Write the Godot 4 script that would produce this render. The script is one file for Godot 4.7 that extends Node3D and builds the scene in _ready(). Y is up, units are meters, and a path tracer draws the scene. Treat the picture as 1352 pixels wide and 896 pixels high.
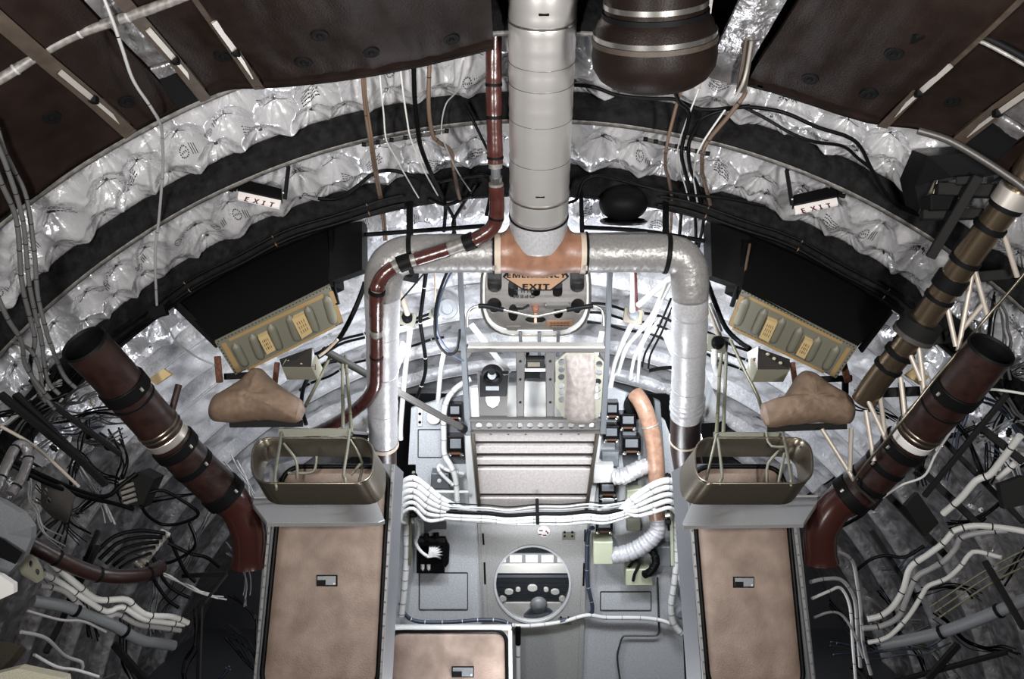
extends Node3D

const F := 1081.0                      # focal length in pixels of a 1352 x 896 frame
const EYE := Vector3(0, 2.6, 0)        # the camera stands here, looking along -z
var M := {}
var taken := {}
var origin := {}
var rng := RandomNumberGenerator.new()
var fold := FastNoiseLite.new()

# ---------------------------------------------------------------- places
func px(x: float, y: float, d: float) -> Vector3:
	return EYE + Vector3((x - 676.0) * d / F, (448.0 - y) * d / F, -d)

func pts(s: String) -> PackedVector3Array:         # "x,y,d/x,y,d" -> points
	var out := PackedVector3Array()
	for w in s.split("/"):
		var q := w.split(",")
		out.append(px(float(q[0]), float(q[1]), float(q[2])))
	return out

func pts2(s: String) -> PackedVector2Array:        # "x,y/x,y" -> outline
	var out := PackedVector2Array()
	for w in s.split("/"):
		var q := w.split(",")
		out.append(Vector2(float(q[0]), float(q[1])))
	return out

func smooth(p: PackedVector3Array, step := 0.03, closed := false) -> PackedVector3Array:
	var out := PackedVector3Array()
	var m := p.size()
	var last := m if closed else m - 1
	for i in last:
		var a: Vector3 = p[(i - 1 + m) % m] if closed else p[maxi(i - 1, 0)]
		var b: Vector3 = p[i]
		var c: Vector3 = p[(i + 1) % m]
		var e: Vector3 = p[(i + 2) % m] if closed else p[mini(i + 2, m - 1)]
		var k := clampi(int(ceil(b.distance_to(c) / step)), 1, 24)
		for j in k:
			out.append(b.cubic_interpolate(c, a, e, float(j) / k))
	if not closed:
		out.append(p[m - 1])
	return out

func sp(s: String, step := 0.03) -> PackedVector3Array:
	return smooth(pts(s), step)

class Plane3:                                       # a flat face: u and v axes in it, n towards the viewer
	var o: Vector3
	var n: Vector3
	var eye: Vector3
	var f: float
	func at(x: float, y: float, h := 0.0) -> Vector3:
		var r := Vector3((x - 676.0) / f, (448.0 - y) / f, -1.0)
		return eye + r * ((o - eye).dot(n) / r.dot(n)) + n * h
	func over(x: float, y: float, h := 0.0) -> Vector3:      # the point h above the plane that shows at this place
		var r := Vector3((x - 676.0) / f, (448.0 - y) / f, -1.0)
		return eye + r * ((o + n * h - eye).dot(n) / r.dot(n))
	func slip(x: float, y: float, h: float) -> Vector2:      # how far a point of the plane shifts in the picture when raised by h
		var p := at(x, y, h) - eye
		return Vector2(676.0 - p.x / p.z * f, 448.0 + p.y / p.z * f) - Vector2(x, y)
	func under(q: PackedVector2Array, h: float) -> PackedVector2Array:   # an outline measured on top of a box, moved to the foot of the box
		var c := Vector2.ZERO
		for w in q:
			c += w
		c /= q.size()
		var d := slip(c.x, c.y, h)
		var out := PackedVector2Array()
		for w in q:
			out.append(w - d)
		return out

func plane(s: String) -> Plane3:
	var q := pts(s)
	var pl := Plane3.new()
	pl.o = q[0]
	pl.n = (q[1] - q[0]).cross(q[2] - q[0]).normalized()
	if pl.n.dot(EYE - q[0]) < 0:
		pl.n = -pl.n
	pl.eye = EYE
	pl.f = F
	return pl

# ---------------------------------------------------------------- mesh builder
class MB:
	var v := PackedVector3Array()
	var n := PackedVector3Array()
	var ix := PackedInt32Array()

	func tri(a: Vector3, b: Vector3, c: Vector3, nn: Vector3) -> void:
		var k := v.size()
		v.append(a); v.append(b); v.append(c)
		n.append(nn); n.append(nn); n.append(nn)
		if (c - a).cross(b - a).dot(nn) >= 0:
			ix.append(k); ix.append(k + 1); ix.append(k + 2)
		else:
			ix.append(k); ix.append(k + 2); ix.append(k + 1)

	func flat(a: Vector3, b: Vector3, c: Vector3, out: Vector3) -> void:
		var nn := (c - a).cross(b - a).normalized()
		if nn.dot(out) < 0:
			nn = -nn
		tri(a, b, c, nn)

	func quad(a: Vector3, b: Vector3, c: Vector3, d: Vector3, out: Vector3) -> void:
		flat(a, b, c, out)
		flat(a, c, d, out)

	func grid(rows: Array, s := 1.0, wrap := false) -> void:
		var k := v.size()
		var nr := rows.size()
		var nc: int = rows[0].size()
		for i in nr:
			var up: PackedVector3Array = rows[maxi(i - 1, 0)]
			var dn: PackedVector3Array = rows[mini(i + 1, nr - 1)]
			var r: PackedVector3Array = rows[i]
			for j in nc:
				var j0 := (j - 1 + nc) % nc if wrap else maxi(j - 1, 0)
				var j1 := (j + 1) % nc if wrap else mini(j + 1, nc - 1)
				v.append(r[j])
				n.append((dn[j] - up[j]).cross(r[j1] - r[j0]).normalized() * s)
		var cols := nc if wrap else nc - 1
		for i in nr - 1:
			for j in cols:
				var a := k + i * nc + j
				var b := k + i * nc + (j + 1) % nc
				var c := a + nc
				var d := b + nc
				if s > 0:
					ix.append(a); ix.append(b); ix.append(c)
					ix.append(b); ix.append(d); ix.append(c)
				else:
					ix.append(a); ix.append(c); ix.append(b)
					ix.append(b); ix.append(c); ix.append(d)

	func ring_rows(p: PackedVector3Array, r: Array, sides: int, flatten := 1.0, ref := Vector3.ZERO) -> Array:
		var rows := []
		var t := (p[1] - p[0]).normalized()
		var a := ref - t * ref.dot(t) if ref != Vector3.ZERO else t.cross(Vector3.UP if absf(t.y) < 0.9 else Vector3.RIGHT)
		a = a.normalized()
		for i in p.size():
			var t1 := (p[mini(i + 1, p.size() - 1)] - p[maxi(i - 1, 0)]).normalized()
			a = (a - t1 * a.dot(t1)).normalized()
			var b := t1.cross(a)
			var row := PackedVector3Array()
			var rr: float = r[mini(i, r.size() - 1)]
			for j in sides:
				var f := TAU * j / sides
				row.append(p[i] + (a * cos(f) + b * sin(f) * flatten) * rr)
			rows.append(row)
		return rows

	func tube(p: PackedVector3Array, r, sides := 8, caps := true, flatten := 1.0, ref := Vector3.ZERO) -> void:
		if p.size() < 2:
			return
		var ra: Array = r if r is Array else [r]
		var rows := ring_rows(p, ra, sides, flatten, ref)
		grid(rows, -1.0, true)
		if caps:
			for e in [0, p.size() - 1]:
				var out := (p[0] - p[1]) if e == 0 else (p[e] - p[e - 1])
				out = out.normalized()
				for j in sides:
					tri(p[e], rows[e][j], rows[e][(j + 1) % sides], out)

	func lathe(o: Vector3, ax: Vector3, prof: Array, sides := 32, soft := false) -> void:   # prof: [along, radius] pairs
		ax = ax.normalized()
		var a := ax.cross(Vector3.UP if absf(ax.y) < 0.9 else Vector3.RIGHT).normalized()
		var b := ax.cross(a)
		var rows := []
		for q in prof:
			var row := PackedVector3Array()
			for j in sides:
				var f := TAU * j / sides
				row.append(o + ax * q[0] + (a * cos(f) + b * sin(f)) * maxf(q[1], 0.0002))
			rows.append(row)
		if soft:
			grid(rows, -1.0, true)
		else:
			for i in rows.size() - 1:
				grid([rows[i], rows[i + 1]], -1.0, true)

	func box(c: Vector3, x: Vector3, y: Vector3, z: Vector3, bev := 0.0) -> void:   # half axes
		var ax := [x, y, z]
		var dir := [x.normalized(), y.normalized(), z.normalized()]
		var lim: float = minf(x.length(), minf(y.length(), z.length())) * 0.9
		bev = minf(bev, lim)
		for k in 3:
			var u: int = (k + 1) % 3
			var w: int = (k + 2) % 3
			for s in [-1.0, 1.0]:
				var o: Vector3 = c + ax[k] * s
				var uu: Vector3 = ax[u] - dir[u] * bev
				var ww: Vector3 = ax[w] - dir[w] * bev
				quad(o - uu - ww, o + uu - ww, o + uu + ww, o - uu + ww, dir[k] * s)
		if bev <= 0.0:
			return
		for k in 3:
			var u: int = (k + 1) % 3
			var w: int = (k + 2) % 3
			for su in [-1.0, 1.0]:
				for sw in [-1.0, 1.0]:
					var e: Vector3 = ax[k] - dir[k] * bev
					var p0: Vector3 = c + ax[u] * su + (ax[w] - dir[w] * bev) * sw
					var p1: Vector3 = c + (ax[u] - dir[u] * bev) * su + ax[w] * sw
					quad(p0 - e, p0 + e, p1 + e, p1 - e, dir[u] * su + dir[w] * sw)
		for sx in [-1.0, 1.0]:
			for sy in [-1.0, 1.0]:
				for sz in [-1.0, 1.0]:
					var q: Vector3 = c + (x - dir[0] * bev) * sx + (y - dir[1] * bev) * sy + (z - dir[2] * bev) * sz
					flat(q + dir[0] * bev * sx, q + dir[1] * bev * sy, q + dir[2] * bev * sz, dir[0] * sx + dir[1] * sy + dir[2] * sz)

	func bar(p0: Vector3, p1: Vector3, w: float, t: float, up: Vector3, bev := 0.0) -> void:
		var z := (p1 - p0) * 0.5
		var x := z.cross(up).normalized()
		var y := x.cross(z).normalized()
		box((p0 + p1) * 0.5, x * w * 0.5, y * t * 0.5, z, bev)

	func mesh(shift := Vector3.ZERO) -> ArrayMesh:
		var q := v.duplicate()
		if shift != Vector3.ZERO:
			for i in q.size():
				q[i] -= shift
		var arr := []
		arr.resize(Mesh.ARRAY_MAX)
		arr[Mesh.ARRAY_VERTEX] = q
		arr[Mesh.ARRAY_NORMAL] = n
		arr[Mesh.ARRAY_INDEX] = ix
		var m := ArrayMesh.new()
		m.add_surface_from_arrays(Mesh.PRIMITIVE_TRIANGLES, arr)
		return m

	func base() -> Vector3:
		if v.is_empty():
			return Vector3.ZERO
		var bb := AABB(v[0], Vector3.ZERO)
		for q in v:
			bb = bb.expand(q)
		return Vector3(bb.get_center().x, bb.position.y, bb.get_center().z)

# a plate with an outline (pixels on plane pl), optional holes, between heights h0 and h1 over the plane
func slab(m: MB, pl: Plane3, outline: PackedVector2Array, h0: float, h1: float, holes := [], bev := 0.0) -> void:
	var pieces: Array = [outline]
	if holes.size():
		var xs := []
		for h in holes:
			var c := 0.0
			for q in h:
				c += q.x
			xs.append(c / h.size())
		xs.append(-9000.0)
		xs.append(9000.0)
		xs.sort()
		pieces = []
		for i in xs.size() - 1:
			if xs[i + 1] - xs[i] < 0.001:
				continue
			var strip := PackedVector2Array([Vector2(xs[i], -9000), Vector2(xs[i + 1], -9000), Vector2(xs[i + 1], 9000), Vector2(xs[i], 9000)])
			var now: Array = Geometry2D.intersect_polygons(outline, strip)
			for h in holes:
				var next: Array = []
				for q in now:
					next.append_array(Geometry2D.clip_polygons(q, h))
				now = next
			pieces.append_array(now)
	for q in pieces:
		var t := Geometry2D.triangulate_polygon(q)
		for i in range(0, t.size(), 3):
			for hh in [[h1, 1.0], [h0, -1.0]]:
				if hh[1] < 0 and h1 - h0 < 0.0005:
					continue
				m.tri(pl.at(q[t[i]].x, q[t[i]].y, hh[0]), pl.at(q[t[i + 1]].x, q[t[i + 1]].y, hh[0]), pl.at(q[t[i + 2]].x, q[t[i + 2]].y, hh[0]), pl.n * hh[1])
	if h1 - h0 < 0.0005:
		return
	var loops: Array = [outline]
	loops.append_array(holes)
	for k in loops.size():
		var q: PackedVector2Array = loops[k]
		var ccw := 1.0 if Geometry2D.is_polygon_clockwise(q) else -1.0
		for i in q.size():
			var a := q[i]
			var b := q[(i + 1) % q.size()]
			var p0 := pl.at(a.x, a.y, h0)
			var p1 := pl.at(b.x, b.y, h0)
			var out := (p1 - p0).cross(pl.n) * ccw
			if k > 0:
				out = -out
			m.quad(p0, p1, pl.at(b.x, b.y, h1), pl.at(a.x, a.y, h1), -out)

func rect2(x0: float, y0: float, x1: float, y1: float, r := 0.0, seg := 5) -> PackedVector2Array:
	if r <= 0:
		return PackedVector2Array([Vector2(x0, y0), Vector2(x1, y0), Vector2(x1, y1), Vector2(x0, y1)])
	var out := PackedVector2Array()
	for c in [[x1 - r, y0 + r, -0.25], [x1 - r, y1 - r, 0.0], [x0 + r, y1 - r, 0.25], [x0 + r, y0 + r, 0.5]]:
		for i in seg + 1:
			var a: float = TAU * (c[2] + 0.25 * i / seg)
			out.append(Vector2(c[0] + cos(a) * r, c[1] + sin(a) * r))
	return out

func round2(o: PackedVector2Array, r: float, seg := 5) -> PackedVector2Array:   # rounds every corner of an outline
	var out := PackedVector2Array()
	var m := o.size()
	for i in m:
		var a := o[(i - 1 + m) % m]
		var b := o[i]
		var c := o[(i + 1) % m]
		var k := minf(r, minf(a.distance_to(b), b.distance_to(c)) * 0.49)
		var p := b + (a - b).normalized() * k
		var q := b + (c - b).normalized() * k
		for j in seg + 1:
			var t := float(j) / seg
			out.append(p.lerp(b, t).lerp(b.lerp(q, t), t))
	return out

func circ2(x: float, y: float, r: float, ry := 0.0, seg := 24) -> PackedVector2Array:
	var out := PackedVector2Array()
	for i in seg:
		out.append(Vector2(x + cos(TAU * i / seg) * r, y + sin(TAU * i / seg) * (ry if ry > 0 else r)))
	return out

# a box standing on a plane: outline on the plane raised to h1, its top edge chamfered
func block(m: MB, pl: Plane3, outline: PackedVector2Array, h0: float, h1: float, bev := 0.004) -> void:
	var c := Vector2.ZERO
	for q in outline:
		c += q
	c /= outline.size()
	var inn := PackedVector2Array()
	var w := bev / pl.at(c.x, c.y).distance_to(pl.at(c.x + 1, c.y))
	var off := Geometry2D.offset_polygon(outline, -w)
	if off.size() != 1 or off[0].size() != outline.size():
		slab(m, pl, outline, h0, h1)
		return
	inn = off[0]
	var best := 0
	for i in inn.size():
		if inn[i].distance_to(outline[0]) < inn[best].distance_to(outline[0]):
			best = i
	var same := Geometry2D.is_polygon_clockwise(inn) == Geometry2D.is_polygon_clockwise(outline)
	var k := outline.size()
	slab(m, pl, inn, h1, h1)
	for i in k:
		var a := outline[i]
		var b := outline[(i + 1) % k]
		var ia := inn[(best + (i if same else -i) + k * 2) % k]
		var ib := inn[(best + (i + 1 if same else -i - 1) + k * 2) % k]
		var mid := (a + b) * 0.5 - c
		var out := pl.at(c.x + mid.x, c.y + mid.y) - pl.at(c.x, c.y)
		m.quad(pl.at(a.x, a.y, h0), pl.at(b.x, b.y, h0), pl.at(b.x, b.y, h1 - bev), pl.at(a.x, a.y, h1 - bev), out)
		m.quad(pl.at(a.x, a.y, h1 - bev), pl.at(b.x, b.y, h1 - bev), pl.at(ib.x, ib.y, h1), pl.at(ia.x, ia.y, h1), out.normalized() + pl.n)

# ---------------------------------------------------------------- objects
func numbered(called: String) -> String:
	if not taken.has(called):
		taken[called] = 0
		return called
	taken[called] += 1
	return "%s_%03d" % [called, taken[called]]

func tag(o: Node3D, label: String, category: String, group := "") -> void:
	o.set_meta("label", label)
	o.set_meta("category", category)
	if group != "":
		o.set_meta("group", group)

func thing(called: String, label: String, category: String, at: Vector3, group := "") -> Node3D:
	var o := Node3D.new()
	o.name = numbered(called)
	o.position = at
	add_child(o)
	origin[o] = at
	tag(o, label, category, group)
	return o

func part(parent: Node3D, called: String, m: MB, material: Material) -> MeshInstance3D:
	var o := MeshInstance3D.new()
	o.name = called
	o.mesh = m.mesh()
	o.material_override = material
	o.position = -origin[parent]
	parent.add_child(o, true)
	origin[o] = Vector3.ZERO
	return o

func solo(called: String, m: MB, material: Material, label: String, category: String, group := "") -> MeshInstance3D:
	var o := MeshInstance3D.new()
	o.name = numbered(called)
	var b := m.base()
	o.mesh = m.mesh(b)
	o.material_override = material
	o.position = b
	add_child(o)
	origin[o] = b
	tag(o, label, category, group)
	return o

func struct(called: String, m: MB, material: Material) -> MeshInstance3D:
	var o := MeshInstance3D.new()
	o.name = called
	o.mesh = m.mesh()
	o.material_override = material
	add_child(o)
	origin[o] = Vector3.ZERO
	o.set_meta("kind", "structure")
	return o

func stuff(parent: Node3D, called: String, m: MB, material: Material) -> MeshInstance3D:
	var o := part(parent, called, m, material)
	o.set_meta("kind", "stuff")
	return o

func words(parent: Node3D, called: String, text: String, h: float, pl: Plane3, x: float, y: float, dx: Vector2, material: Material, lift := 0.002, bold := false, squeeze := 1.0) -> MeshInstance3D:
	var tm := TextMesh.new()
	var sf := SystemFont.new()
	sf.font_names = PackedStringArray(["Droid Sans"])
	if bold:
		sf.font_weight = 700
	tm.font = sf
	tm.text = text
	tm.font_size = 32
	tm.pixel_size = h / 23.0
	tm.depth = 0.001
	var o := MeshInstance3D.new()
	o.name = called
	o.mesh = tm
	o.material_override = material
	var p := pl.at(x, y, lift)
	var bx := (pl.at(x + dx.x, y + dx.y, lift) - p).normalized()
	var by := pl.n.cross(bx).normalized()
	o.transform = Transform3D(Basis(bx * squeeze, by, pl.n), p - origin[parent])
	parent.add_child(o, true)
	origin[o] = p
	return o

# ---------------------------------------------------------------- materials
func noise_tex(freq: float, lo: float, hi: float, kind := 0, oct := 4, warm := 0.0) -> NoiseTexture2D:
	var f := FastNoiseLite.new()
	f.seed = 7 + int(freq * 1000) + kind
	f.noise_type = FastNoiseLite.TYPE_CELLULAR if kind == 2 else FastNoiseLite.TYPE_SIMPLEX_SMOOTH
	f.frequency = freq
	f.fractal_type = FastNoiseLite.FRACTAL_RIDGED if kind == 1 else FastNoiseLite.FRACTAL_FBM
	f.fractal_octaves = oct
	var g := Gradient.new()
	g.set_color(0, Color(lo, lo - warm, lo - warm * 2.0))
	g.set_color(1, Color(hi, hi, hi))
	var t := NoiseTexture2D.new()
	t.width = 512
	t.height = 512
	t.seamless = true
	t.noise = f
	t.color_ramp = g
	return t

func noise_normal(freq: float, strength: float, kind := 0, oct := 4) -> NoiseTexture2D:
	var t := noise_tex(freq, 0, 1, kind, oct)
	t.color_ramp = null
	t.as_normal_map = true
	t.bump_strength = strength
	return t

func mat(called: String, c: Color, rough: float, metal := 0.0, tex: Texture2D = null, scale := 1.0, nrm: Texture2D = null, nscale := 1.0) -> StandardMaterial3D:
	var m := StandardMaterial3D.new()
	m.resource_name = called
	m.albedo_color = c
	m.roughness = rough
	m.metallic = metal
	if tex or nrm:
		m.uv1_triplanar = true
		m.uv1_world_triplanar = true
		m.uv1_scale = Vector3(scale, scale, scale)
	if tex:
		m.albedo_texture = tex
	if nrm:
		m.normal_enabled = true
		m.normal_texture = nrm
		m.normal_scale = nscale
	M[called] = m
	return m
# ---------------------------------------------------------------- the scene
func _ready() -> void:
	var cam := Camera3D.new()
	cam.name = "camera"
	cam.position = EYE
	cam.fov = rad_to_deg(2.0 * atan(448.0 / F))
	cam.near = 0.05
	cam.far = 60.0
	add_child(cam)
	cam.current = true
	var we := WorldEnvironment.new()
	we.name = "world_environment"
	var e := Environment.new()
	e.background_mode = Environment.BG_COLOR
	e.background_color = Color(0, 0, 0)
	e.tonemap_mode = Environment.TONE_MAPPER_LINEAR
	e.tonemap_exposure = 1.0
	e.sdfgi_enabled = true
	e.ssao_enabled = true
	e.ssil_enabled = true
	we.environment = e
	add_child(we)
	rng.seed = 4711
	fold.seed = 5
	fold.frequency = 1.0
	fold.noise_type = FastNoiseLite.TYPE_SIMPLEX_SMOOTH
	fold.fractal_octaves = 3
	materials()
	lamps()
	shell()
	ceiling_ducts()
	centre_ducts()
	gantry()
	bulkhead()
	cabinets()
	boxes_and_cones()
	side_pipes()
	signs_and_cables()
	tangles()

func materials() -> void:
	var blotch := noise_tex(0.012, 0.62, 1.0, 0, 5, 0.015)
	var stain := noise_tex(0.02, 0.5, 1.0, 0, 5, 0.02)
	var soft := noise_tex(0.011, 0.70, 1.0, 0, 6, 0.03)
	var fine := noise_tex(0.09, 0.8, 1.0, 0, 4)
	var crum := noise_normal(0.012, 9.0, 1, 4)
	var wave := noise_normal(0.03, 5.0, 0, 3)
	var grain := noise_normal(0.2, 2.0, 0, 2)
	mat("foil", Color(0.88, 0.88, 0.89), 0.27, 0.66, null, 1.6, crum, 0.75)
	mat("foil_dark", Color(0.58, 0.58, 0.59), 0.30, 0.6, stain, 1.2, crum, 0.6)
	mat("foil_side_highlight", Color(0.86, 0.86, 0.87), 0.28, 0.65, stain, 1.2, crum, 0.6)
	mat("white_lining", Color(0.78, 0.78, 0.79), 0.40, 0.2, fine, 1.2, crum, 0.4)
	mat("print", Color(0.09, 0.09, 0.10), 0.8)
	mat("frame_cloth", Color(0.115, 0.115, 0.12), 0.75, 0.0, stain, 1.6, wave, 0.8)
	mat("edge_tape", Color(0.56, 0.555, 0.545), 0.45, 0.2, stain, 3.0)
	mat("skin", Color(0.20, 0.20, 0.21), 0.6, 0.2)
	mat("brown_duct", Color(0.12, 0.092, 0.082), 0.44, 0.0, blotch, 1.1, grain, 0.25)
	mat("tan_joint", Color(0.24, 0.20, 0.165), 0.6, 0.0, blotch, 3.0)
	mat("copper_tee", Color(0.58, 0.43, 0.35), 0.40, 0.0, soft, 2.5, wave, 0.2)
	mat("red_pipe", Color(0.30, 0.16, 0.145), 0.25, 0.0, blotch, 2.0, wave, 0.25)
	mat("dark_red_pipe", Color(0.185, 0.112, 0.098), 0.40, 0.0, stain, 1.6, wave, 0.2)
	mat("silver_duct", Color(0.82, 0.81, 0.80), 0.28, 0.75, null, 2.0, grain, 0.15)
	mat("white_wrap", Color(0.66, 0.66, 0.67), 0.40, 0.1, fine, 1.5, wave, 0.3)
	mat("grey_wrap", Color(0.56, 0.555, 0.55), 0.40, 0.35, fine, 1.5, wave, 0.5)
	mat("steel", Color(0.78, 0.77, 0.75), 0.22, 0.95)
	mat("bright_metal", Color(0.82, 0.80, 0.77), 0.35, 0.8)
	mat("black", Color(0.045, 0.045, 0.048), 0.55)
	mat("black_rubber", Color(0.03, 0.03, 0.032), 0.42)
	mat("black_gloss", Color(0.03, 0.03, 0.035), 0.22)
	mat("black_box", Color(0.05, 0.05, 0.05), 0.8, 0.0, fine, 2.0)
	mat("grey_paint", Color(0.72, 0.73, 0.74), 0.42, 0.05, fine, 1.5)
	mat("blue_grey", Color(0.35, 0.36, 0.375), 0.45, 0.1, fine, 2.0)
	mat("door_grey", Color(0.60, 0.60, 0.59), 0.40, 0.1, fine, 1.5)
	mat("louver", Color(0.66, 0.635, 0.62), 0.5, 0.0, fine, 1.0)
	mat("gantry", Color(0.27, 0.26, 0.25), 0.45, 0.3, fine, 3.0)
	mat("post", Color(0.32, 0.33, 0.34), 0.35, 0.5)
	mat("white_paint", Color(0.72, 0.72, 0.71), 0.40)
	mat("apron", Color(0.50, 0.50, 0.50), 0.45, 0.1, fine, 3.0)
	mat("tan_pad", Color(0.57, 0.50, 0.455), 0.6, 0.0, soft, 1.1, grain, 0.3)
	mat("tan_cone", Color(0.47, 0.395, 0.33), 0.75, 0.0, soft, 3.0, wave, 0.3)
	mat("band", Color(0.50, 0.47, 0.42), 0.32, 0.9, noise_tex(0.05, 0.8, 1.0, 0, 3), 6.0)
	mat("wire_frame", Color(0.40, 0.40, 0.35), 0.45, 0.2)
	mat("olive", Color(0.43, 0.425, 0.375), 0.55, 0.0, fine, 4.0)
	mat("yellow_tape", Color(0.60, 0.50, 0.33), 0.6, 0.0, fine, 6.0)
	mat("label_cream", Color(0.66, 0.58, 0.42), 0.6)
	mat("brown_ink", Color(0.30, 0.17, 0.08), 0.7)
	mat("cream_box", Color(0.62, 0.61, 0.54), 0.5, 0.0, fine, 4.0)
	mat("pale_green", Color(0.68, 0.70, 0.60), 0.5, 0.0, fine, 4.0)
	mat("hatch", Color(0.39, 0.37, 0.35), 0.55, 0.1, fine, 2.0)
	mat("hatch_shade", Color(0.13, 0.12, 0.115), 0.6)
	mat("sign_tan", Color(0.43, 0.32, 0.225), 0.5)
	mat("white_wire", Color(0.70, 0.70, 0.69), 0.5)
	mat("grey_wire", Color(0.50, 0.50, 0.50), 0.5)
	mat("blue_wire", Color(0.15, 0.18, 0.24), 0.5)
	mat("brown_wire", Color(0.34, 0.275, 0.225), 0.55)
	mat("yellow_wire", Color(0.72, 0.66, 0.35), 0.5)
	mat("olive_rod", Color(0.38, 0.37, 0.30), 0.45, 0.3)
	mat("red_ink", Color(0.28, 0.03, 0.04), 0.6)
	mat("sign_white", Color(0.83, 0.81, 0.80), 0.5)
	mat("gold_tube", Color(0.50, 0.44, 0.365), 0.27, 0.9, fine, 3.0)
	mat("strut", Color(0.62, 0.59, 0.55), 0.4, 0.2)
	mat("rust", Color(0.42, 0.23, 0.12), 0.7, 0.0, stain, 6.0)
	mat("equip_grey", Color(0.45, 0.465, 0.48), 0.45, 0.1, fine, 3.0)
	mat("rack", Color(0.09, 0.09, 0.09), 0.6)
	mat("bag_cloth", Color(0.42, 0.395, 0.38), 0.8, 0.0, soft, 4.0)
	mat("pale_band", Color(0.66, 0.61, 0.55), 0.5)
	mat("hose_tan", Color(0.66, 0.53, 0.45), 0.33, 0.0, soft, 3.0)
	mat("navy", Color(0.10, 0.13, 0.18), 0.5)
	mat("gap_brown", Color(0.13, 0.115, 0.105), 0.7)
	for q in ["black", "black_box", "rack", "frame_cloth", "brown_duct", "skin", "black_rubber"]:
		M[q].metallic_specular = 0.2
	mat("rail_metal", Color(0.46, 0.45, 0.43), 0.3, 0.8)
	mat("elbow_red", Color(0.19, 0.10, 0.088), 0.2)
	mat("dull_grey_wire", Color(0.27, 0.27, 0.27), 0.6)
	mat("beam_grey", Color(0.24, 0.19, 0.23), 0.5)
	mat("rail_grey", Color(0.48, 0.47, 0.46), 0.5, 0.0, stain, 4.0)
	var gl := mat("pane", Color(0.3, 0.33, 0.36, 0.06), 0.03)
	gl.transparency = BaseMaterial3D.TRANSPARENCY_ALPHA
	var le := mat("lamp_face", Color(1, 1, 1), 0.5)
	le.emission_enabled = true
	le.emission = Color(0.95, 0.97, 1.0)
	le.emission_energy_multiplier = 2.0

# a lamp out of view: a housing, a glowing face and an area light of the same size just before it
func unseen_lamp(label: String, at: Vector3, aim: Vector3, along: Vector3, w: float, h: float, energy: float, tint: Color) -> void:
	var o := thing("unseen_lamp", label, "lamp", at)
	var z := (aim - at).normalized()
	var x := (along - z * along.dot(z)).normalized()
	var y := z.cross(x)
	var m := MB.new()
	m.box(at - z * 0.04, x * (w * 0.5 + 0.02), y * (h * 0.5 + 0.02), z * 0.03, 0.01)
	part(o, "housing", m, M.grey_paint)
	m = MB.new()
	m.box(at - z * 0.004, x * w * 0.5, y * h * 0.5, z * 0.006, 0.002)
	part(o, "lamp_face", m, M.lamp_face)
	var l := AreaLight3D.new()
	l.name = "lamp_light"
	l.area_size = Vector2(w, h)
	l.light_energy = energy
	l.light_color = tint
	l.set("area_range", 30.0)
	l.shadow_enabled = true
	l.transform = Transform3D(Basis(x, -y, -z), z * 0.008)
	o.add_child(l)

func lamps() -> void:
	unseen_lamp("unseen lamp behind the wrapped horizontal duct, placed to light the bulkhead", px(706, 333, 3.70), px(706, 850, 5.0), Vector3.RIGHT, 1.0, 0.09, 6.0, Color(0.95, 0.97, 1.0))  # hidden from view, placed to brighten the bulkhead and door
	unseen_lamp("unseen upright lamp behind the left wrapped duct, placed to light crown and bulkhead", px(506, 515, 4.32), px(720, 700, 5.8), Vector3.UP, 0.5, 0.10, 4.0, Color(0.95, 0.97, 1.0))  # out of view behind the leg, placed to light the crown and bulkhead
	unseen_lamp("unseen upright lamp behind the right wrapped duct, placed to light crown and bulkhead", px(909, 500, 4.28), px(690, 700, 5.8), Vector3.UP, 0.5, 0.10, 4.0, Color(0.95, 0.97, 1.0))  # its unseen counterpart on the right, lighting the same area
	unseen_lamp("unseen low lamp before the grey door, placed to light crown and undersides", px(706, 1010, 4.4), px(706, 100, 3.6), Vector3.RIGHT, 0.6, 0.25, 5.0, Color(0.97, 0.98, 1.0))  # below the view, placed to light the crown and undersides from beneath
	unseen_lamp("left one of two unseen lamps beside the viewer, placed to light the blankets", EYE + Vector3(-0.95, -0.1, -0.6), EYE + Vector3(-0.2, 1.5, -2.6), Vector3.UP, 0.6, 0.16, 11.0, Color(1.0, 0.985, 0.97))  # outside the view on the left, placed to light blankets and silver duct
	unseen_lamp("right one of two unseen lamps beside the viewer, placed to light the blankets", EYE + Vector3(1.15, -0.1, -0.6), EYE + Vector3(0.4, 1.5, -2.6), Vector3.UP, 0.6, 0.16, 11.0, Color(1.0, 0.985, 0.97))  # outside the view on the right, placed to light blankets and silver duct

# ---------------------------------------------------------------- fuselage shell
const RS := 3.127
func axis_y(d: float) -> float:
	return -2.095 - 0.42 * (maxf(d, 1.2) - 3.38)

func shell_pt(th: float, d: float, r: float) -> Vector3:
	return EYE + Vector3(0.09 + r * sin(th), axis_y(d) + r * cos(th), -d)

func shell_depth(x: float, y: float, r := RS) -> float:     # how deep the line of sight through a pixel meets the shell
	var a := (x - 676.0) / F
	var b := (448.0 - y) / F
	var lo := 1.2
	var hi := 9.0
	for i in 40:
		var m := (lo + hi) * 0.5
		var q := Vector2(a * m - 0.09, b * m - axis_y(m))
		if q.length() < r:
			lo = m
		else:
			hi = m
	return lo

var tufts := {}
func tuft(bay: int, c: int, r: int) -> Vector2:
	var key := Vector3i(bay, c, r)
	if not tufts.has(key):
		var h := hash(key)
		var jx := float(h % 1000) / 1000.0 - 0.5
		var jy := float((h / 1000) % 1000) / 1000.0 - 0.5
		tufts[key] = Vector2((c + 0.5 * (r & 1) + jx * 0.45) * 0.19, (r + 0.5 + jy * 0.35) * 0.15)
	return tufts[key]

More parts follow.
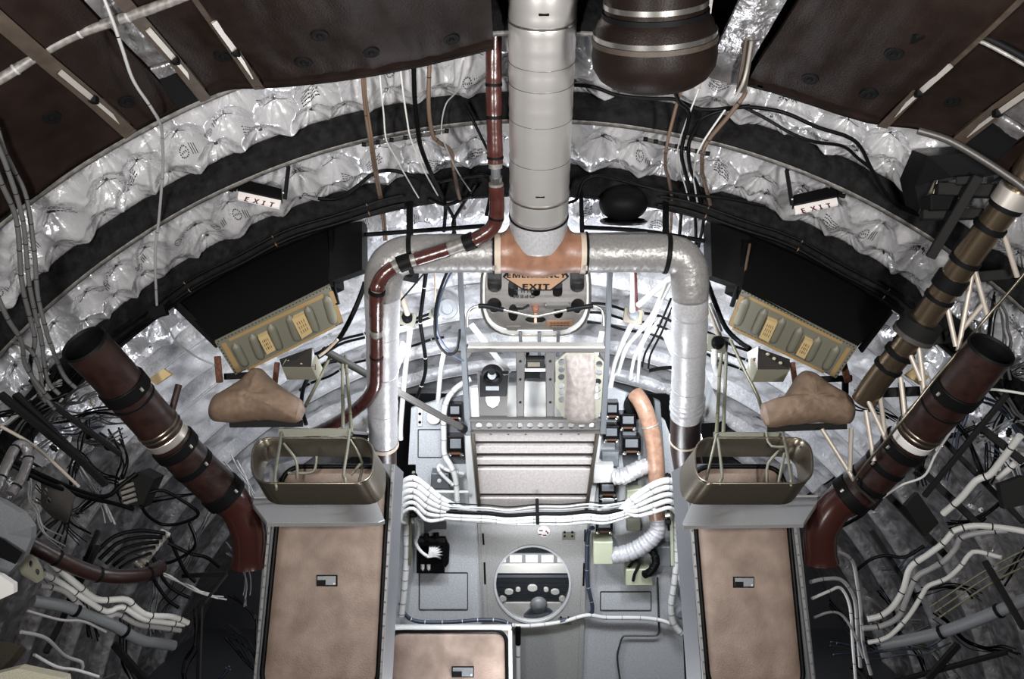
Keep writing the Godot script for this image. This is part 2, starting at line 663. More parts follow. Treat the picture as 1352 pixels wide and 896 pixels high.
func puff(bay: int, arc: float, w: float, width: float, amount: float) -> float:
	var p := Vector2(arc, w)
	var c0 := int(floor(arc / 0.19))
	var near := 9.0
	var f := 0.0
	for r in range(-1, 4):
		for c in range(c0 - 1, c0 + 2):
			var t := tuft(bay, c, r)
			var q := p - t
			var dd := q.length()
			near = minf(near, dd)
			if dd < 0.2:
				var an := q.angle()
				var ph := float((c * 7 + r * 13) % 11)
				var w1 := sin(an * (3.5 + 0.5 * ((c * 3 + r) % 3)) + ph + sin(an + ph) * 1.3)
				f += (0.55 - pow(absf(w1), 0.6)) * exp(-dd / 0.06) * minf(1.0, dd / 0.012) * 0.028
	var edge := minf(w, width - w)
	var h := 0.074 * (1.0 - exp(-near * near / 0.0055))
	h += f
	h += (1.0 - absf(fold.get_noise_2d(arc * 3.0 + bay * 9.0, w * 5.0)) * 2.0) * 0.006
	h += fold.get_noise_2d(arc * 14.0, w * 14.0 + bay * 31.0) * 0.0025
	return (h * amount) * clampf(edge / 0.06, 0.0, 1.0) + 0.012

func blanket(bay: int, d0: float, d1: float, t0: float, t1: float, step: float, amount: float, label: String, material: Material) -> Node3D:
	var m := MB.new()
	var nt := int((t1 - t0) * RS / step)
	var nd := int((d1 - d0) / step) + 1
	var rows := []
	for i in nd + 1:
		var w := (d1 - d0) * i / nd
		var row := PackedVector3Array()
		for j in nt + 1:
			var th := t0 + (t1 - t0) * j / nt
			row.append(shell_pt(th, d0 + w, RS - puff(bay, th * RS, w, d1 - d0, amount)))
		rows.append(row)
	m.grid(rows, 1.0)
	return solo("insulation_blanket", m, material, label, "insulation", "quilted blankets between the fuselage frames")

func dash(m: MB, bay: int, d0: float, wd: float, amount: float, th: float, d: float, ux: Vector2, half: Vector2) -> void:
	var c := []
	var uy := Vector2(-ux.y, ux.x)
	for s in [Vector2(-1, -1), Vector2(1, -1), Vector2(1, 1), Vector2(-1, 1)]:
		var q: Vector2 = ux * half.x * s.x + uy * half.y * s.y
		var t := th + q.x / RS
		c.append(shell_pt(t, d + q.y, RS - puff(bay, t * RS, d + q.y - d0, wd, amount) - 0.004))
	var nn: Vector3 = EYE + Vector3(0.09, axis_y(d), -d) - c[0]
	m.quad(c[0], c[1], c[2], c[3], nn)

func stamps(b: Node3D, bay: int, d0: float, d1: float, amount: float, spots: Array) -> void:   # spots: [angle, depth share, kind]
	var m := MB.new()
	for s in spots:
		var th: float = s[0]
		var d: float = d0 + (d1 - d0) * s[1]
		if s[2] == 0:                              # some lines of small print
			for l in 4:
				var x := -0.036
				while x < 0.036:
					var k := rng.randf_range(0.002, 0.0055)
					dash(m, bay, d0, d1 - d0, amount, th + x / RS, d + l * 0.0085, Vector2(1, 0.0), Vector2(k, 0.0017))
					x += k * 2.0 + 0.003
		else:                                      # a ring of dots with a mark in it
			for a in 14:
				var q := Vector2.from_angle(TAU * a / 14)
				dash(m, bay, d0, d1 - d0, amount, th + q.x * 0.017 / RS, d + q.y * 0.017, q, Vector2(0.0022, 0.0022))
			for k in 3:
				dash(m, bay, d0, d1 - d0, amount, th + (k - 1) * 0.008 / RS, d, Vector2(0.5, 0.86), Vector2(0.004, 0.0015))
			for l in 3:
				dash(m, bay, d0, d1 - d0, amount, th + (0.03 + l * 0.009) / RS, d, Vector2(0.0, 1.0), Vector2(0.016, 0.0014))
	stuff(b, "printed_mark", m, M.print)

func lacing(b: Node3D, bay: int, d0: float, wd: float, amount: float, t0: float, t1: float) -> void:   # the thread and knots that tie the quilting down
	var m := MB.new()
	var thread := MB.new()
	var p := PackedVector3Array()
	for c in range(int(t0 * RS / 0.19), int(t1 * RS / 0.19) + 1):
		for r in 3:
			var t := tuft(bay, c, r)
			var th := t.x / RS
			if th < t0 + 0.01 or th > t1 - 0.01 or t.y < 0.05 or t.y > wd - 0.05:
				continue
			var q := shell_pt(th, d0 + t.y, RS - puff(bay, t.x, t.y, wd, amount) - 0.004)
			for k in 2:
				dash(m, bay, d0, wd, amount, th, d0 + t.y, Vector2.from_angle(c * 1.3 + k * 1.5), Vector2(0.008, 0.0022))
			if r == 1:
				p.append(q)
	if p.size() > 2:
		var way := PackedVector3Array()
		for i in p.size() - 1:
			for k in 4:
				way.append(p[i].lerp(p[i + 1], k / 4.0) + (EYE + Vector3(0, -0.9, -3.2) - p[i]).normalized() * 0.022 * sin(PI * k / 4.0))
		way.append(p[p.size() - 1])
		thread.tube(way, 0.0012, 5)
		part(b, "lacing_thread", thread, M.print)
	stuff(b, "tuft_knots", m, M.print)

func frame_ring(n: int, d: float, r_in: float, t0: float, t1: float, cover: Material, tape: Material) -> void:
	var rows := []
	var edge := []
	var k := int((t1 - t0) / 0.012)
	for i in k + 1:
		var th := t0 + (t1 - t0) * i / k
		var wob := fold.get_noise_2d(th * 9.0, d * 5.0) * 0.012
		var row := PackedVector3Array()
		for q in [[-0.004, RS + 0.01], [-0.016 + wob, RS * 0.6 + r_in * 0.4], [-0.020 + wob, RS * 0.3 + r_in * 0.7], [-0.012, r_in + 0.004], [0.012, r_in + 0.004], [0.02, r_in + 0.03], [0.016, RS + 0.01]]:
			row.append(shell_pt(th, d + q[0], q[1]))
		rows.append(row)
		row = PackedVector3Array()
		for q in [[-0.003, r_in + 0.006], [-0.003, r_in - 0.001], [0.014, r_in - 0.002], [0.014, r_in + 0.012]]:
			row.append(shell_pt(th, d + q[0], q[1] + wob * 0.15))
		edge.append(row)
	var m := MB.new()
	m.grid(rows, -1.0)
	var o := struct("trim_%d" % n, m, cover)
	m = MB.new()
	m.grid(edge, -1.0, true)
	part(o, "edge_tape", m, tape)

func shell() -> void:
	# outer skin, closed all round, 6 cm thick; deck, far end wall, and unseen rear wall that keeps light out
	for side in [["wall_left", -PI, 0.0], ["wall_right", 0.0, PI]]:
		var rows := []
		var ds := [-2.6, 0.0, 1.2, 3.0, 5.0, 7.4]
		for k in ds.size() * 2:
			var inner := k < ds.size()
			var d: float = ds[k] if inner else ds[ds.size() * 2 - 1 - k]
			var row := PackedVector3Array()
			for j in 49:
				row.append(shell_pt(lerpf(side[1], side[2], j / 48.0), d, RS + (0.012 if inner else 0.08)))
			rows.append(row)
		rows.append(rows[0])
		var m := MB.new()
		m.grid(rows, 1.0)
		struct(side[0], m, M.skin)
	for w in [["wall_unseen_back", -2.6], ["wall_front", 7.4]]:
		var m := MB.new()
		var c := shell_pt(0, w[1], 0)
		m.lathe(c, Vector3.BACK, [[-0.04, 0.0], [-0.04, RS + 0.09], [0.04, RS + 0.09], [0.04, 0.0]], 64)
		struct(w[0], m, M.skin)
	var m := MB.new()
	m.box(Vector3(0.09, -0.04, -2.4), Vector3(2.9, 0, 0), Vector3(0, 0.04, 0), Vector3(0, 0, 5.0))
	struct("floor", m, M.skin)
	# frames
	frame_ring(1, 2.92, 3.0, -1.2, 1.2, M.frame_cloth, M.edge_tape)
	frame_ring(2, 3.38, 3.0, -1.25, 1.25, M.frame_cloth, M.edge_tape)
	frame_ring(3, 3.84, 2.97, -1.3, 1.3, M.frame_cloth, M.frame_cloth)
	for k in 6:
		frame_ring(4 + k, 4.30 + 0.46 * k, 3.02, -0.8, 0.8, M.white_lining, M.white_lining)
		for q in [-1, 1]:
			frame_ring(10 + k * 2 + (q + 1) / 2, 4.30 + 0.46 * k, 3.02, -1.75 if q < 0 else 0.8, -0.8 if q < 0 else 1.75, M.foil_side_highlight, M.foil_side_highlight)  # paler foil on the side frames stands in for highlights along them
	# blankets, left and right half of every bay
	var names := ["%s quilted silver blanket under the brown ceiling ducts, before the first dark frame", "%s quilted silver blanket between the two dark frames, behind the exit sign", "%s silver blanket behind the second dark frame, above the black stowage box", "%s silver blanket beside the gantry top, ahead of the hatch", "%s silver blanket level with the roof hatch", "%s silver blanket behind the hatch, striped with dark cables", "%s silver blanket above the top edge of the grey bulkhead", "%s innermost silver blanket at the far end of the crown"]
	var d0s := [2.93, 3.40, 3.86, 4.32, 4.78, 5.24, 5.70, 6.16]
	for k in 8:
		var d1: float = d0s[k] + 0.44 if k < 7 else 7.33
		var lim := 1.15 if k < 2 else 1.7
		var am := 1.0 if k < 3 else 0.45
		var st := 0.0062 if k < 2 else 0.013
		for s in 2:
			var cr: float = 1.15 if k < 2 else ([0.95, 0.85, 0.8, 0.8, 0.8, 0.8] as Array)[k - 2]
			var b := blanket(k, d0s[k], d1, -cr if s == 0 else 0.012, 0.004 if s == 0 else cr, st, am, names[k] % ["left", "right"][s], M.foil if k < 3 else M.white_lining)
			if k < 3:
				lacing(b, k, d0s[k], d1 - d0s[k], am, -cr if s == 0 else 0.02, -0.0 if s == 0 else cr)
			var spots := []
			for q in (20 if k < 3 else 6):
				var t := 0.06 + (0.052 if k < 3 else 0.095) * q + rng.randf_range(-0.03, 0.03)
				if t < cr - 0.06:
					spots.append([-t if s == 0 else t + 0.02, rng.randf_range(0.3, 0.75), rng.randi() % 2])
			stamps(b, k, d0s[k], d1, am, spots)
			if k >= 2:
				var o := blanket(k, d0s[k], d1, -lim if s == 0 else cr + 0.005, -cr - 0.005 if s == 0 else lim, 0.02, am * 0.7, "dull grey foil lining low on the %s wall, %s" % [["left", "right"][s], ["nearest strip", "second strip", "third strip", "fourth strip from the front", "fifth strip from the front", "last strip by the far end"][k - 2]], M.foil_dark)  # grey foil, its tone also lowered to stand in for corner shade
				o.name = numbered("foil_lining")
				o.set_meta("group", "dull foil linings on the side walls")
# ---------------------------------------------------------------- helpers for straight and bent pipes
func on_line(a: Vector3, b: Vector3, y: float) -> Vector3:      # the point of the line a-b that shows at pixel row y
	var k := (448.0 - y) / F
	var fa := a.y - EYE.y + a.z * k
	var fb := b.y - EYE.y + b.z * k
	return a.lerp(b, fa / (fa - fb))

func cut(p: PackedVector3Array, k0: float, k1: float) -> PackedVector3Array:   # a stretch of a path by share of its points
	var m := p.size() - 1
	return p.slice(int(round(k0 * m)), int(round(k1 * m)) + 1)

func near_index(p: PackedVector3Array, q: Vector3) -> int:
	var best := 0
	for i in p.size():
		if p[i].distance_squared_to(q) < p[best].distance_squared_to(q):
			best = i
	return best

func along(p: PackedVector3Array, a: String, b: String) -> PackedVector3Array:   # the stretch between two places "x,y,d"
	var i := near_index(p, pts(a)[0])
	var j := near_index(p, pts(b)[0])
	return p.slice(mini(i, j), maxi(maxi(i, j), mini(i, j) + 1) + 1)

func ring_at(m: MB, p: PackedVector3Array, i: int, r: float, w: float, sides := 20) -> void:   # a band round a path
	i = clampi(i, 1, p.size() - 2)
	var ax := (p[i + 1] - p[i - 1]).normalized()
	m.lathe(p[i], ax, [[-w, r * 0.96], [-w, r], [-w * 0.6, r * 1.03], [w * 0.6, r * 1.03], [w, r], [w, r * 0.96]], sides)

# meshes a distance field inside a box (surface nets)
func nets(m: MB, lo: Vector3, hi: Vector3, cell: float, field: Callable) -> void:
	var s := Vector3i(((hi - lo) / cell).ceil()) + Vector3i.ONE
	var val := PackedFloat32Array()
	val.resize(s.x * s.y * s.z)
	for z in s.z:
		for y in s.y:
			for x in s.x:
				val[x + s.x * (y + s.y * z)] = field.call(lo + Vector3(x, y, z) * cell)
	var where := {}
	var k0 := m.v.size()
	for z in s.z - 1:
		for y in s.y - 1:
			for x in s.x - 1:
				var c := Vector3.ZERO
				var n := 0
				for e in 12:
					var axis := e / 4
					var u := (e & 1)
					var w := (e >> 1) & 1
					var a := Vector3i.ZERO
					a[(axis + 1) % 3] = u
					a[(axis + 2) % 3] = w
					var b := a
					b[axis] = 1
					var va := val[x + a.x + s.x * (y + a.y + s.y * (z + a.z))]
					var vb := val[x + b.x + s.x * (y + b.y + s.y * (z + b.z))]
					if (va < 0) != (vb < 0):
						c += Vector3(a).lerp(Vector3(b), va / (va - vb))
						n += 1
				if n:
					var p: Vector3 = lo + (Vector3(x, y, z) + c / n) * cell
					where[Vector3i(x, y, z)] = m.v.size()
					m.v.append(p)
					var g := Vector3(field.call(p + Vector3(0.002, 0, 0)) - field.call(p - Vector3(0.002, 0, 0)), field.call(p + Vector3(0, 0.002, 0)) - field.call(p - Vector3(0, 0.002, 0)), field.call(p + Vector3(0, 0, 0.002)) - field.call(p - Vector3(0, 0, 0.002)))
					m.n.append(g.normalized())
	for z in range(1, s.z - 1):
		for y in range(1, s.y - 1):
			for x in range(1, s.x - 1):
				var at := Vector3i(x, y, z)
				var va := val[x + s.x * (y + s.y * z)]
				for axis in 3:
					var q := at
					q[axis] += 1
					var vb := val[q.x + s.x * (q.y + s.y * q.z)]
					if (va < 0) == (vb < 0):
						continue
					var du := Vector3i.ZERO
					var dv := Vector3i.ZERO
					du[(axis + 1) % 3] = 1
					dv[(axis + 2) % 3] = 1
					var c := [where.get(at - du - dv, -1), where.get(at - dv, -1), where.get(at, -1), where.get(at - du, -1)]
					if c.min() < 0:
						continue
					for t in [[0, 1, 2], [0, 2, 3]]:
						var a: int = c[t[0]]
						var b: int = c[t[1]]
						var d: int = c[t[2]]
						if (m.v[d] - m.v[a]).cross(m.v[b] - m.v[a]).dot(m.n[a]) < 0:
							m.ix.append(a); m.ix.append(d); m.ix.append(b)
						else:
							m.ix.append(a); m.ix.append(b); m.ix.append(d)

func seg_dist(p: Vector3, a: Vector3, b: Vector3, ra: float, rb: float) -> float:
	var t := clampf((p - a).dot(b - a) / (b - a).length_squared(), 0, 1)
	return p.distance_to(a.lerp(b, t)) - lerpf(ra, rb, t)

func smin(a: float, b: float, k: float) -> float:
	var h := maxf(k - absf(a - b), 0.0) / k
	return minf(a, b) - h * h * k * 0.25

# ---------------------------------------------------------------- brown ducts under the ceiling
var edge_px := {}
func edge_at(side: String, x: float) -> Vector3:
	var c: PackedVector3Array = edge_px[side]
	for i in c.size() - 1:
		if x <= c[i + 1].x or i == c.size() - 2:
			var a := c[maxi(i - 1, 0)]
			var e := c[mini(i + 2, c.size() - 1)]
			var q := c[i].cubic_interpolate(c[i + 1], a, e, (x - c[i].x) / (c[i + 1].x - c[i].x))
			return px(x, q.y, q.z)
	return Vector3.ZERO

func duct_pt(side: String, x: float, t: float, sag: float, lift := 0.0) -> Vector3:
	var e := edge_at(side, x)
	var out := Vector3(e.x - 0.09, e.y - EYE.y - axis_y(-e.z), 0).normalized()
	if t < 0:
		return e + out * (-t) + Vector3(0, 0, -0.02 * minf(1.0, -t / 0.05))
	return e + Vector3(0, 0, t) + out * (0.30 * t + 0.10 * (1.0 - exp(-t / 0.05)) * 0.4 - sag * sin(PI * minf(t / 0.9, 1.0)) + lift)

func duct_piece(called: String, side: String, x0: float, x1: float, sag: float, lift: float, t0: float, t1: float, material: Material, label: String, cat: String, group := "") -> Node3D:
	var rows := []
	var nx := maxi(int((x1 - x0) / 6.0), 2)
	var ts := []
	if t0 < 0:
		ts = [-0.3, -0.05, -0.02, 0.0, 0.01, 0.025, 0.05, 0.09, 0.14, 0.2, 0.3, 0.42, 0.55, 0.7, 0.9, 1.1, 1.35, 1.6]
	else:
		for k in 9:
			ts.append(lerpf(t0, t1, k / 8.0))
	for l in [lift, lift + 0.02]:
		var seq: Array = ts.duplicate()
		if l > lift:
			seq.reverse()
		for t in seq:
			var row := PackedVector3Array()
			for j in nx + 1:
				var x := lerpf(x0, x1, float(j) / nx)
				var w := fold.get_noise_2d(x * 0.02, t * 3.0) * 0.008
				row.append(duct_pt(side, x, t, sag, l + w if t > 0 else 0.0) + (Vector3.ZERO if t > 0 or l == lift else Vector3(0, 0, 0.02)))
			rows.append(row)
	rows.append(rows[0])
	var m := MB.new()
	m.grid(rows, -1.0)
	return solo(called, m, material, label, cat, group)

func fastener(o: Node3D, side: String, x: float, t: float, sag: float, material: Material) -> void:
	var p := duct_pt(side, x, t, sag)
	var q := duct_pt(side, x + 8, t, sag) - p
	var r := duct_pt(side, x, t + 0.05, sag) - p
	var n := q.cross(r).normalized()
	if n.dot(EYE - p) < 0:
		n = -n
	var m := MB.new()
	m.lathe(p + n * 0.004, n, [[-0.01, 0.03], [0.001, 0.028], [0.002, 0.02], [0.001, 0.016], [0.001, 0.010], [0.007, 0.009], [0.008, 0.0]], 16)
	part(o, "fastener", m, material)

func strap(side: String, x: float, w: float, sag: float, label: String) -> void:
	var o := duct_piece("joint_strap", side, x - w, x + w, sag, -0.012, 0.004, 1.6, M.tan_joint, label, "strap", "tan straps over the brown duct joints")
	var m := MB.new()
	var a := duct_pt(side, x + w * 0.2, 0.06, sag, -0.02)
	var b := duct_pt(side, x + w * 0.2, 0.20, sag, -0.02)
	var c := duct_pt(side, x + w * 0.2, 0.36, sag, -0.02)
	m.bar(a, b, 0.012, 0.006, EYE - a)
	m.bar(b, c, 0.018, 0.006, EYE - b)
	part(o, "clip_bar", m, M.bright_metal)
	m = MB.new()
	m.box(b, Vector3(0.012, 0, 0), Vector3(0, 0.012, 0), Vector3(0, 0, 0.014), 0.003)
	part(o, "buckle", m, M.black)

func ceiling_ducts() -> void:
	edge_px.l = pts2z("-90,372/0,290/43,262/93,224/150,190/212,156/260,134/303,119/345,117/400,113/480,103/560,88/620,74/662,64", 2.85)
	edge_px.r = pts2z("970,112/1000,118/1060,136/1130,158/1165,166/1215,172/1255,190/1300,215/1352,250/1440,316", 2.85)
	var g := "brown ceiling duct sections"
	var a := duct_piece("duct_section", "l", -88, 172, 0.02, 0, -1, 0, M.brown_duct, "large brown ceiling duct section at the far left, behind the white rail", "duct", g)
	var b := duct_piece("duct_section", "l", 174, 238, 0.02, 0, -1, 0, M.brown_duct, "narrow brown ceiling duct section left of the silver gap", "duct", g)
	var c := duct_piece("duct_section", "l", 272, 342, 0.02, 0, -1, 0, M.brown_duct, "brown ceiling duct section between the silver gap and the wide scuffed duct", "duct", g)
	var d := duct_piece("duct_section", "l", 344, 652, 0.05, 0, -1, 0, M.brown_duct, "wide scuffed brown duct left of the red pipe", "duct", g)
	var e := duct_piece("duct_section", "r", 985, 1164, 0.05, 0, -1, 0, M.brown_duct, "wide brown ceiling duct right of the banded stub, with rounded lower edge", "duct", g)
	var f := duct_piece("duct_section", "r", 1166, 1256, 0.02, 0, -1, 0, M.brown_duct, "brown ceiling duct section at the curved black rail", "duct", g)
	var h := duct_piece("duct_section", "r", 1306, 1438, 0.02, 0, -1, 0, M.brown_duct, "brown ceiling duct section at the upper right edge, beyond the silver gap", "duct", g)
	for q in [[a, "l", 40, 0.12], [a, "l", 128, 0.2], [a, "l", 60, 0.5], [b, "l", 196, 0.1], [c, "l", 322, 0.14], [d, "l", 415, 0.1], [d, "l", 500, 0.1], [d, "l", 600, 0.08], [d, "l", 450, 0.24], [e, "r", 1050, 0.1], [e, "r", 1120, 0.12], [e, "r", 1105, 0.35], [f, "r", 1215, 0.14], [h, "r", 1340, 0.2]]:
		fastener(q[0], q[1], q[2], q[3], 0.02 if q[0] != d and q[0] != e else 0.05, M.black)
	strap("l", 173, 8, 0.02, "tan joint strap with a bright metal clip, over the left brown duct")
	strap("l", 271, 7, 0.02, "tan joint strap right of the silver gap on the left")
	strap("l", 343, 7, 0.03, "plain tan joint strap at the left end of the wide scuffed duct")
	strap("r", 1165, 7, 0.03, "tan joint strap ending below the curved black rail")
	strap("r", 1258, 8, 0.02, "tan joint strap left of the silver gap on the right")
	for q in [["l", 239, 268, "left"], ["r", 1268, 1304, "right"]]:
		for k in 2:
			duct_piece("insulation_patch", q[0], q[1] + k * 1.0, q[2] - k * 1.0, 0.02, 0.012, [0.012, 0.17][k], [0.15, 0.5][k], M.foil_dark, "%s crinkled silver patch in the %s gap of the brown ducts" % [["lower", "upper"][k], q[3]], "insulation")
		duct_piece("gap_backing", q[0], q[1] - 2, q[2] + 2, 0.02, 0.05, 0.0, 1.6, M.black, "black backing behind the silver patches in the %s duct gap" % q[3], "panel")
	# rails
	var m := MB.new()
	m.tube(sp("-60,132,2.40/0,104,2.42/60,66,2.43/105,43,2.43/150,28,2.43/200,11,2.42/260,-12,2.40"), 0.0155, 10)
	var o := solo("ceiling_rail", m, M.rail_grey, "white taped rail crossing the brown ducts at the upper left", "rail")
	m = MB.new()
	for k in 3:
		var p := sp("-60,132,2.40/0,104,2.42/60,66,2.43/105,43,2.43/150,28,2.43/200,11,2.42/260,-12,2.40")
		ring_at(m, p, [9, 17, 24][k] * p.size() / 34, 0.017, 0.004, 10)
	part(o, "tape_band", m, M.grey_wire)
	m = MB.new()
	m.tube(sp("1204,52,2.42/1222,44,2.42/1262,42,2.42/1300,53,2.42/1352,80,2.42/1410,116,2.42"), [0.024, 0.024, 0.026], 12, true, 0.6)
	o = solo("ceiling_rail", m, M.black, "curved black rail end over the brown ducts at the upper right", "rail")
	m = MB.new()
	m.tube(sp("1266,44,2.40/1300,57,2.40/1352,85,2.40/1410,121,2.40"), 0.006, 8)
	part(o, "bright_edge", m, M.edge_tape)
	m = MB.new()
	m.tube(sp("1212,172,2.84/1250,184,2.82/1290,206,2.80/1330,232,2.78/1352,248,2.77/1440,318,2.72"), 0.013, 10)
	solo("edge_beam", m, M.gantry, "pale curved edge beam under the right brown duct", "beam")
	# banded stub with rounded bottom
	var p0 := px(868, -70, 2.50)
	var p1 := px(862, 116, 2.74)
	var ax := (p1 - p0).normalized()
	var L := p0.distance_to(p1)
	var root := thing("duct_stub", "short brown round duct with bright bands and rounded bottom, right of the silver duct", "duct", p1)
	m = MB.new()
	var prof := []
	for q in [[0.0, 0.155], [0.40, 0.158], [0.46, 0.17], [0.5, 0.185], [0.62, 0.198], [0.74, 0.204], [0.82, 0.200], [0.90, 0.180], [0.95, 0.15], [0.985, 0.10], [1.0, 0.05], [1.005, 0.0]]:
		prof.append([q[0] * L, q[1]])
	m.lathe(p0, ax, prof, 48, true)
	part(root, "shell", m, M.brown_duct)
	for q in [[0.37, 0.166, M.steel], [0.44, 0.170, M.black], [0.58, 0.199, M.steel], [0.62, 0.203, M.tan_joint]]:
		m = MB.new()
		m.lathe(p0, ax, [[q[0] * L - 0.008, q[1] - 0.02], [q[0] * L - 0.008, q[1]], [q[0] * L + 0.008, q[1]], [q[0] * L + 0.008, q[1] - 0.02]], 48)
		part(root, "band", m, q[2])
	m = MB.new()
	m.bar(px(938, -10, 2.70), px(921, 117, 2.86), 0.022, 0.006, Vector3.BACK)
	solo("white_strap", m, M.edge_tape, "thin white strap hanging beside the banded brown stub", "strap")
	duct_piece("insulation_patch", "r", 932, 978, 0.0, 0.0, 0.0, 0.6, M.foil_dark, "crinkled silver patch between the banded stub and the wide right duct", "insulation")
	m = MB.new()
	m.bar(px(1004, -30, 2.55), px(978, 122, 2.80), 0.034, 0.008, Vector3.BACK)
	o = solo("joint_strap", m, M.tan_joint, "leaning tan strap with a bright clip, at the left end of the wide right duct", "strap")
	m = MB.new()
	m.tube(sp("992,55,2.66/986,92,2.73/980,112,2.76/972,126,2.80"), 0.006, 8)
	part(o, "clip_bar", m, M.bright_metal)

func pts2z(s: String, d: float) -> PackedVector3Array:
	var out := PackedVector3Array()
	for q in pts2(s):
		out.append(Vector3(q.x, q.y, d))
	return out

# ---------------------------------------------------------------- the silver duct, its tee and the wrapped branches
func centre_ducts() -> void:
	var p0 := px(718.5, -90, 2.70)
	var p1 := px(710.5, 328, 3.50)
	var ax := (p1 - p0).normalized()
	var root := thing("supply_duct", "thick silver duct coming down the centre of the picture", "duct", p1)
	var cuts := [-90.0, 24.0, 254.0, 283.0, 318.0]
	for k in 4:
		var a := on_line(p0, p1, cuts[k])
		var b := on_line(p0, p1, cuts[k + 1])
		var l := a.distance_to(b)
		var prof := [[0.0, 0.112], [0.0, 0.118]]
		var nn: int = maxi(int(l / 0.02), 2)
		for i in nn:
			prof.append([l * (i + 0.5) / nn, 0.1205 + 0.0009 * sin(i * 2.3) + (0.001 if i % 6 == 3 else 0.0)])
		prof.append([l, 0.118])
		prof.append([l, 0.112])
		var m := MB.new()
		m.lathe(a, ax, prof, 64, true)
		part(root, "duct_section", m, M.silver_duct if k < 3 else M.white_wrap)
	for q in [[24.0, 0.004, M.steel], [255.0, 0.004, M.steel], [284.0, 0.003, M.black]]:
		var m := MB.new()
		var a := on_line(p0, p1, q[0])
		m.lathe(a, ax, [[-q[1], 0.11], [-q[1], 0.1245], [q[1], 0.1245], [q[1], 0.11]], 64)
		part(root, "clamp", m, q[2])
	for q in [24.0, 255.0]:
		var m := MB.new()
		var a := on_line(p0, p1, q) + Vector3(0.0, -0.035, 0.121)
		m.box(a, Vector3(0.018, 0, 0), Vector3(0, 0.006, 0), Vector3(0, 0, 0.006), 0.002)
		part(root, "clamp_screw", m, M.black)
	for q in [78.0, 106.0, 152.0, 205.0]:
		var m := MB.new()
		m.lathe(on_line(p0, p1, q), ax, [[-0.0008, 0.115], [-0.0008, 0.1219], [0.0008, 0.1219], [0.0008, 0.115]], 64)
		part(root, "seam_tape", m, M.gantry)
	# tee
	var m := MB.new()
	var tl := px(652, 334, 3.5)
	var tr := px(776, 334, 3.5)
	var up := on_line(p0, p1, 300)
	var dn := px(711, 336, 3.5)
	nets(m, px(640, 372, 3.5) + Vector3(0, 0, -0.16), px(788, 292, 3.5) + Vector3(0, 0, 0.16), 0.0075, func(p: Vector3) -> float:
		var q := smin(seg_dist(p, tl - Vector3(0.2, 0, 0), tr + Vector3(0.2, 0, 0), 0.084, 0.084), seg_dist(p, up, dn, 0.116, 0.075), 0.09)
		return maxf(q, maxf(maxf(tl.x - p.x, p.x - tr.x), (p - up).dot(-ax) - 0.0)))
	root = thing("duct_tee", "copper brown tee joining the silver duct to both wrapped branches", "duct fitting", px(711, 360, 3.5))
	part(root, "tee_body", m, M.copper_tee)
	for x in [657.0, 770.0]:
		m = MB.new()
		m.lathe(px(x, 334, 3.5), Vector3.RIGHT, [[-0.014, 0.07], [-0.014, 0.088], [0.014, 0.088], [0.014, 0.07]], 40)
		part(root, "cream_collar", m, M.pale_band)
		m = MB.new()
		m.lathe(px(x - 5 if x < 700 else x + 4.0, 334, 3.5), Vector3.RIGHT, [[-0.004, 0.07], [-0.004, 0.092], [0.004, 0.092], [0.004, 0.07]], 40)
		part(root, "black_clamp", m, M.black)
		m = MB.new()
		m.box(px(x - 5 if x < 700 else x + 4.0, 354, 3.42), Vector3(0.006, 0, 0), Vector3(0, 0.012, 0), Vector3(0, 0, 0.006), 0.002)
		part(root, "clamp_screw", m, M.steel)
	# wrapped branches
	for s in 2:
		var path: PackedVector3Array = [sp("652,334,3.5/600,334,3.5/560,335,3.5/533,337,3.5/515,347,3.51/507,365,3.52/505,395,3.56/505,450,3.75/505,520,4.0/506,585,4.24", 0.02), sp("776,334,3.5/830,334,3.5/868,334,3.5/895,338,3.5/908,352,3.51/911,375,3.53/911,405,3.57/910,450,3.72/908,520,3.98/906,548,4.08", 0.02)][s]
		root = thing("wrapped_duct", ["white wrapped duct branching left and bending down behind the red pipe", "white wrapped duct branching right and bending down at the right"][s], "duct", path[path.size() - 1], "wrapped duct branches")
		var m2 := MB.new()
		var rad := []
		for i in path.size():
			var k := float(i) / path.size()
			rad.append(lerpf(0.083, 0.0785 if s == 1 else 0.075, smoothstep(0.25, 0.5, k)) + fold.get_noise_1d(i * 0.23 + s * 40.0) * 0.003)
		var half := near_index(path, px([507, 911][s], 392, 3.55))
		m2.tube(path.slice(0, half + 1), rad.slice(0, half + 1), 40)
		part(root, "grey_wrap", m2, M.grey_wrap)
		m2 = MB.new()
		m2.tube(path.slice(half), rad.slice(half), 40)
		part(root, "white_wrap", m2, M.white_wrap)
		for y in ([[372, 3.53], [438, 3.71], [490, 3.9], [540, 4.08]] if s == 0 else [[412, 3.59], [455, 3.74], [506, 3.93]]):
			m2 = MB.new()
			ring_at(m2, path, near_index(path, px([505, 910][s], y[0], y[1])), 0.0785 if s == 1 else 0.0745, 0.0022, 40)
			part(root, "seam_tape", m2, M.grey_wire)
		for x in ([[545, 3.5]] if s == 0 else [[879, 3.5]]):
			m2 = MB.new()
			ring_at(m2, path, near_index(path, px(x[0], 335, x[1])), 0.0845, 0.010, 40)
			part(root, "black_strap", m2, M.black)
		m2 = MB.new()
		var q := path[path.size() - 1]
		var t := (path[path.size() - 1] - path[path.size() - 4]).normalized()
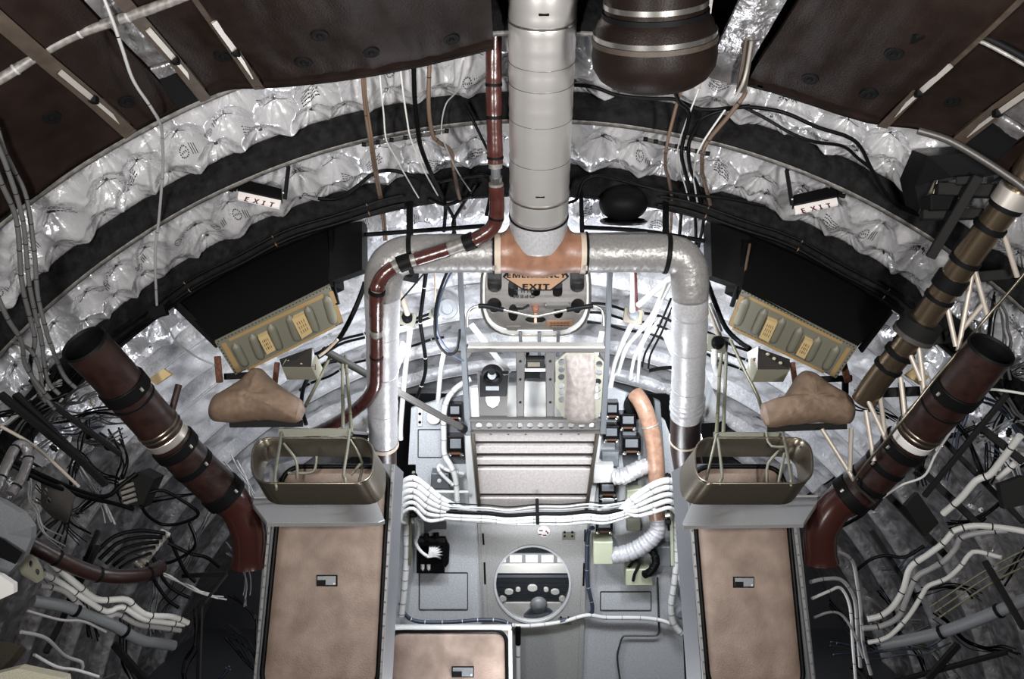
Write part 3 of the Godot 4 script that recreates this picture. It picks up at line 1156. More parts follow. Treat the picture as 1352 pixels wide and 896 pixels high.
		if s == 0:
			m2.lathe(q, t, [[-0.02, 0.079], [0.005, 0.081], [0.012, 0.075]], 40)
			part(root, "cream_cuff", m2, M.pale_band)
			m2 = MB.new()
			m2.tube(smooth(PackedVector3Array([q - t * 0.03, q + t * 0.15, q + t * 0.5])), 0.068, 32)
			part(root, "brown_end", m2, M.dark_red_pipe)
		else:
			for k in 3:
				m2.lathe(q - t * (0.05 + 0.035 * k), t, [[-0.012, 0.078], [0.0, 0.086], [0.012, 0.078]], 40, true)
			part(root, "loose_cuff", m2, M.white_wrap)
			m2 = MB.new()
			m2.tube(sp("906,545,4.07/905,572,4.16/906,600,4.26/915,640,4.38/935,690,4.45"), 0.077, 36)
			part(root, "brown_end", m2, M.dark_red_pipe)
			m2 = MB.new()
			m2.lathe(px(905, 579, 4.19), (px(906, 600, 4.26) - px(905, 572, 4.16)).normalized(), [[-0.006, 0.07], [-0.006, 0.083], [0.006, 0.083], [0.006, 0.07]], 36)
			part(root, "pale_bead", m2, M.pale_band)
	# thin red pipe
	var rp := sp("652,-50,2.93/652,40,3.0/652,130,3.1/654,215,3.2/655,245,3.25/656,278,3.30/652,297,3.33/640,309,3.345/622,318,3.36/595,328,3.375/560,339,3.385/530,348,3.39/511,359,3.39/501,372,3.40/497,392,3.43/497,440,3.62/497,495,3.80/494,512,3.86/483,528,3.95/462,546,4.1/436,562,4.25/410,574,4.35", 0.012)
	root = thing("red_pipe", "thin dark red pipe dropping beside the silver duct and bending left", "pipe", rp[rp.size() - 1])
	for q in [["652,-50,2.93", "654,216,3.2"], ["655,246,3.25", "614,321,3.365"], ["593,329,3.376", "549,343,3.386"], ["521,353,3.39", "498,381,3.415"], ["497,388,3.425", "497,432,3.59"], ["497,443,3.63", "410,574,4.35"]]:
		m = MB.new()
		var st := along(rp, q[0], q[1])
		var rad := []
		for i in st.size():
			rad.append(0.0305 + (0.0016 if i % 23 == 11 else 0.0) + fold.get_noise_1d(i * 0.3) * 0.0012)
		m.tube(st, rad, 24)
		part(root, "red_sleeve", m, M.red_pipe)
	for q in [["654,214,3.2", "654,222,3.2", 0.027, M.edge_tape], ["654,220,3.2", "655,238,3.24", 0.019, M.blue_grey], ["655,233,3.23", "655,239,3.24", 0.025, M.steel], ["655,241,3.245", "655,249,3.26", 0.029, M.edge_tape], ["616,320,3.363", "591,330,3.377", 0.027, M.edge_tape], ["552,342,3.386", "519,354,3.39", 0.0275, M.edge_tape], ["498,380,3.41", "497,390,3.43", 0.027, M.edge_tape], ["497,431,3.58", "497,444,3.63", 0.0275, M.edge_tape]]:
		m = MB.new()
		m.tube(along(rp, q[0], q[1]), q[2], 24)
		part(root, "bare_joint", m, q[3])
	for q in [["627,316,3.357", "612,322,3.365", 0.036], ["541,345,3.387", "527,350,3.39", 0.036], ["498,382,3.415", "497,386,3.42", 0.036], ["656,284,3.31", "655,287,3.315", 0.0325], ["652,108,3.07", "652,110,3.075", 0.0325], ["653,150,3.12", "653,152,3.125", 0.0325], ["653,205,3.19", "653,207,3.195", 0.033], ["497,470,3.71", "497,472,3.715", 0.032]]:
		m = MB.new()
		m.tube(along(rp, q[0], q[1]), q[2], 20)
		part(root, "black_clamp", m, M.black)
	# hangers and rods over the branches
	for q in [["541,262,3.86/541,318,3.5", "black hanger strap over the left wrapped duct", 0.03], ["879,262,3.86/879,318,3.5", "black hanger strap over the right wrapped duct", 0.03], ["767,250,3.84/769,318,3.5", "black hanger strap right of the copper tee", 0.02]]:
		m = MB.new()
		var h := pts(q[0])
		m.bar(h[0], h[1], q[2], 0.008, Vector3.BACK, 0.002)
		solo("hanger_strap", m, M.black, q[1], "strap", "")
	for q in [["478,310,3.98/560,304,3.97/640,298,3.96", "black cross rod over the left wrapped duct"], ["770,300,3.96/850,305,3.97/930,318,3.99", "black cross rod over the right wrapped duct"]]:
		m = MB.new()
		m.tube(sp(q[0]), 0.011, 10)
		solo("cross_rod", m, M.black, q[1], "rod")
	for q in [["575,246,3.74/588,268,3.86/600,292,3.98/597,315,4.06", "left dark cable crossing down to the rod over the left wrapped duct"], ["628,242,3.74/612,268,3.86/598,294,3.98/604,316,4.06", "right dark cable crossing down to the rod over the left wrapped duct"], ["566,262,3.80/590,270,3.84/622,258,3.80", "short dark cable sagging behind the tan cable left of the red pipe"], ["893,258,3.80/899,280,3.92/897,312,4.05", "dark cable dropping to the rod over the right wrapped duct"], ["800,262,3.80/862,268,3.86/890,262,3.82/906,280,3.95", "dark cable draped right of the black dome"]]:
		m = MB.new()
		m.tube(sp(q[0], 0.02), 0.0085, 10)
		solo("cable", m, M.black_rubber, q[1], "cable")
	m = MB.new()
	var sc := px(823, 268, 3.82)
	prof_dome(m, sc)
	root = thing("dome_unit", "black dome shaped unit above the right wrapped duct", "dome", sc - Vector3(0, 0.09, 0))
	part(root, "dome", m, M.black)
	m = MB.new()
	m.lathe(sc + Vector3(0, -0.075, 0), Vector3(0, 1, 0.25), [[-0.02, 0.0], [-0.02, 0.10], [-0.008, 0.115], [0.0, 0.10]], 32)
	part(root, "rim_plate", m, M.black_gloss)

func prof_dome(m: MB, c: Vector3) -> void:
	var prof := []
	for k in 11:
		var a := PI * k / 10.0
		prof.append([-cos(a) * 0.085, sin(a) * 0.115])
	m.lathe(c, Vector3(0, 1, 0.25), prof, 36, true)
# ---------------------------------------------------------------- roof hatch, gantry and louvred panel
func z2(s: String, ox: float, oy: float, k := 5.6) -> PackedVector2Array:   # an outline measured on an enlarged detail
	var out := PackedVector2Array()
	for q in pts2(s):
		out.append(Vector2(ox + q.x / k, oy + q.y / k))
	return out

func cable(called: String, p: PackedVector3Array, r: float, material: Material, label: String, cat := "cable", group := "", ties := 0, tie_mat: Material = null, sides := 8) -> MeshInstance3D:
	var m := MB.new()
	m.tube(p, r, sides)
	var o := solo(called, m, material, label, cat, group)
	if ties > 0:
		for k in ties:
			m = MB.new()
			ring_at(m, p, int(p.size() * (k + 0.5) / ties), r * 1.07, maxf(r * 0.2, 0.0016), sides)
			part(o, "cable_tie", m, tie_mat if tie_mat else M.black)
	return o

func gantry() -> void:
	# hatch in the crown
	var hp := plane("707,362,4.50/637,437,5.10/777,437,5.10")
	var out := round2(pts2("636,325/779,325/778.5,438.5/635.5,438.5"), 46, 8)
	var inner := round2(pts2("640,329/775,329/774.5,433/639.5,433"), 44, 8)
	var root := thing("roof_hatch", "beige emergency exit hatch with round holes and a white rim, under the copper tee", "hatch", hp.at(707, 437))
	var m := MB.new()
	slab(m, hp, out, -0.05, 0.02, [inner])
	part(root, "rim", m, M.white_paint)
	var rim := PackedVector3Array()
	for q in out:
		rim.append(hp.at(q.x, q.y, 0.02))
	rim.append(rim[0])
	m = MB.new()
	m.tube(rim, 0.008, 8)
	part(root, "rim_seal", m, M.band)
	var holes := []
	for h in [[653, 358, 9.5, 27], [762, 358, 9.5, 27], [677.5, 379, 6.5, 12.5], [707, 381, 6.3, 9.5], [736, 379, 6.5, 12.0]]:
		holes.append(rect2(h[0] - h[2], h[1] - h[3], h[0] + h[2], h[1] + h[3], h[2] * 0.99, 6))
	for h in [[652.5, 401, 10, 10.5], [763, 402, 9.5, 10.5], [677.5, 411, 6.5, 12], [737, 411, 6.4, 8.5], [707, 420, 14, 5.5]]:
		holes.append(circ2(h[0], h[1], h[2], h[3], 20))
	m = MB.new()
	slab(m, hp, inner, 0.004, 0.012, holes)
	part(root, "inner_skin", m, M.hatch)
	m = MB.new()
	slab(m, hp, inner, -0.05, -0.04)
	part(root, "outer_skin", m, M.hatch_shade)  # dark tone stands in for the shade inside the hatch cavity
	m = MB.new()
	for x in [664, 692, 722, 750]:
		slab(m, hp, rect2(x - 1, 332, x + 1, 428), -0.04, -0.01)
	part(root, "stiffener", m, M.hatch_shade)
	m = MB.new()
	slab(m, hp, z2("440,490/545,490/510,528/450,528", 590, 340), 0.012, 0.02)
	slab(m, hp, z2("770,490/905,490/870,528/790,528", 590, 340), 0.012, 0.02)
	part(root, "rim_cleat", m, M.hatch)
	m = MB.new()
	slab(m, hp, pts2("664,362/680,343/738,343/751,362/728,380/691,380"), 0.012, 0.017)
	part(root, "exit_placard", m, M.black)
	m = MB.new()
	slab(m, hp, pts2("667,362/682,345/736,345/748,362/726.5,378/692,378"), 0.012, 0.0195)
	part(root, "placard_face", m, M.sign_tan)
	words(root, "lettering", "EMERGENCY", 0.055, hp, 707.5, 359.0, Vector2(10, 0), M.black, 0.021, true, 0.72)
	words(root, "lettering", "EXIT", 0.06, hp, 707, 374.5, Vector2(10, 0), M.black, 0.021, true, 0.9)
	words(root, "lettering", "PULL", 0.034, hp, 692, 381.5, Vector2(-10, 0), M.print, 0.014, true)
	words(root, "lettering", "OPEN", 0.034, hp, 692, 388.5, Vector2(-10, 0), M.print, 0.014, true)
	m = MB.new()
	slab(m, hp, pts2("722,420.5/756,420/755.5,429.5/722,429.5"), 0.012, 0.015)
	part(root, "label_plate", m, M.sign_tan)
	m = MB.new()
	for l in 2:
		for k in 6:
			slab(m, hp, rect2(726 + k * 4.4, 422.4 + l * 3.4, 729.6 + k * 4.4, 424.2 + l * 3.4), 0.015, 0.0158)
	stuff(root, "label_print", m, M.brown_ink)
	m = MB.new()
	m.lathe(hp.at(707, 402, 0.012), hp.n, [[0.0, 0.022], [0.02, 0.02], [0.03, 0.012], [0.045, 0.012], [0.05, 0.0]], 20)
	m.box(hp.at(707, 410, 0.04), Vector3(0.008, 0, 0), hp.at(707, 403) - hp.at(707, 410), hp.n * 0.008, 0.003)
	part(root, "latch_handle", m, M.rust)
	m = MB.new()
	m.box(hp.at(736, 399.5, 0.02), Vector3(0.07, 0, 0), (hp.at(736, 397) - hp.at(736, 400)) * 1.0, hp.n * 0.012, 0.005)
	part(root, "slide_bar", m, M.rail_metal)
	m = MB.new()
	var pull := PackedVector3Array([hp.at(680, 403, 0.02), hp.at(684, 399.5, 0.04), hp.at(690, 398.5, 0.045), hp.at(698, 398.5, 0.02)])
	m.tube(smooth(pull), 0.007, 8)
	part(root, "pull_cord", m, M.black)
	# bent hand rail before the hatch
	var hr := sp("617.5,432,4.62/617,422,4.62/619,411,4.62/627,405,4.62/641,404,4.62/665,409,4.62/700,416.5,4.62/709,417,4.62/716,416,4.62/748,409,4.62/776,404.5,4.62/787,404.5,4.62/795,410,4.62/797,420,4.62/797,430,4.62", 0.012)
	m = MB.new()
	m.tube(hr, 0.0085, 12)
	root = solo("hand_rail", m, M.rail_metal, "bent metal hand rail with two black grips crossing in front of the hatch", "rail")
	for q in [["632,404,4.62", "664,409,4.62"], ["748,409,4.62", "783,404,4.62"]]:
		m = MB.new()
		m.tube(along(hr, q[0], q[1]), 0.0145, 14)
		part(root, "grip", m, M.black_rubber)
	m = MB.new()
	m.box(px(707, 420, 4.63), Vector3(0.008, 0, 0), Vector3(0, 0.028, 0), Vector3(0, 0, 0.006), 0.002)
	part(root, "centre_clip", m, M.sign_tan)
	# gantry frame
	var g := plane("607,360,4.5/617,575,5.05/806,360,4.5")
	root = thing("ladder_gantry", "grey metal gantry frame standing under the roof hatch", "frame", g.at(706, 575))
	var sh := "post"
	for o in ["603.5,345/610.5,345/616,462/623,574/614,574/608.5,462", "802.5,345/809.5,345/805,462/800,572/791.5,572/798,462"]:
		m = MB.new()
		block(m, g, pts2(o), -0.03, 0.012)
		part(root, "post", m, M.post)
	m = MB.new()
	block(m, g, pts2("616,457/799,457/799,463.5/616,463.5"), -0.03, 0.016)
	part(root, "cross_bar", m, M.gantry)
	m = MB.new()
	block(m, g, pts2("618,455.5/798,455.5/798,457.5/618,457.5"), -0.035, 0.02, 0.002)
	part(root, "bright_strip", m, M.bright_metal)
	for o in ["615,463/624,463/616,475", "799,463/790,463/798,475"]:
		m = MB.new()
		slab(m, g, pts2(o), -0.01, 0.008)
		part(root, "gusset", m, M.gantry)
	for o in [[681, 693], [720, 733]]:
		m = MB.new()
		block(m, g, pts2("%f,463/%f,463/%f,554/%f,554" % [o[0], o[1], o[1] - 1.0, o[0] + 1.0]), -0.02, 0.006)
		part(root, "upright", m, M.gantry)
		m = MB.new()
		for y in [476, 500, 530]:
			m.lathe(g.at((o[0] + o[1]) * 0.5, y, 0.006), g.n, [[0.0, 0.008], [0.004, 0.007], [0.005, 0.0]], 10)
		stuff(root, "rivet", m, M.black)
	holes = []
	for x in [238, 313, 388, 463, 540, 615, 692, 768, 845, 918, 997, 1075]:
		holes.append(circ2(590 + x / 5.6, 561.3, 4.1, 3.9, 18))
	m = MB.new()
	slab(m, g, pts2("620,552.5/793,552.5/792,569.5/621.5,569.5"), -0.004, 0.004, holes)
	part(root, "perforated_plate", m, M.gantry)
	m = MB.new()
	slab(m, g, pts2("620,551/793,551/793,553/620,553"), -0.01, 0.022)
	slab(m, g, pts2("621,568.5/792,568.5/792,570/621,570"), -0.01, 0.018)
	part(root, "plate_flange", m, M.gantry)
	# bracket plate with the round black instrument
	m = MB.new()
	var u := z2("285,640/285,450/300,480/320,500/345,503/370,495/390,470/390,640", 590, 450)
	u = pts2("641.5,514/659.5,514/659.5,530/657,536/650.5,539.5/644,536/641.5,530")
	slab(m, g, z2("225,225/460,225/455,320/440,560/430,570/240,570/228,330", 590, 450), -0.006, 0.004, [u])
	part(root, "bracket_plate", m, M.gantry)
	var ins := thing("round_instrument", "black instrument with a round lens ring mounted on the left of the gantry", "instrument", g.at(652, 519))
	m = MB.new()
	block(m, g, z2("248,218/455,218/440,380/248,385", 590, 450), 0.004, 0.045)
	part(ins, "body", m, M.black_gloss)
	m = MB.new()
	m.lathe(g.at(650, 487, 0.045), g.n, [[0.0, 0.062], [0.045, 0.060], [0.05, 0.05], [0.03, 0.044], [0.02, 0.03]], 32)
	part(ins, "lens_ring", m, M.black)
	m = MB.new()
	m.lathe(g.at(650, 487, 0.05), g.n + Vector3(0, 0.3, 0), [[0.0, 0.032], [0.05, 0.022], [0.055, 0.0]], 24)
	part(ins, "cone", m, M.equip_grey)
	m = MB.new()
	m.lathe(g.at(650, 481, 0.05), g.n + Vector3(0, 0.3, 0), [[0.0, 0.026], [0.06, 0.02], [0.062, 0.0]], 24)
	part(ins, "cap", m, M.black)
	m = MB.new()
	slab(m, g, z2("290,303/386,303/386,333/290,333", 590, 450), 0.045, 0.047)
	part(ins, "label_plate", m, M.equip_grey)
	# perforated panel with the quilted bag
	m = MB.new()
	holes = []
	for q in [[848, 150], [848, 205], [846, 262], [846, 326], [848, 372], [850, 427], [1126, 165], [1122, 228], [1116, 295], [1112, 350], [1110, 407]]:
		holes.append(circ2(590 + q[0] / 5.6, 450 + q[1] / 5.6, 4.4, 4.2, 16))
	slab(m, g, z2("880,82/1085,82/1160,150/1150,480/1105,592/880,592/803,470/803,150", 590, 450), 0.0, 0.008, holes)
	part(root, "perforated_panel", m, M.olive)
	var bo := round2(z2("873,95/1088,88/1102,300/1090,420/1100,560/1060,605/980,615/900,600/868,540/872,440/886,300", 590, 450), 5)
	m = MB.new()
	pillow(m, g, bo, 0.01, 0.07, 0.006)
	solo("quilted_bag", m, M.bag_cloth, "beige quilted bag strapped over the perforated panel, right side of the gantry", "bag")
	# between the uprights
	m = MB.new()
	block(m, g, z2("582,140/726,140/726,206/582,206", 590, 450), -0.05, 0.0)
	var lb := solo("terminal_box", m, M.rack, "small dark box with a pale label between the two gantry uprights", "box")
	m = MB.new()
	slab(m, g, z2("598,156/688,156/688,188/598,188", 590, 450), 0.0, 0.002)
	part(lb, "label_plate", m, M.band)
	m = MB.new()
	block(m, g, z2("572,208/734,208/734,236/572,236", 590, 450), -0.06, -0.01)
	solo("white_bar", m, M.white_paint, "short white bar under the labelled box between the gantry uprights", "bar")
	m = MB.new()
	block(m, g, z2("574,250/690,250/690,312/574,312", 590, 450), -0.12, -0.05)
	solo("terminal_box", m, M.black, "small black box lower down between the two gantry uprights", "box")
	var bp := plane("625,480,5.30/625,575,5.32/790,480,5.30")
	for q in ["622,512/683,509/683,574/624,574", "684,503/790,506/788,574/684,574"]:
		m = MB.new()
		slab(m, bp, pts2(q), -0.02, 0.0)
		solo("back_plate", m, M.white_paint, ["white back plate seen left of the left gantry upright", "white back plate seen between the two gantry uprights"][0 if q.begins_with("622") else 1], "panel")
	for k in 3:
		m = MB.new()
		m.bar(px(687 + k * 25, 438, 5.05), px(688 + k * 24, 470, 5.2), 0.02, 0.02, Vector3.BACK, 0.003)
		solo("blue_stay", m, M.blue_grey, ["blue grey stay under the left end of the hatch rim", "blue grey stay under the middle of the hatch rim", "blue grey stay under the right end of the hatch rim"][k], "stay", "blue stays under the hatch")
	for q in [["622,428,4.85/655,472,5.1/672,492,5.2", "white diagonal brace left of the gantry, behind its crossbar"], ["795,438,4.9/786,470,5.1", "short white brace at the right gantry post"]]:
		m = MB.new()
		var pp := pts(q[0])
		m.bar(pp[0], pp[pp.size() - 1], 0.035, 0.012, Vector3.BACK, 0.003)
		solo("white_brace", m, M.white_paint, q[1], "brace")
	m = MB.new()
	m.tube(sp("428,462,4.02/520,514,4.5/612,566,4.98"), 0.0195, 14)
	lb = solo("grey_strut", m, M.gantry, "grey tube strut running from the left stowage box down to the gantry foot", "strut")
	m = MB.new()
	m.lathe(px(612, 566, 4.98), px(612, 566, 4.98) - px(520, 514, 4.5), [[-0.03, 0.0], [-0.03, 0.026], [0.01, 0.026], [0.02, 0.02]], 16)
	part(lb, "end_fitting", m, M.black)
	# louvred panel
	var lp := plane("625,570,5.07/632,660,5.50/787,570,5.07")
	root = thing("louvred_panel", "pale louvred panel with dark gaps below the gantry", "louvre", lp.at(706, 668))
	m = MB.new()
	slab(m, lp, pts2("624,582/788,582/773,676/633,676"), -0.12, -0.09)
	part(root, "backing", m, M.gap_brown)  # darkened tone stands in for the shade between the slats
	for y in [[570.5, 582.5], [589.6, 598.4], [606.0, 613.2], [619.6, 651.6], [657.6, 674.0]]:
		m = MB.new()
		var f := func(yy: float, e: float) -> Array: return [626.5 + (yy - 570) * 0.085 + e, 786.5 - (yy - 570) * 0.145 - e]
		var a: Array = f.call(y[0], 0.0)
		var b: Array = f.call(y[1], 0.0)
		block(m, lp, PackedVector2Array([Vector2(a[0], y[0]), Vector2(a[1], y[0]), Vector2(b[1], y[1]), Vector2(b[0], y[1])]), -0.03, 0.0, 0.002)
		part(root, "slat", m, M.louver)
	for o in ["621.5,569/626.5,569/636,676/631,676", "787,569/791.5,569/775.5,676/771,676"]:
		m = MB.new()
		block(m, lp, pts2(o), -0.12, 0.02)
		part(root, "side_rail", m, M.band)
	m = MB.new()
	for x in [648, 671, 694, 741, 764]:
		m.lathe(lp.at(x, 572.6, 0.0), lp.n, [[0.0, 0.008], [0.003, 0.007], [0.004, 0.0]], 10)
	stuff(root, "rivet", m, M.gantry)

# a soft cushion on a plane: outline, edge height and middle height
func pillow(m: MB, pl: Plane3, o: PackedVector2Array, h0: float, h1: float, waves := 0.012) -> void:
	var c := Vector2.ZERO
	for q in o:
		c += q
	c /= o.size()
	var rows := []
	for k in 9:
		var t := k / 8.0
		var row := PackedVector3Array()
		for q in o:
			var p := c.lerp(q, t)
			var h := h0 + (h1 - h0) * pow(maxf(1.0 - pow(t, 4.0), 0.0), 0.6)
			row.append(pl.at(p.x, p.y, h + fold.get_noise_2d(p.x * 0.11, p.y * 0.05) * waves * (1.0 - t * 0.6)))
		rows.append(row)
	var last := PackedVector3Array()
	for q in o:
		last.append(pl.at(q.x, q.y, 0.0))
	rows.append(last)
	var s := 1.0
	var a: Vector3 = rows[2][0]
	if (rows[3][0] - rows[1][0]).cross(rows[2][1] - a).dot(pl.n) < 0:
		s = -1.0
	var k0 := m.v.size()
	m.grid(rows, s, true)
	for i in o.size() * 2:
		m.n[k0 + i] = pl.n

# ---------------------------------------------------------------- grey bulkhead with its boxes, door and harnesses
func relay(pl: Plane3, x0: float, y0: float, x1: float, y1: float, label: String) -> void:
	var d := pl.slip((x0 + x1) * 0.5, (y0 + y1) * 0.5, 0.085)
	x0 -= d.x; x1 -= d.x; y0 -= d.y; y1 -= d.y
	var o := thing("relay_block", label, "relay", pl.at((x0 + x1) * 0.5, y1), "black relay blocks on the grey bulkhead")
	var m := MB.new()
	block(m, pl, rect2(x0, y0, x1, y1), 0.0, 0.085, 0.008)
	part(o, "body", m, M.black_gloss)
	m = MB.new()
	var w := x1 - x0
	var h := y1 - y0
	block(m, pl, rect2(x0 + w * 0.16, y0 + h * 0.12, x1 - w * 0.16, y0 + h * 0.55), 0.085, 0.09, 0.002)
	part(o, "label_plate", m, M.equip_grey)
	for s in [0.12, 0.88]:
		m = MB.new()
		m.lathe(pl.at(x0 + w * s, y1 - h * 0.14, 0.085), pl.n, [[0.0, 0.012], [0.006, 0.012], [0.008, 0.006], [0.008, 0.0]], 10)
		part(o, "terminal_screw", m, M.steel)
	m = MB.new()
	slab(m, pl, rect2(x0 + w * 0.2, y1 - h * 0.26, x1 - w * 0.2, y1 - h * 0.16), 0.085, 0.088)
	part(o, "amber_strip", m, M.brown_ink)

func plate_box(called: String, pl: Plane3, o: PackedVector2Array, h0: float, h1: float, material: Material, label: String, cat: String, group := "") -> MeshInstance3D:
	var m := MB.new()
	block(m, pl, pl.under(o, h1), h0, h1, 0.005)
	return solo(called, m, material, label, cat, group)

func bulkhead() -> void:
	var b := plane("676,600,5.6/676,896,6.07/900,600,5.6")
	var m := MB.new()
	var door_hole := pts2("631,689/779,689/772,800/764,915/641,915/636,800")
	slab(m, b, pts2("543,539/586,526/625,508/800,508/832,520/878,555/894,600/896,700/904,900/904,1080/505,1080/505,900/520,720/520,645/549,634/549,613/539,613"), -0.03, 0.0, [door_hole])
	var w := struct("wall_bulkhead", m, M.grey_paint)
	for o in [[553, 755, 618, 805], [792, 780, 860, 806], [551.5, 566, 584, 604]]:
		m = MB.new()
		slab(m, b, rect2(o[0], o[1], o[2], o[3], 2), 0.0, 0.004, [rect2(o[0] + 1.3, o[1] + 1.3, o[2] - 1.0, o[3] - 1.0, 1.5)])
		part(w, "access_frame", m, M.gantry)
		m = MB.new()
		slab(m, b, rect2(o[0] + 2, o[1] + 2, o[2] - 2, o[3] - 2, 1.5), 0.0, 0.003)
		part(w, "access_panel", m, M.grey_paint)
	m = MB.new()
	slab(m, plane("676,600,6.1/676,896,6.5/900,600,6.1"), pts2("470,545/540,520/880,520/960,560/960,1000/470,1000"), -0.02, 0.0, [circ2(703, 768, 56, 58, 24)])
	struct("wall_added_shade_sheet", m, M.black)  # black sheet added to stand in for the shade behind the bulkhead
	# door with the round window
	var hole := circ2(703, 768, 48.5, 49.5, 48)
	m = MB.new()
	slab(m, b, door_hole, -0.01, 0.022, [hole])
	w = struct("door_1", m, M.door_grey)
	for s in [["635,690/640,690/647,905/642,905", "636.5,701/639,701/640,716/637.5,716", "638.5,739/641,739/642,768/639.5,768"], ["770,690/776,690/768,905/762,905", "771,696/773,696/772.5,712/770.5,712", "769.5,740/772,740/771,770/768.5,770"]]:
		m = MB.new()
		slab(m, b, pts2(s[0]), 0.022, 0.030)
		part(w, "edge_strip", m, M.door_grey)
		for k in [1, 2]:
			m = MB.new()
			slab(m, b, pts2(s[k]), 0.030, 0.032)
			part(w, "slot", m, M.black)
	m = MB.new()
	slab(m, b, circ2(703, 768, 50.5, 51.5, 48), 0.022, 0.032, [circ2(703, 768, 48, 49, 48)])
	part(w, "window_ring", m, M.grey_paint)
	for q in [[742, 700], [737, 812]]:
		m = MB.new()
		slab(m, b, rect2(q[0], q[1], q[0] + 17, q[1] + 10), 0.022, 0.027)
		part(w, "catch_plate", m, M.olive)
		m = MB.new()
		for k in 4:
			m.lathe(b.over(q[0] + 3.5 + 10 * (k & 1), q[1] + 2.5 + 5 * (k >> 1), 0.027), b.n, [[0.0, 0.009], [0.003, 0.008], [0.004, 0.0]], 8)
		stuff(w, "rivet", m, M.black)
	m = MB.new()
	m.lathe(b.over(718, 701, 0.022), b.n, [[0.0, 0.042], [0.002, 0.042], [0.002, 0.0]], 24)
	var stk := part(w, "round_sticker", m, M.sign_white)
	m = MB.new()
	for q in [[-4, -3, 5, 1.5], [3, -2, 2, 2], [-5, 2, 4, 1.4], [1, 3, 5, 1.4], [5, 0, 2, 3]]:
		slab(m, b, rect2(718 + q[0] - q[2] * 0.5, 701 + q[1] - q[3] * 0.5, 718 + q[0] + q[2] * 0.5, 701 + q[1] + q[3] * 0.5), 0.024, 0.0255)
	part(stk, "red_print", m, M.red_ink)
	# what shows through the round window
	var wp := plane("676,700,6.5/676,800,6.58/760,700,6.5")
	m = MB.new()
	slab(m, wp, rect2(640, 700, 768, 840), -0.08, -0.05)
	struct("wall_far_room", m, M.black)
	m = MB.new()
	slab(m, wp, rect2(645, 733, 762, 745), -0.05, -0.03)
	var ww := solo("far_wall_band", m, M.equip_grey, "grey wall band with panes seen through the round door window", "panel")
	for k in 5:
		m = MB.new()
		slab(m, wp, rect2(652 + k * 21, 734.5, 668 + k * 21, 744), -0.03, -0.026)
		part(ww, "pane", m, M.white_paint)
	m = MB.new()
	slab(m, wp, rect2(645, 745.5, 762, 757), -0.05, -0.01)
	solo("white_ledge", m, M.white_paint, "broad white ledge seen through the round door window", "ledge")
	m = MB.new()
	slab(m, wp, rect2(645, 757.5, 762, 800), -0.05, -0.035)
	ww = solo("slatted_rack", m, M.navy, "dark blue slatted rack seen through the round door window", "rack")
	for k in 6:
		m = MB.new()
		slab(m, wp, rect2(648, 760.5 + k * 6, 759, 763.6 + k * 6), -0.035, -0.02)
		part(ww, "slat", m, M.blue_grey if k == 0 else M.rack)
	m = MB.new()
	slab(m, wp, rect2(645, 796, 762, 830), -0.05, 0.0)
	solo("white_plinth", m, M.white_paint, "white base with a grey dome on it, low in the round door window", "ledge")
	m = MB.new()
	m.lathe(wp.at(711, 796, 0.03), wp.n, [[0.0, 0.07], [0.03, 0.066], [0.055, 0.045], [0.065, 0.0]], 24, true)
	solo("grey_dome", m, M.equip_grey, "grey dome low in the round door window", "dome")
	m = MB.new()
	slab(m, wp, round2(pts2("690,812/700,802/726,802/735,812/730,820/695,820"), 4), 0.0, 0.04)
	solo("dark_cushion", m, M.blue_wire, "dark blue base block under the grey dome in the round door window", "block")
	var k := 0
	for q in [[664, 790, 6, 4], [672, 781, 7, 4], [684, 778, 4, 3], [703, 776, 8, 5], [721, 778, 4, 3], [733, 781, 7, 4], [742, 790, 5, 4]]:
		m = MB.new()
		slab(m, wp, circ2(q[0], q[1], q[2] * 0.8, q[3] * 0.8, 14), -0.02, 0.01)
		solo("small_lamp_glass", m, M.white_paint, "%s white button lamp in the arc seen through the round door window" % ["lowest left", "second from left", "third from left", "large middle", "third from right", "second from right", "lowest right"][k], "lamp", "button lamps in the round window")
		k += 1
	var lo := thing("unseen_lamp", "small unseen lamp above the round door window, placed to light what lies behind", "lamp", px(703, 712, 6.25))  # out of view, placed to light the things behind the window
	m = MB.new()
	m.box(px(703, 711, 6.25), Vector3(0.25, 0, 0), Vector3(0, 0.012, 0), Vector3(0, 0, 0.02), 0.003)
	part(lo, "lamp_face", m, M.lamp_face)
	var l := AreaLight3D.new()
	l.name = "lamp_light"
	l.area_size = Vector2(0.5, 0.05)
	l.light_energy = 0.9
	l.shadow_enabled = true
	l.set("area_range", 30.0)
	l.transform = Transform3D(Basis(Vector3.RIGHT, -0.9), Vector3(0, -0.025, -0.02))
	lo.add_child(l)
	m = MB.new()
	slab(m, b, circ2(703, 768, 48.4, 49.4, 40), 0.004, 0.006)
	struct("window_1", m, M.pane)
	# left side of the bulkhead
	plate_box("bracket_plate", b, pts2("551,539/558,538/557,563/551,563"), 0.0, 0.02, M.white_paint, "small white bracket with two bolts at the upper left of the bulkhead", "bracket")
	m = MB.new()
	for y in [546, 557]:
		m.lathe(b.over(554.3, y, 0.02), b.n, [[0.0, 0.01], [0.004, 0.01], [0.005, 0.0]], 10)
	part(get_node("bracket_plate"), "bolt", m, M.black)
	m = MB.new()
	m.lathe(b.over(573, 549, 0.0), b.n, [[0.0, 0.05], [0.03, 0.05], [0.04, 0.044], [0.042, 0.0]], 28)
	solo("round_boss", m, M.white_paint, "round white boss at the upper left of the bulkhead, by the strut", "boss")
	relay(b, 592, 534, 609, 556, "upper black relay block left of the gantry foot, behind the strut")
	relay(b, 591, 576, 612, 604, "lower black relay block left of the louvred panel, with a tall pale label")
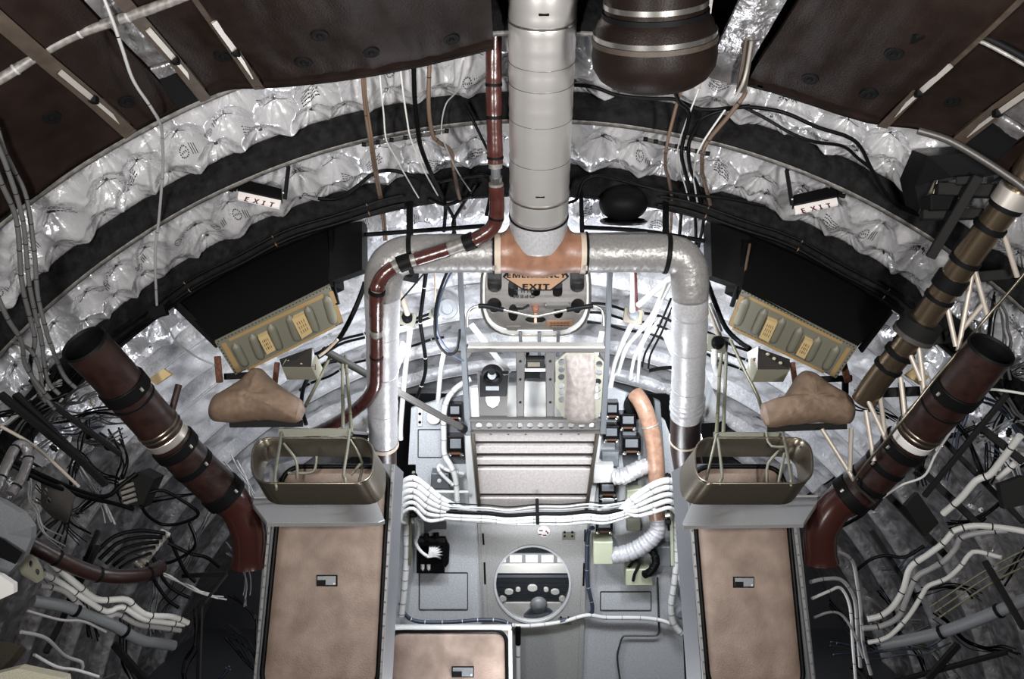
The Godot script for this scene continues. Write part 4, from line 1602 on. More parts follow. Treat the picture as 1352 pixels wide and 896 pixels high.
	plate_box("mounting_plate", b, pts2("588,528/616,520/616,612/590,612"), 0.0, 0.012, M.blue_grey, "blue grey mounting plate under the two relays left of the louvred panel", "plate")
	var bx := plate_box("junction_box", b, pts2("569.5,625/592,625/593,645/568.5,645"), 0.0, 0.09, M.blue_grey, "blue grey junction box with a white button, left of the louvred panel", "box")
	m = MB.new()
	m.lathe(b.over(580, 634, 0.09), b.n, [[0.0, 0.014], [0.006, 0.014], [0.008, 0.0]], 16)
	part(bx, "button", m, M.white_paint)
	m = MB.new()
	m.bar(b.over(566, 648.5, 0.1), b.over(619, 649, 0.1), 0.018, 0.018, Vector3.BACK, 0.004)
	solo("white_rod", m, M.white_paint, "short white rod below the blue grey junction box", "rod")
	plate_box("white_strip", b, pts2("612,576/621,571/630,668/620,672"), 0.0, 0.05, M.white_paint, "narrow white strip beside the left edge of the louvred panel", "strip")
	cable("harness", smooth(PackedVector3Array([b.over(622, 500, 0.05), b.over(605, 510, 0.06), b.over(592, 524, 0.07), b.over(586, 545, 0.08), b.over(586, 580, 0.08), b.over(587, 600, 0.08), b.over(596, 616, 0.1), b.over(602, 635, 0.1), b.over(604, 668, 0.1)])), 0.02, M.white_wire, "thick white wire bundle running down past the two relays left of the gantry", "cable", "", 9, M.grey_wire)
	cable("harness", smooth(PackedVector3Array([b.over(612, 625, 0.06), b.over(590, 620, 0.1), b.over(580, 614, 0.1), b.over(580, 622, 0.12), b.over(598, 640, 0.12)])), 0.013, M.white_wire, "white wire loop over the junction box left of the louvred panel", "cable", "", 4, M.grey_wire)
	# connector comb and white cables at the left
	var comb := thing("cable_comb", "upright cable comb at the left edge of the bulkhead, holding white cables", "bracket", b.over(546, 690, 0.25))
	m = MB.new()
	m.bar(b.over(546, 622, 0.25), b.over(545, 690, 0.25), 0.02, 0.02, Vector3.BACK, 0.003)
	part(comb, "bar", m, M.olive)
	for q in 6:
		m = MB.new()
		m.lathe(b.over(546, 629 + q * 10, 0.27), Vector3(1, 0.2, 0.4), [[-0.02, 0.012], [-0.02, 0.02], [0.02, 0.02], [0.02, 0.012]], 12)
		part(comb, "clamp", m, M.black)
	for q in 6:
		var y := 631.0 + q * 8.0
		cable("white_cable", smooth(PackedVector3Array([b.over(532 + q * 0.5, y + 34 - q * 3.0, 0.2), b.over(529, y + 16, 0.25), b.over(533, y + 5, 0.27), b.over(546, y, 0.30), b.over(562, y + 10 + q, 0.27), b.over(580, y + 25 - q * 2, 0.24), b.over(604, 669 + q * 2.0, 0.18), b.over(628, 676 + q * 2.0, 0.15)])), [0.02, 0.022, 0.023, 0.019, 0.015, 0.013][q], M.white_wire, ["topmost white cable looped round the left cable comb", "second white cable from the top on the left cable comb", "third white cable on the left cable comb", "fourth white cable on the left cable comb", "fifth white cable on the left cable comb", "lowest thin white cable on the left cable comb"][q], "cable", "white cables on the left cable comb", 7, M.grey_wire)
	# bundles across the middle
	var cross := [[664, 662, 0.004, "black"], [668, 665, 0.006, "white_wire"], [671, 669, 0.005, "grey_wire"], [675, 674.5, 0.012, "black_rubber"], [680, 679, 0.014, "white_wire"], [684, 683, 0.015, "white_wire"], [686, 688, 0.010, "white_wire"]]
	var lab := ["topmost thin dark cable", "thin white cable under the topmost one", "thin grey cable above the thick black one", "thick black cable", "white laced bundle just under the thick black cable", "fat white laced bundle above the door", "lowest white laced bundle"]
	for q in cross.size():
		var y0: float = cross[q][0]
		var y1: float = cross[q][1]
		cable("harness", smooth(PackedVector3Array([b.over(548, y0 - 4, 0.2), b.over(580, y0 - 1, 0.22), b.over(620, y0 + 1.5, 0.24), b.over(645, y0 + 2.5, 0.25), b.over(672, y0 + 5, 0.25), b.over(710, y1 + 3.5, 0.25), b.over(745, y1 + 3.5, 0.25), b.over(775, y1 + 0.5, 0.25), b.over(800, y1 + 2, 0.25), b.over(835, y1 - 3 - q, 0.24), b.over(880, y1 - 8 - q * 3, 0.2)])), cross[q][2], M[cross[q][3]], "%s crossing between louvred panel and door" % lab[q], "cable", "cables crossing above the door", 14 if q > 3 else 0, M.grey_wire)
	m = MB.new()
	m.bar(b.over(709, 658, 0.27), b.over(710, 692, 0.27), 0.022, 0.016, Vector3.BACK, 0.003)
	solo("cable_clip", m, M.black, "upright clip holding the cables above the door", "clip")
	cable("harness", smooth(PackedVector3Array([b.over(528, 796, 0.06), b.over(536, 812, 0.07), b.over(552, 820, 0.06), b.over(590, 821, 0.05), b.over(635, 818, 0.05), b.over(660, 819, 0.06), b.over(676, 825, 0.06)])), 0.014, M.blue_wire, "blue wire bundle sagging under the left access panel", "cable", "", 8, M.white_wire)
	cable("harness", smooth(PackedVector3Array([b.over(676, 825, 0.06), b.over(700, 826, 0.06), b.over(740, 821, 0.06), b.over(775, 812, 0.06), b.over(800, 815, 0.06), b.over(855, 816, 0.06), b.over(885, 823, 0.08), b.over(900, 838, 0.08)])), 0.015, M.white_wire, "white wire bundle running from under the round window to the right", "cable", "", 12, M.grey_wire)
	cable("harness", smooth(PackedVector3Array([b.over(783, 696, 0.1), b.over(776, 706, 0.06), b.over(775, 760, 0.05), b.over(779, 785, 0.05), b.over(782, 800, 0.05), b.over(780, 810, 0.05), b.over(766, 814, 0.05), b.over(740, 820, 0.06)])), 0.015, M.blue_wire, "dark blue wire bundle dropping right of the door", "cable", "", 7, M.grey_wire)
	# left upright harness and connector
	cable("harness", smooth(PackedVector3Array([b.over(538, 640, 0.2), b.over(536, 690, 0.14), b.over(537, 730, 0.1), b.over(535, 760, 0.1), b.over(533, 785, 0.1), b.over(530, 812, 0.1)])), 0.024, M.white_wire, "white laced bundle down the left edge of the bulkhead", "cable", "", 12, M.grey_wire)
	cable("harness", smooth(PackedVector3Array([b.over(541, 676, 0.16), b.over(551, 690, 0.13), b.over(552, 705, 0.12), b.over(549, 716, 0.1), b.over(556, 728, 0.1), b.over(566, 735, 0.1)])), 0.012, M.white_wire, "white bundle curling into the black connector block", "cable", "", 5, M.grey_wire)
	m = MB.new()
	m.bar(b.over(543.5, 650, 0.16), b.over(541, 746, 0.12), 0.018, 0.014, Vector3.BACK, 0.003)
	solo("yellow_rod", m, M.olive_rod, "yellow green rod down the left edge of the bulkhead", "rod")
	var cb := thing("connector_block", "open black connector block with a fan of white wires, above the left access panel", "connector", b.over(572, 752))
	m = MB.new()
	slab(m, b, z2("290,265/495,265/510,305/525,330/520,450/490,490/290,490", 500, 660), 0.0, 0.03)
	part(cb, "base", m, M.black)
	m = MB.new()
	slab(m, b, z2("290,265/495,265/495,490/290,490", 500, 660), 0.03, 0.09, [z2("305,290/480,290/480,470/305,470", 500, 660)])
	part(cb, "rim", m, M.black_gloss)
	for q in [[563, 707], [576, 706]]:
		m = MB.new()
		m.lathe(b.over(q[0], q[1], 0.06), Vector3.UP, [[-0.02, 0.02], [0.015, 0.02], [0.02, 0.0]], 14)
		part(cb, "bolt", m, M.black)
	for q in [[558, 747], [566, 747]]:
		m = MB.new()
		m.lathe(b.over(q[0], q[1] + 1, 0.06), Vector3.UP, [[-0.03, 0.0], [-0.03, 0.014], [0.015, 0.014]], 12)
		part(cb, "pin", m, M.bright_metal)
	for q in 8:
		var an := lerpf(-2.0, 0.7, q / 7.0)
		m = MB.new()
		var e := Vector2(572 + cos(an) * 12.5, 729 + sin(an) * 12)
		m.tube(smooth(PackedVector3Array([b.over(566, 735, 0.1), b.over(lerpf(569, e.x, 0.5), lerpf(731, e.y, 0.5), 0.09), b.over(e.x, e.y, 0.035)])), 0.008, 7)
		part(cb, "white_wire", m, M.white_wire)
	plate_box("clear_tray", b, z2("345,130/495,120/500,215/405,215/345,250", 500, 660), 0.0, 0.03, M.blue_grey, "small blue grey plate above the black connector block", "plate")
	plate_box("stop_block", b, pts2("561,799/572,799/572,812/561,812"), 0.0, 0.001, M.grey_paint, "faint grey blanking plate at the lower left of the bulkhead", "plate")
	# rod under the door
	cable("black_rod", PackedVector3Array([b.over(684, 826, 0.07), b.over(684, 850, 0.07)]), 0.02, M.black, "black upper end of the rod under the round window", "rod")
	cable("white_rod", smooth(PackedVector3Array([b.over(684, 850, 0.07), b.over(685, 930, 0.09)])), 0.017, M.white_paint, "white rod hanging below the round window", "rod", "", 2, M.steel, 12)
	# right side of the bulkhead
	relay(b, 800, 532, 817, 554, "topmost black relay block right of the gantry")
	relay(b, 819, 547, 840, 569, "black relay block nearest the top of the white hose, upper of two")
	relay(b, 797, 563, 818, 585, "black relay block touching the right gantry foot")
	relay(b, 822, 577, 846, 601, "black relay block left of the middle of the white hose, lower of two")
	relay(b, 791, 637, 814, 657, "black relay block just under the white terminal box right of the louvres")
	relay(b, 791, 658, 815, 676, "black relay block above the right end of the crossing cables")
	relay(b, 787, 684, 809, 706, "black relay block at the upper right corner of the door")
	plate_box("mounting_plate", b, pts2("812,560/842,568/842,640/826,640/822,600/812,600"), 0.0, 0.01, M.blue_grey, "blue grey mounting plate behind the lower relays right of the gantry", "plate")
	for q in [["795,597/817,597/817,616/795,616", "pale blank relay socket right of the louvred panel"], ["822,570/840,570/840,577/822,577", "small pale spacer between the two relays beside the white hose"]]:
		plate_box("relay_socket", b, pts2(q[0]), 0.0, 0.05, M.equip_grey, q[1], "socket")
	plate_box("white_terminal_box", b, pts2("784,614/810,614/810,637/784,638"), 0.0, 0.11, M.white_paint, "white terminal box right of the louvred panel with a foil hose", "box")
	plate_box("white_strip", b, pts2("786,574/794,578/784,674/776,670"), 0.0, 0.06, M.white_paint, "narrow white strip beside the right edge of the louvred panel", "strip")
	plate_box("upright_rail", b, pts2("864,528/872,532/880,640/872,640"), 0.0, 0.05, M.equip_grey, "grey upright rail right of the white hose", "rail")
	m = MB.new()
	m.tube(smooth(PackedVector3Array([b.over(811, 629, 0.1), b.over(824, 628, 0.12), b.over(842, 619, 0.12), b.over(862, 612, 0.1)]), 0.008), hose_r(0.055, 40), 20)
	solo("foil_hose", m, M.foil, "short crinkled foil hose joining the white terminal box to the big hose", "hose")
	var hs := smooth(PackedVector3Array([b.over(839, 520, 0.05), b.over(846, 530, 0.1), b.over(853, 545, 0.13), b.over(861, 572, 0.15), b.over(865, 600, 0.16), b.over(867, 632, 0.16), b.over(866, 668, 0.15), b.over(868, 684, 0.15)]), 0.02)
	m = MB.new()
	m.tube(hs, 0.056, 24)
	var ho := solo("brown_hose", m, M.hose_tan, "big shiny brown hose running down the right side of the bulkhead", "hose")
	m = MB.new()
	ring_at(m, hs, 14, 0.058, 0.006, 24)
	ring_at(m, hs, hs.size() - 6, 0.058, 0.02, 24)
	part(ho, "hose_band", m, M.bright_metal)
	m = MB.new()
	m.lathe(b.over(841, 534, 0.0), b.n, [[0.0, 0.09], [0.05, 0.085], [0.05, 0.0]], 24)
	part(ho, "dark_flange", m, M.black)
	hs = smooth(PackedVector3Array([b.over(869, 682, 0.15), b.over(869, 696, 0.15), b.over(862, 708, 0.15), b.over(848, 720, 0.14), b.over(830, 729, 0.12), b.over(808, 733, 0.1)]), 0.008)
	m = MB.new()
	m.tube(hs, hose_r(0.058, hs.size()), 22)
	solo("white_hose", m, M.white_wrap, "white quilted hose bending left into the pale green box", "hose")
	plate_box("green_box", b, pts2("784,716/809,716/809,745/784,745"), 0.0, 0.15, M.pale_green, "pale green box at the end of the white quilted hose, right of the door", "box")
	plate_box("green_box", b, pts2("827,752/860,752/862,773/827,773"), 0.0, 0.12, M.pale_green, "pale green box with a black hose, above the right access panel", "box")
	m = MB.new()
	m.tube(smooth(PackedVector3Array([b.over(851, 758, 0.13), b.over(859, 754, 0.16), b.over(866, 742, 0.15), b.over(862, 728, 0.12), b.over(852, 722, 0.06)]), 0.006), hose_r(0.028, 60), 14)
	solo("black_hose", m, M.black_rubber, "thick black ribbed hose curling onto the pale green box", "hose")
	cable("black_lead", smooth(PackedVector3Array([b.over(836, 766, 0.125), b.over(838, 757, 0.15), b.over(844, 744, 0.14), b.over(838, 740, 0.12), b.over(829, 750, 0.08)])), 0.011, M.black, "thin black looped lead over the pale green box")
	plate_box("grey_module", b, pts2("866,722/886,722/886,748/866,748"), 0.0, 0.08, M.equip_grey, "grey module right of the black ribbed hose", "box")
	plate_box("olive_block", b, pts2("828,685/846,685/846,701/828,701"), 0.0, 0.06, M.olive, "small olive block above the white quilted hose", "block")
	plate_box("olive_block", b, pts2("828,648/848,645/850,668/828,668"), 0.0, 0.08, M.pale_green, "pale green block left of the lower end of the brown hose", "block")
	cable("thin_conduit", smooth(PackedVector3Array([b.over(868, 762, 0.06), b.over(869, 790, 0.03), b.over(870, 826, 0.03), b.over(869, 836, 0.03), b.over(862, 839, 0.03), b.over(830, 839, 0.03), b.over(822, 841, 0.03), b.over(818, 852, 0.03), b.over(815, 868, 0.03), b.over(819, 900, 0.03)]), 0.015), 0.007, M.gantry, "thin grey conduit bent round the lower right of the bulkhead", "conduit", "", 3, M.black)
	m = MB.new()
	m.bar(b.over(886, 676, 0.12), b.over(888, 746, 0.12), 0.022, 0.014, Vector3.BACK, 0.003)
	solo("cream_rod", m, M.pale_green, "cream rod down the right edge of the bulkhead", "rod")
	comb = thing("cable_comb", "upright cable comb at the right edge of the bulkhead, holding white cables", "bracket", b.over(882, 690, 0.2))
	m = MB.new()
	m.bar(b.over(881, 624, 0.22), b.over(883, 700, 0.2), 0.016, 0.016, Vector3.BACK, 0.003)
	part(comb, "bar", m, M.black)
	for q in 7:
		m = MB.new()
		m.lathe(b.over(882, 629 + q * 10, 0.24), Vector3(1, 0.2, 0.4), [[-0.016, 0.01], [-0.016, 0.02], [0.016, 0.02], [0.016, 0.01]], 12)
		part(comb, "clamp", m, M.bright_metal if q % 2 else M.black)
	for q in 5:
		var y := 634.0 + q * 9.0
		cable("white_cable", smooth(PackedVector3Array([b.over(790, 686 - q * 3.0, 0.16), b.over(812, 676 - q * 2.0, 0.22), b.over(838, 656 + q * 6.0, 0.26), b.over(862, y + 6, 0.28), b.over(882, y, 0.28), b.over(892, y + 6, 0.22), b.over(897, y + 22, 0.16), b.over(893, y + 50, 0.12)])), [0.022, 0.02, 0.017, 0.018, 0.014][q], M.white_wire, ["topmost thick white cable from the right cable comb", "second white cable from the top on the right cable comb", "third white cable on the right cable comb", "fourth white cable on the right cable comb", "lowest white cable on the right cable comb"][q], "cable", "white cables on the right cable comb", 8, M.grey_wire)
	cable("harness", smooth(PackedVector3Array([b.over(893, 660, 0.12), b.over(893, 700, 0.1), b.over(893, 740, 0.1), b.over(890, 770, 0.1), b.over(886, 800, 0.1), b.over(889, 822, 0.1), b.over(899, 836, 0.1)])), 0.024, M.white_wire, "white laced bundle down the right edge of the bulkhead", "cable", "", 13, M.grey_wire)
	cable("harness", smooth(PackedVector3Array([b.over(893, 750, 0.1), b.over(897, 765, 0.1), b.over(902, 780, 0.08), b.over(903, 792, 0.05)])), 0.014, M.white_wire, "short white bundle branching off at the right edge of the bulkhead", "cable", "", 4, M.grey_wire)
	m = MB.new()
	m.lathe(b.over(899, 805, 0.06), b.n, [[0.0, 0.05], [0.04, 0.05], [0.05, 0.03], [0.05, 0.0]], 20)
	solo("round_plug", m, M.equip_grey, "round grey plug at the lower right edge of the bulkhead", "plug")

func hose_r(r: float, n: int) -> Array:
	var out := []
	for i in n:
		out.append(r * (1.0 + 0.05 * sin(i * 1.7) + 0.03 * sin(i * 0.9)))
	return out
# ---------------------------------------------------------------- cabinets with tan padded fronts, baskets and aprons
func latch(parent: Node3D, pl: Plane3, x0: float, y0: float, x1: float, y1: float, h: float) -> void:
	var m := MB.new()
	block(m, pl, rect2(x0, y0, x1, y1), h, h + 0.012, 0.003)
	var o := part(parent, "latch", m, M.black)
	m = MB.new()
	block(m, pl, rect2(x0 + 1.4, y0 + 1.6, x1 - 1.2, y1 - 1.6), h + 0.012, h + 0.016, 0.001)
	part(o, "latch_plate", m, M.equip_grey)
	m = MB.new()
	slab(m, pl, rect2(x0 + 1.4, y0 + (y1 - y0) * 0.45, x0 + (x1 - x0) * 0.46, y1 - 1.6), h + 0.016, h + 0.0175)
	part(o, "latch_pocket", m, M.black)
	m = MB.new()
	slab(m, pl, rect2(x1 - 4.5, y1 - 4.5, x1 - 2.2, y1 - 2.2), h + 0.016, h + 0.018)
	part(o, "latch_pin", m, M.white_paint)

func padded(root: Node3D, pl: Plane3, outline: PackedVector2Array, seal_px: float, open_top := false) -> void:
	var m := MB.new()
	pillow(m, pl, outline, 0.012, 0.022, 0.0)
	part(root, "tan_pad", m, M.tan_pad)
	var off := Geometry2D.offset_polygon(outline, seal_px, Geometry2D.JOIN_ROUND)
	var p := PackedVector3Array()
	var s := 0
	for i in off[0].size():
		if off[0][i].y < off[0][s].y or (off[0][i].y < off[0][s].y + 0.5 and off[0][i].x > off[0][s].x):
			s = i
	for i in off[0].size() + (0 if open_top else 1):
		var q: Vector2 = off[0][(s + i) % off[0].size()]
		p.append(pl.at(q.x, q.y, 0.012))
	m = MB.new()
	m.tube(p, 0.0115, 8)
	part(root, "rubber_seal", m, M.black_rubber)

func cabinets() -> void:
	var sides := [
		{"pl": "500,612,3.75/345,612,3.75/500,896,3.5", "body": "357,612/521,612/505,896/481,1322/303,1322/335,896", "pad": "377,619/511,619/496,910/348,910", "latch": [420, 758.5, 447, 773.5], "edge": ["517.5,614/521.5,614/505.5,896/501.5,896", "360.5,640/364.5,640/340,896/336,896"], "low": "340,935/503,935/483,1290/311,1290"},
		{"pl": "925,612,3.75/1050,612,3.75/925,896,3.5", "body": "904,612/1046,612/1077,896/1116,1322/954,1322/926,896", "pad": "914,619/1030,619/1058,910/938,910", "latch": [966, 761, 993, 775.5], "edge": ["904,614/908,614/931,896/927,896", "1039,640/1043.5,640/1074,896/1069.5,896"], "low": "938,935/1072,935/1108,1290/966,1290"}]
	for k in 2:
		var s: Dictionary = sides[k]
		var pl := plane(s.pl)
		var side: String = ["left", "right"][k]
		var root := thing("cabinet", "tall grey cabinet with a stained tan padded door, %s of the bulkhead" % side, "cabinet", pl.at([430, 990][k], 1300), "tan fronted cabinets")
		var m := MB.new()
		slab(m, pl, pts2(s.body), -0.32, 0.0)
		part(root, "body", m, M.blue_grey)
		padded(root, pl, round2(pts2(s.pad), 26, 8), 3.0)
		for e in s.edge:
			m = MB.new()
			block(m, pl, pts2(e), 0.0, 0.02, 0.002)
			part(root, "white_edge", m, M.apron)
		m = MB.new()
		for e in s.edge:
			var q := pts2(e)
			for j in 18:
				var a := (q[0] + q[1]) * 0.5
				var c := (q[2] + q[3]) * 0.5
				var r := a.lerp(c, (j + 0.5) / 18.0)
				m.lathe(pl.at(r.x, r.y, 0.02), pl.n, [[0.0, 0.005], [0.002, 0.004], [0.003, 0.0]], 8)
		stuff(root, "rivet", m, M.rail_grey)
		m = MB.new()
		block(m, pl, round2(pts2(s.low), 20), 0.0, 0.02)
		part(root, "lower_door", m, M.blue_grey)
		latch(root, pl, s.latch[0], s.latch[1], s.latch[2], s.latch[3], 0.022)
		# apron
		var ap := plane(["326,655,3.68/505,654,3.68/352,688,3.40", "917,655,3.68/1085,654,3.68/903,692,3.40"][k])
		m = MB.new()
		block(m, ap, pts2(["326,655.5/494,653.5/508,686/500,689/352,689.5", "917,655/1085,654/1061,691/903,693/901,690"][k]), -0.018, 0.0, 0.003)
		var a := solo("shelf_flap", m, M.apron, "pale grey sloping flap in front of the %s basket" % side, "flap", "sloping flaps under the baskets")
		m = MB.new()
		block(m, ap, pts2(["326,655/494,653/495,655.5/328,657.5", "917,654.5/1085,653.5/1083,656/916,657"][k]), 0.0, 0.003, 0.001)
		part(a, "bright_edge", m, M.white_paint)
		# basket: a band bent to a rounded rectangle
		var rim := round2(pts2(["333,578/494,578/492,638/332,638", "917,578/1071,578/1074,638/918,638"][k]), 26, 8)
		var ax := Vector3([0.042, -0.052][k], -0.088, -0.03)
		var rows := []
		for q in [[0.0, 0.0], [0.08, -0.004], [0.5, -0.004], [1.0, 0.0], [1.0, 0.006], [0.5, 0.004], [0.08, 0.004], [0.0, 0.003], [0.0, 0.0]]:
			var row := PackedVector3Array()
			var c := px([413, 995][k], 608, 3.45)
			for r in rim:
				var p := px(r.x, r.y, 3.65 - (r.y - 578) / 60.0 * 0.4)
				row.append(p + ax * q[0] + (p - c).normalized() * q[1])
			rows.append(row)
		m = MB.new()
		m.grid(rows, 1.0, true)
		root = thing("wire_basket", "beige banded basket with olive wire rods on the %s, above the tan cabinet" % side, "basket", px([413, 995][k], 655, 3.4), "banded baskets over the cabinets")
		part(root, "band", m, M.band)
		var lip := PackedVector3Array()
		for r in rim:
			lip.append(px(r.x, r.y, 3.65 - (r.y - 578) / 60.0 * 0.4))
		lip.append(lip[0])
		m = MB.new()
		m.tube(lip, 0.0055, 8)
		part(root, "rolled_rim", m, M.band)
		var rods: Array = [["371,571,3.68/369,590,3.55/364,620,3.35/363,636,3.26/365,642,3.24/365,656,3.33", "461,569,3.68/459,590,3.52/454,622,3.33/454,630,3.28/457,636,3.25/456,656,3.33", "374,585,3.62/391,608,3.6/392,632,3.6", "462,580,3.62/478,610,3.6/474,636,3.5", "380,624,3.6/408,624,3.62/416,618,3.63/418,602,3.64", "463,627,3.5/476,612,3.52"],
			["947,573,3.68/950,595,3.55/953,622,3.36/953,632,3.29/950,638,3.25/953,656,3.33", "946,574,3.66/940,600,3.58/932,636,3.5", "1033,568,3.68/1038,592,3.52/1044,626,3.33/1045,634,3.27/1044,640,3.25/1044,656,3.33", "1012,569,3.67/1014,583,3.64/1019,589,3.62/1038,590,3.55", "1032,592,3.6/1014,612,3.6/1013,637,3.58", "1036,598,3.58/1028,637,3.5"]][k]
		for r in rods:
			m = MB.new()
			m.tube(sp(r), 0.0065, 8)
			part(root, "wire_rod", m, M.wire_frame)
		m = MB.new()
		var fb := plane(["370,570,3.69/460,570,3.69/370,580,3.69", "945,572,3.69/1030,572,3.69/945,580,3.69"][k])
		var holes := []
		if k == 1:
			for j in 7:
				holes.append(rect2(956 + j * 8.0, 576.3, 961 + j * 8.0, 578.6, 0.8, 3))
		slab(m, fb, pts2(["368,566/462,566/464,575/368,575.5", "944,571/1032,571/1031,580/944,580"][k]), -0.03, 0.006, holes)
		part(root, "back_flange", m, M.wire_frame)
	var cp := plane("515,830,4.70/670,830,4.70/515,900,4.62")
	var low := thing("low_cabinet", "low cabinet with tan padded front and white frame, bottom edge left of door", "cabinet", cp.at(593, 1070))
	var mm := MB.new()
	slab(mm, cp, pts2("511.5,827.5/675,827.5/680,1083/505,1083"), -0.3, 0.0)
	part(low, "body", mm, M.white_paint)
	padded(low, cp, round2(pts2("519,835/666,835/668,960/514,960"), 14, 6), 2.6)
	mm = MB.new()
	block(mm, cp, pts2("511,826.5/675.5,826.5/675,831.5/512,831.5"), 0.0, 0.02, 0.003)
	part(low, "white_frame", mm, M.white_paint)
	mm = MB.new()
	block(mm, cp, pts2("671,832/676,832/678,1060/673,1060"), 0.0, 0.02, 0.003)
	part(low, "white_frame", mm, M.white_paint)
	latch(low, cp, 597, 878.5, 626, 893, 0.022)


# ---------------------------------------------------------------- stowage boxes, junction boxes, cloth hoods
func mix4(q: Array, u: float, v: float) -> Vector2:
	return (q[0] as Vector2).lerp(q[1], u).lerp((q[3] as Vector2).lerp(q[2], u), v)

func inflate(m: MB, pl: Plane3, o: PackedVector2Array, c: Vector2, front: float, back: float, waves := 0.0) -> void:
	var rows := []
	var nk := 8
	for k in nk * 2 + 1:
		var t := 1.0 - absf(k - nk) / float(nk)
		var row := PackedVector3Array()
		var e := sqrt(maxf(1.0 - t * t, 0.0))
		var i := 0
		for q in o:
			var p := c.lerp(q, maxf(t, 0.001))
			var h := (front if k < nk else -back) * e
			row.append(pl.at(p.x, p.y, h + (fold.get_noise_2d(p.x * 0.06, p.y * 0.06) + 0.5 * sin(atan2(q.y - c.y, q.x - c.x) * 9.0) * t) * waves * e))
			i += 1
		rows.append(row)
	var s := 1.0
	if (rows[3][0] - rows[1][0]).cross(rows[2][1] - rows[2][0]).dot(pl.n) < 0:
		s = -1.0
	var k0 := m.v.size()
	m.grid(rows, s, true)
	for i in o.size():
		m.n[k0 + i] = pl.n
		m.n[m.n.size() - 1 - i] = -pl.n

func prism(m: MB, f: PackedVector3Array, back: Vector3) -> void:
	var c := Vector3.ZERO
	for q in f:
		c += q
	c /= f.size()
	for i in f.size():
		var a := f[i]
		var b := f[(i + 1) % f.size()]
		m.flat(c, a, b, -back)
		m.flat(c + back, a + back, b + back, back)
		m.quad(a, b, b + back, a + back, (a + b) * 0.5 - c)

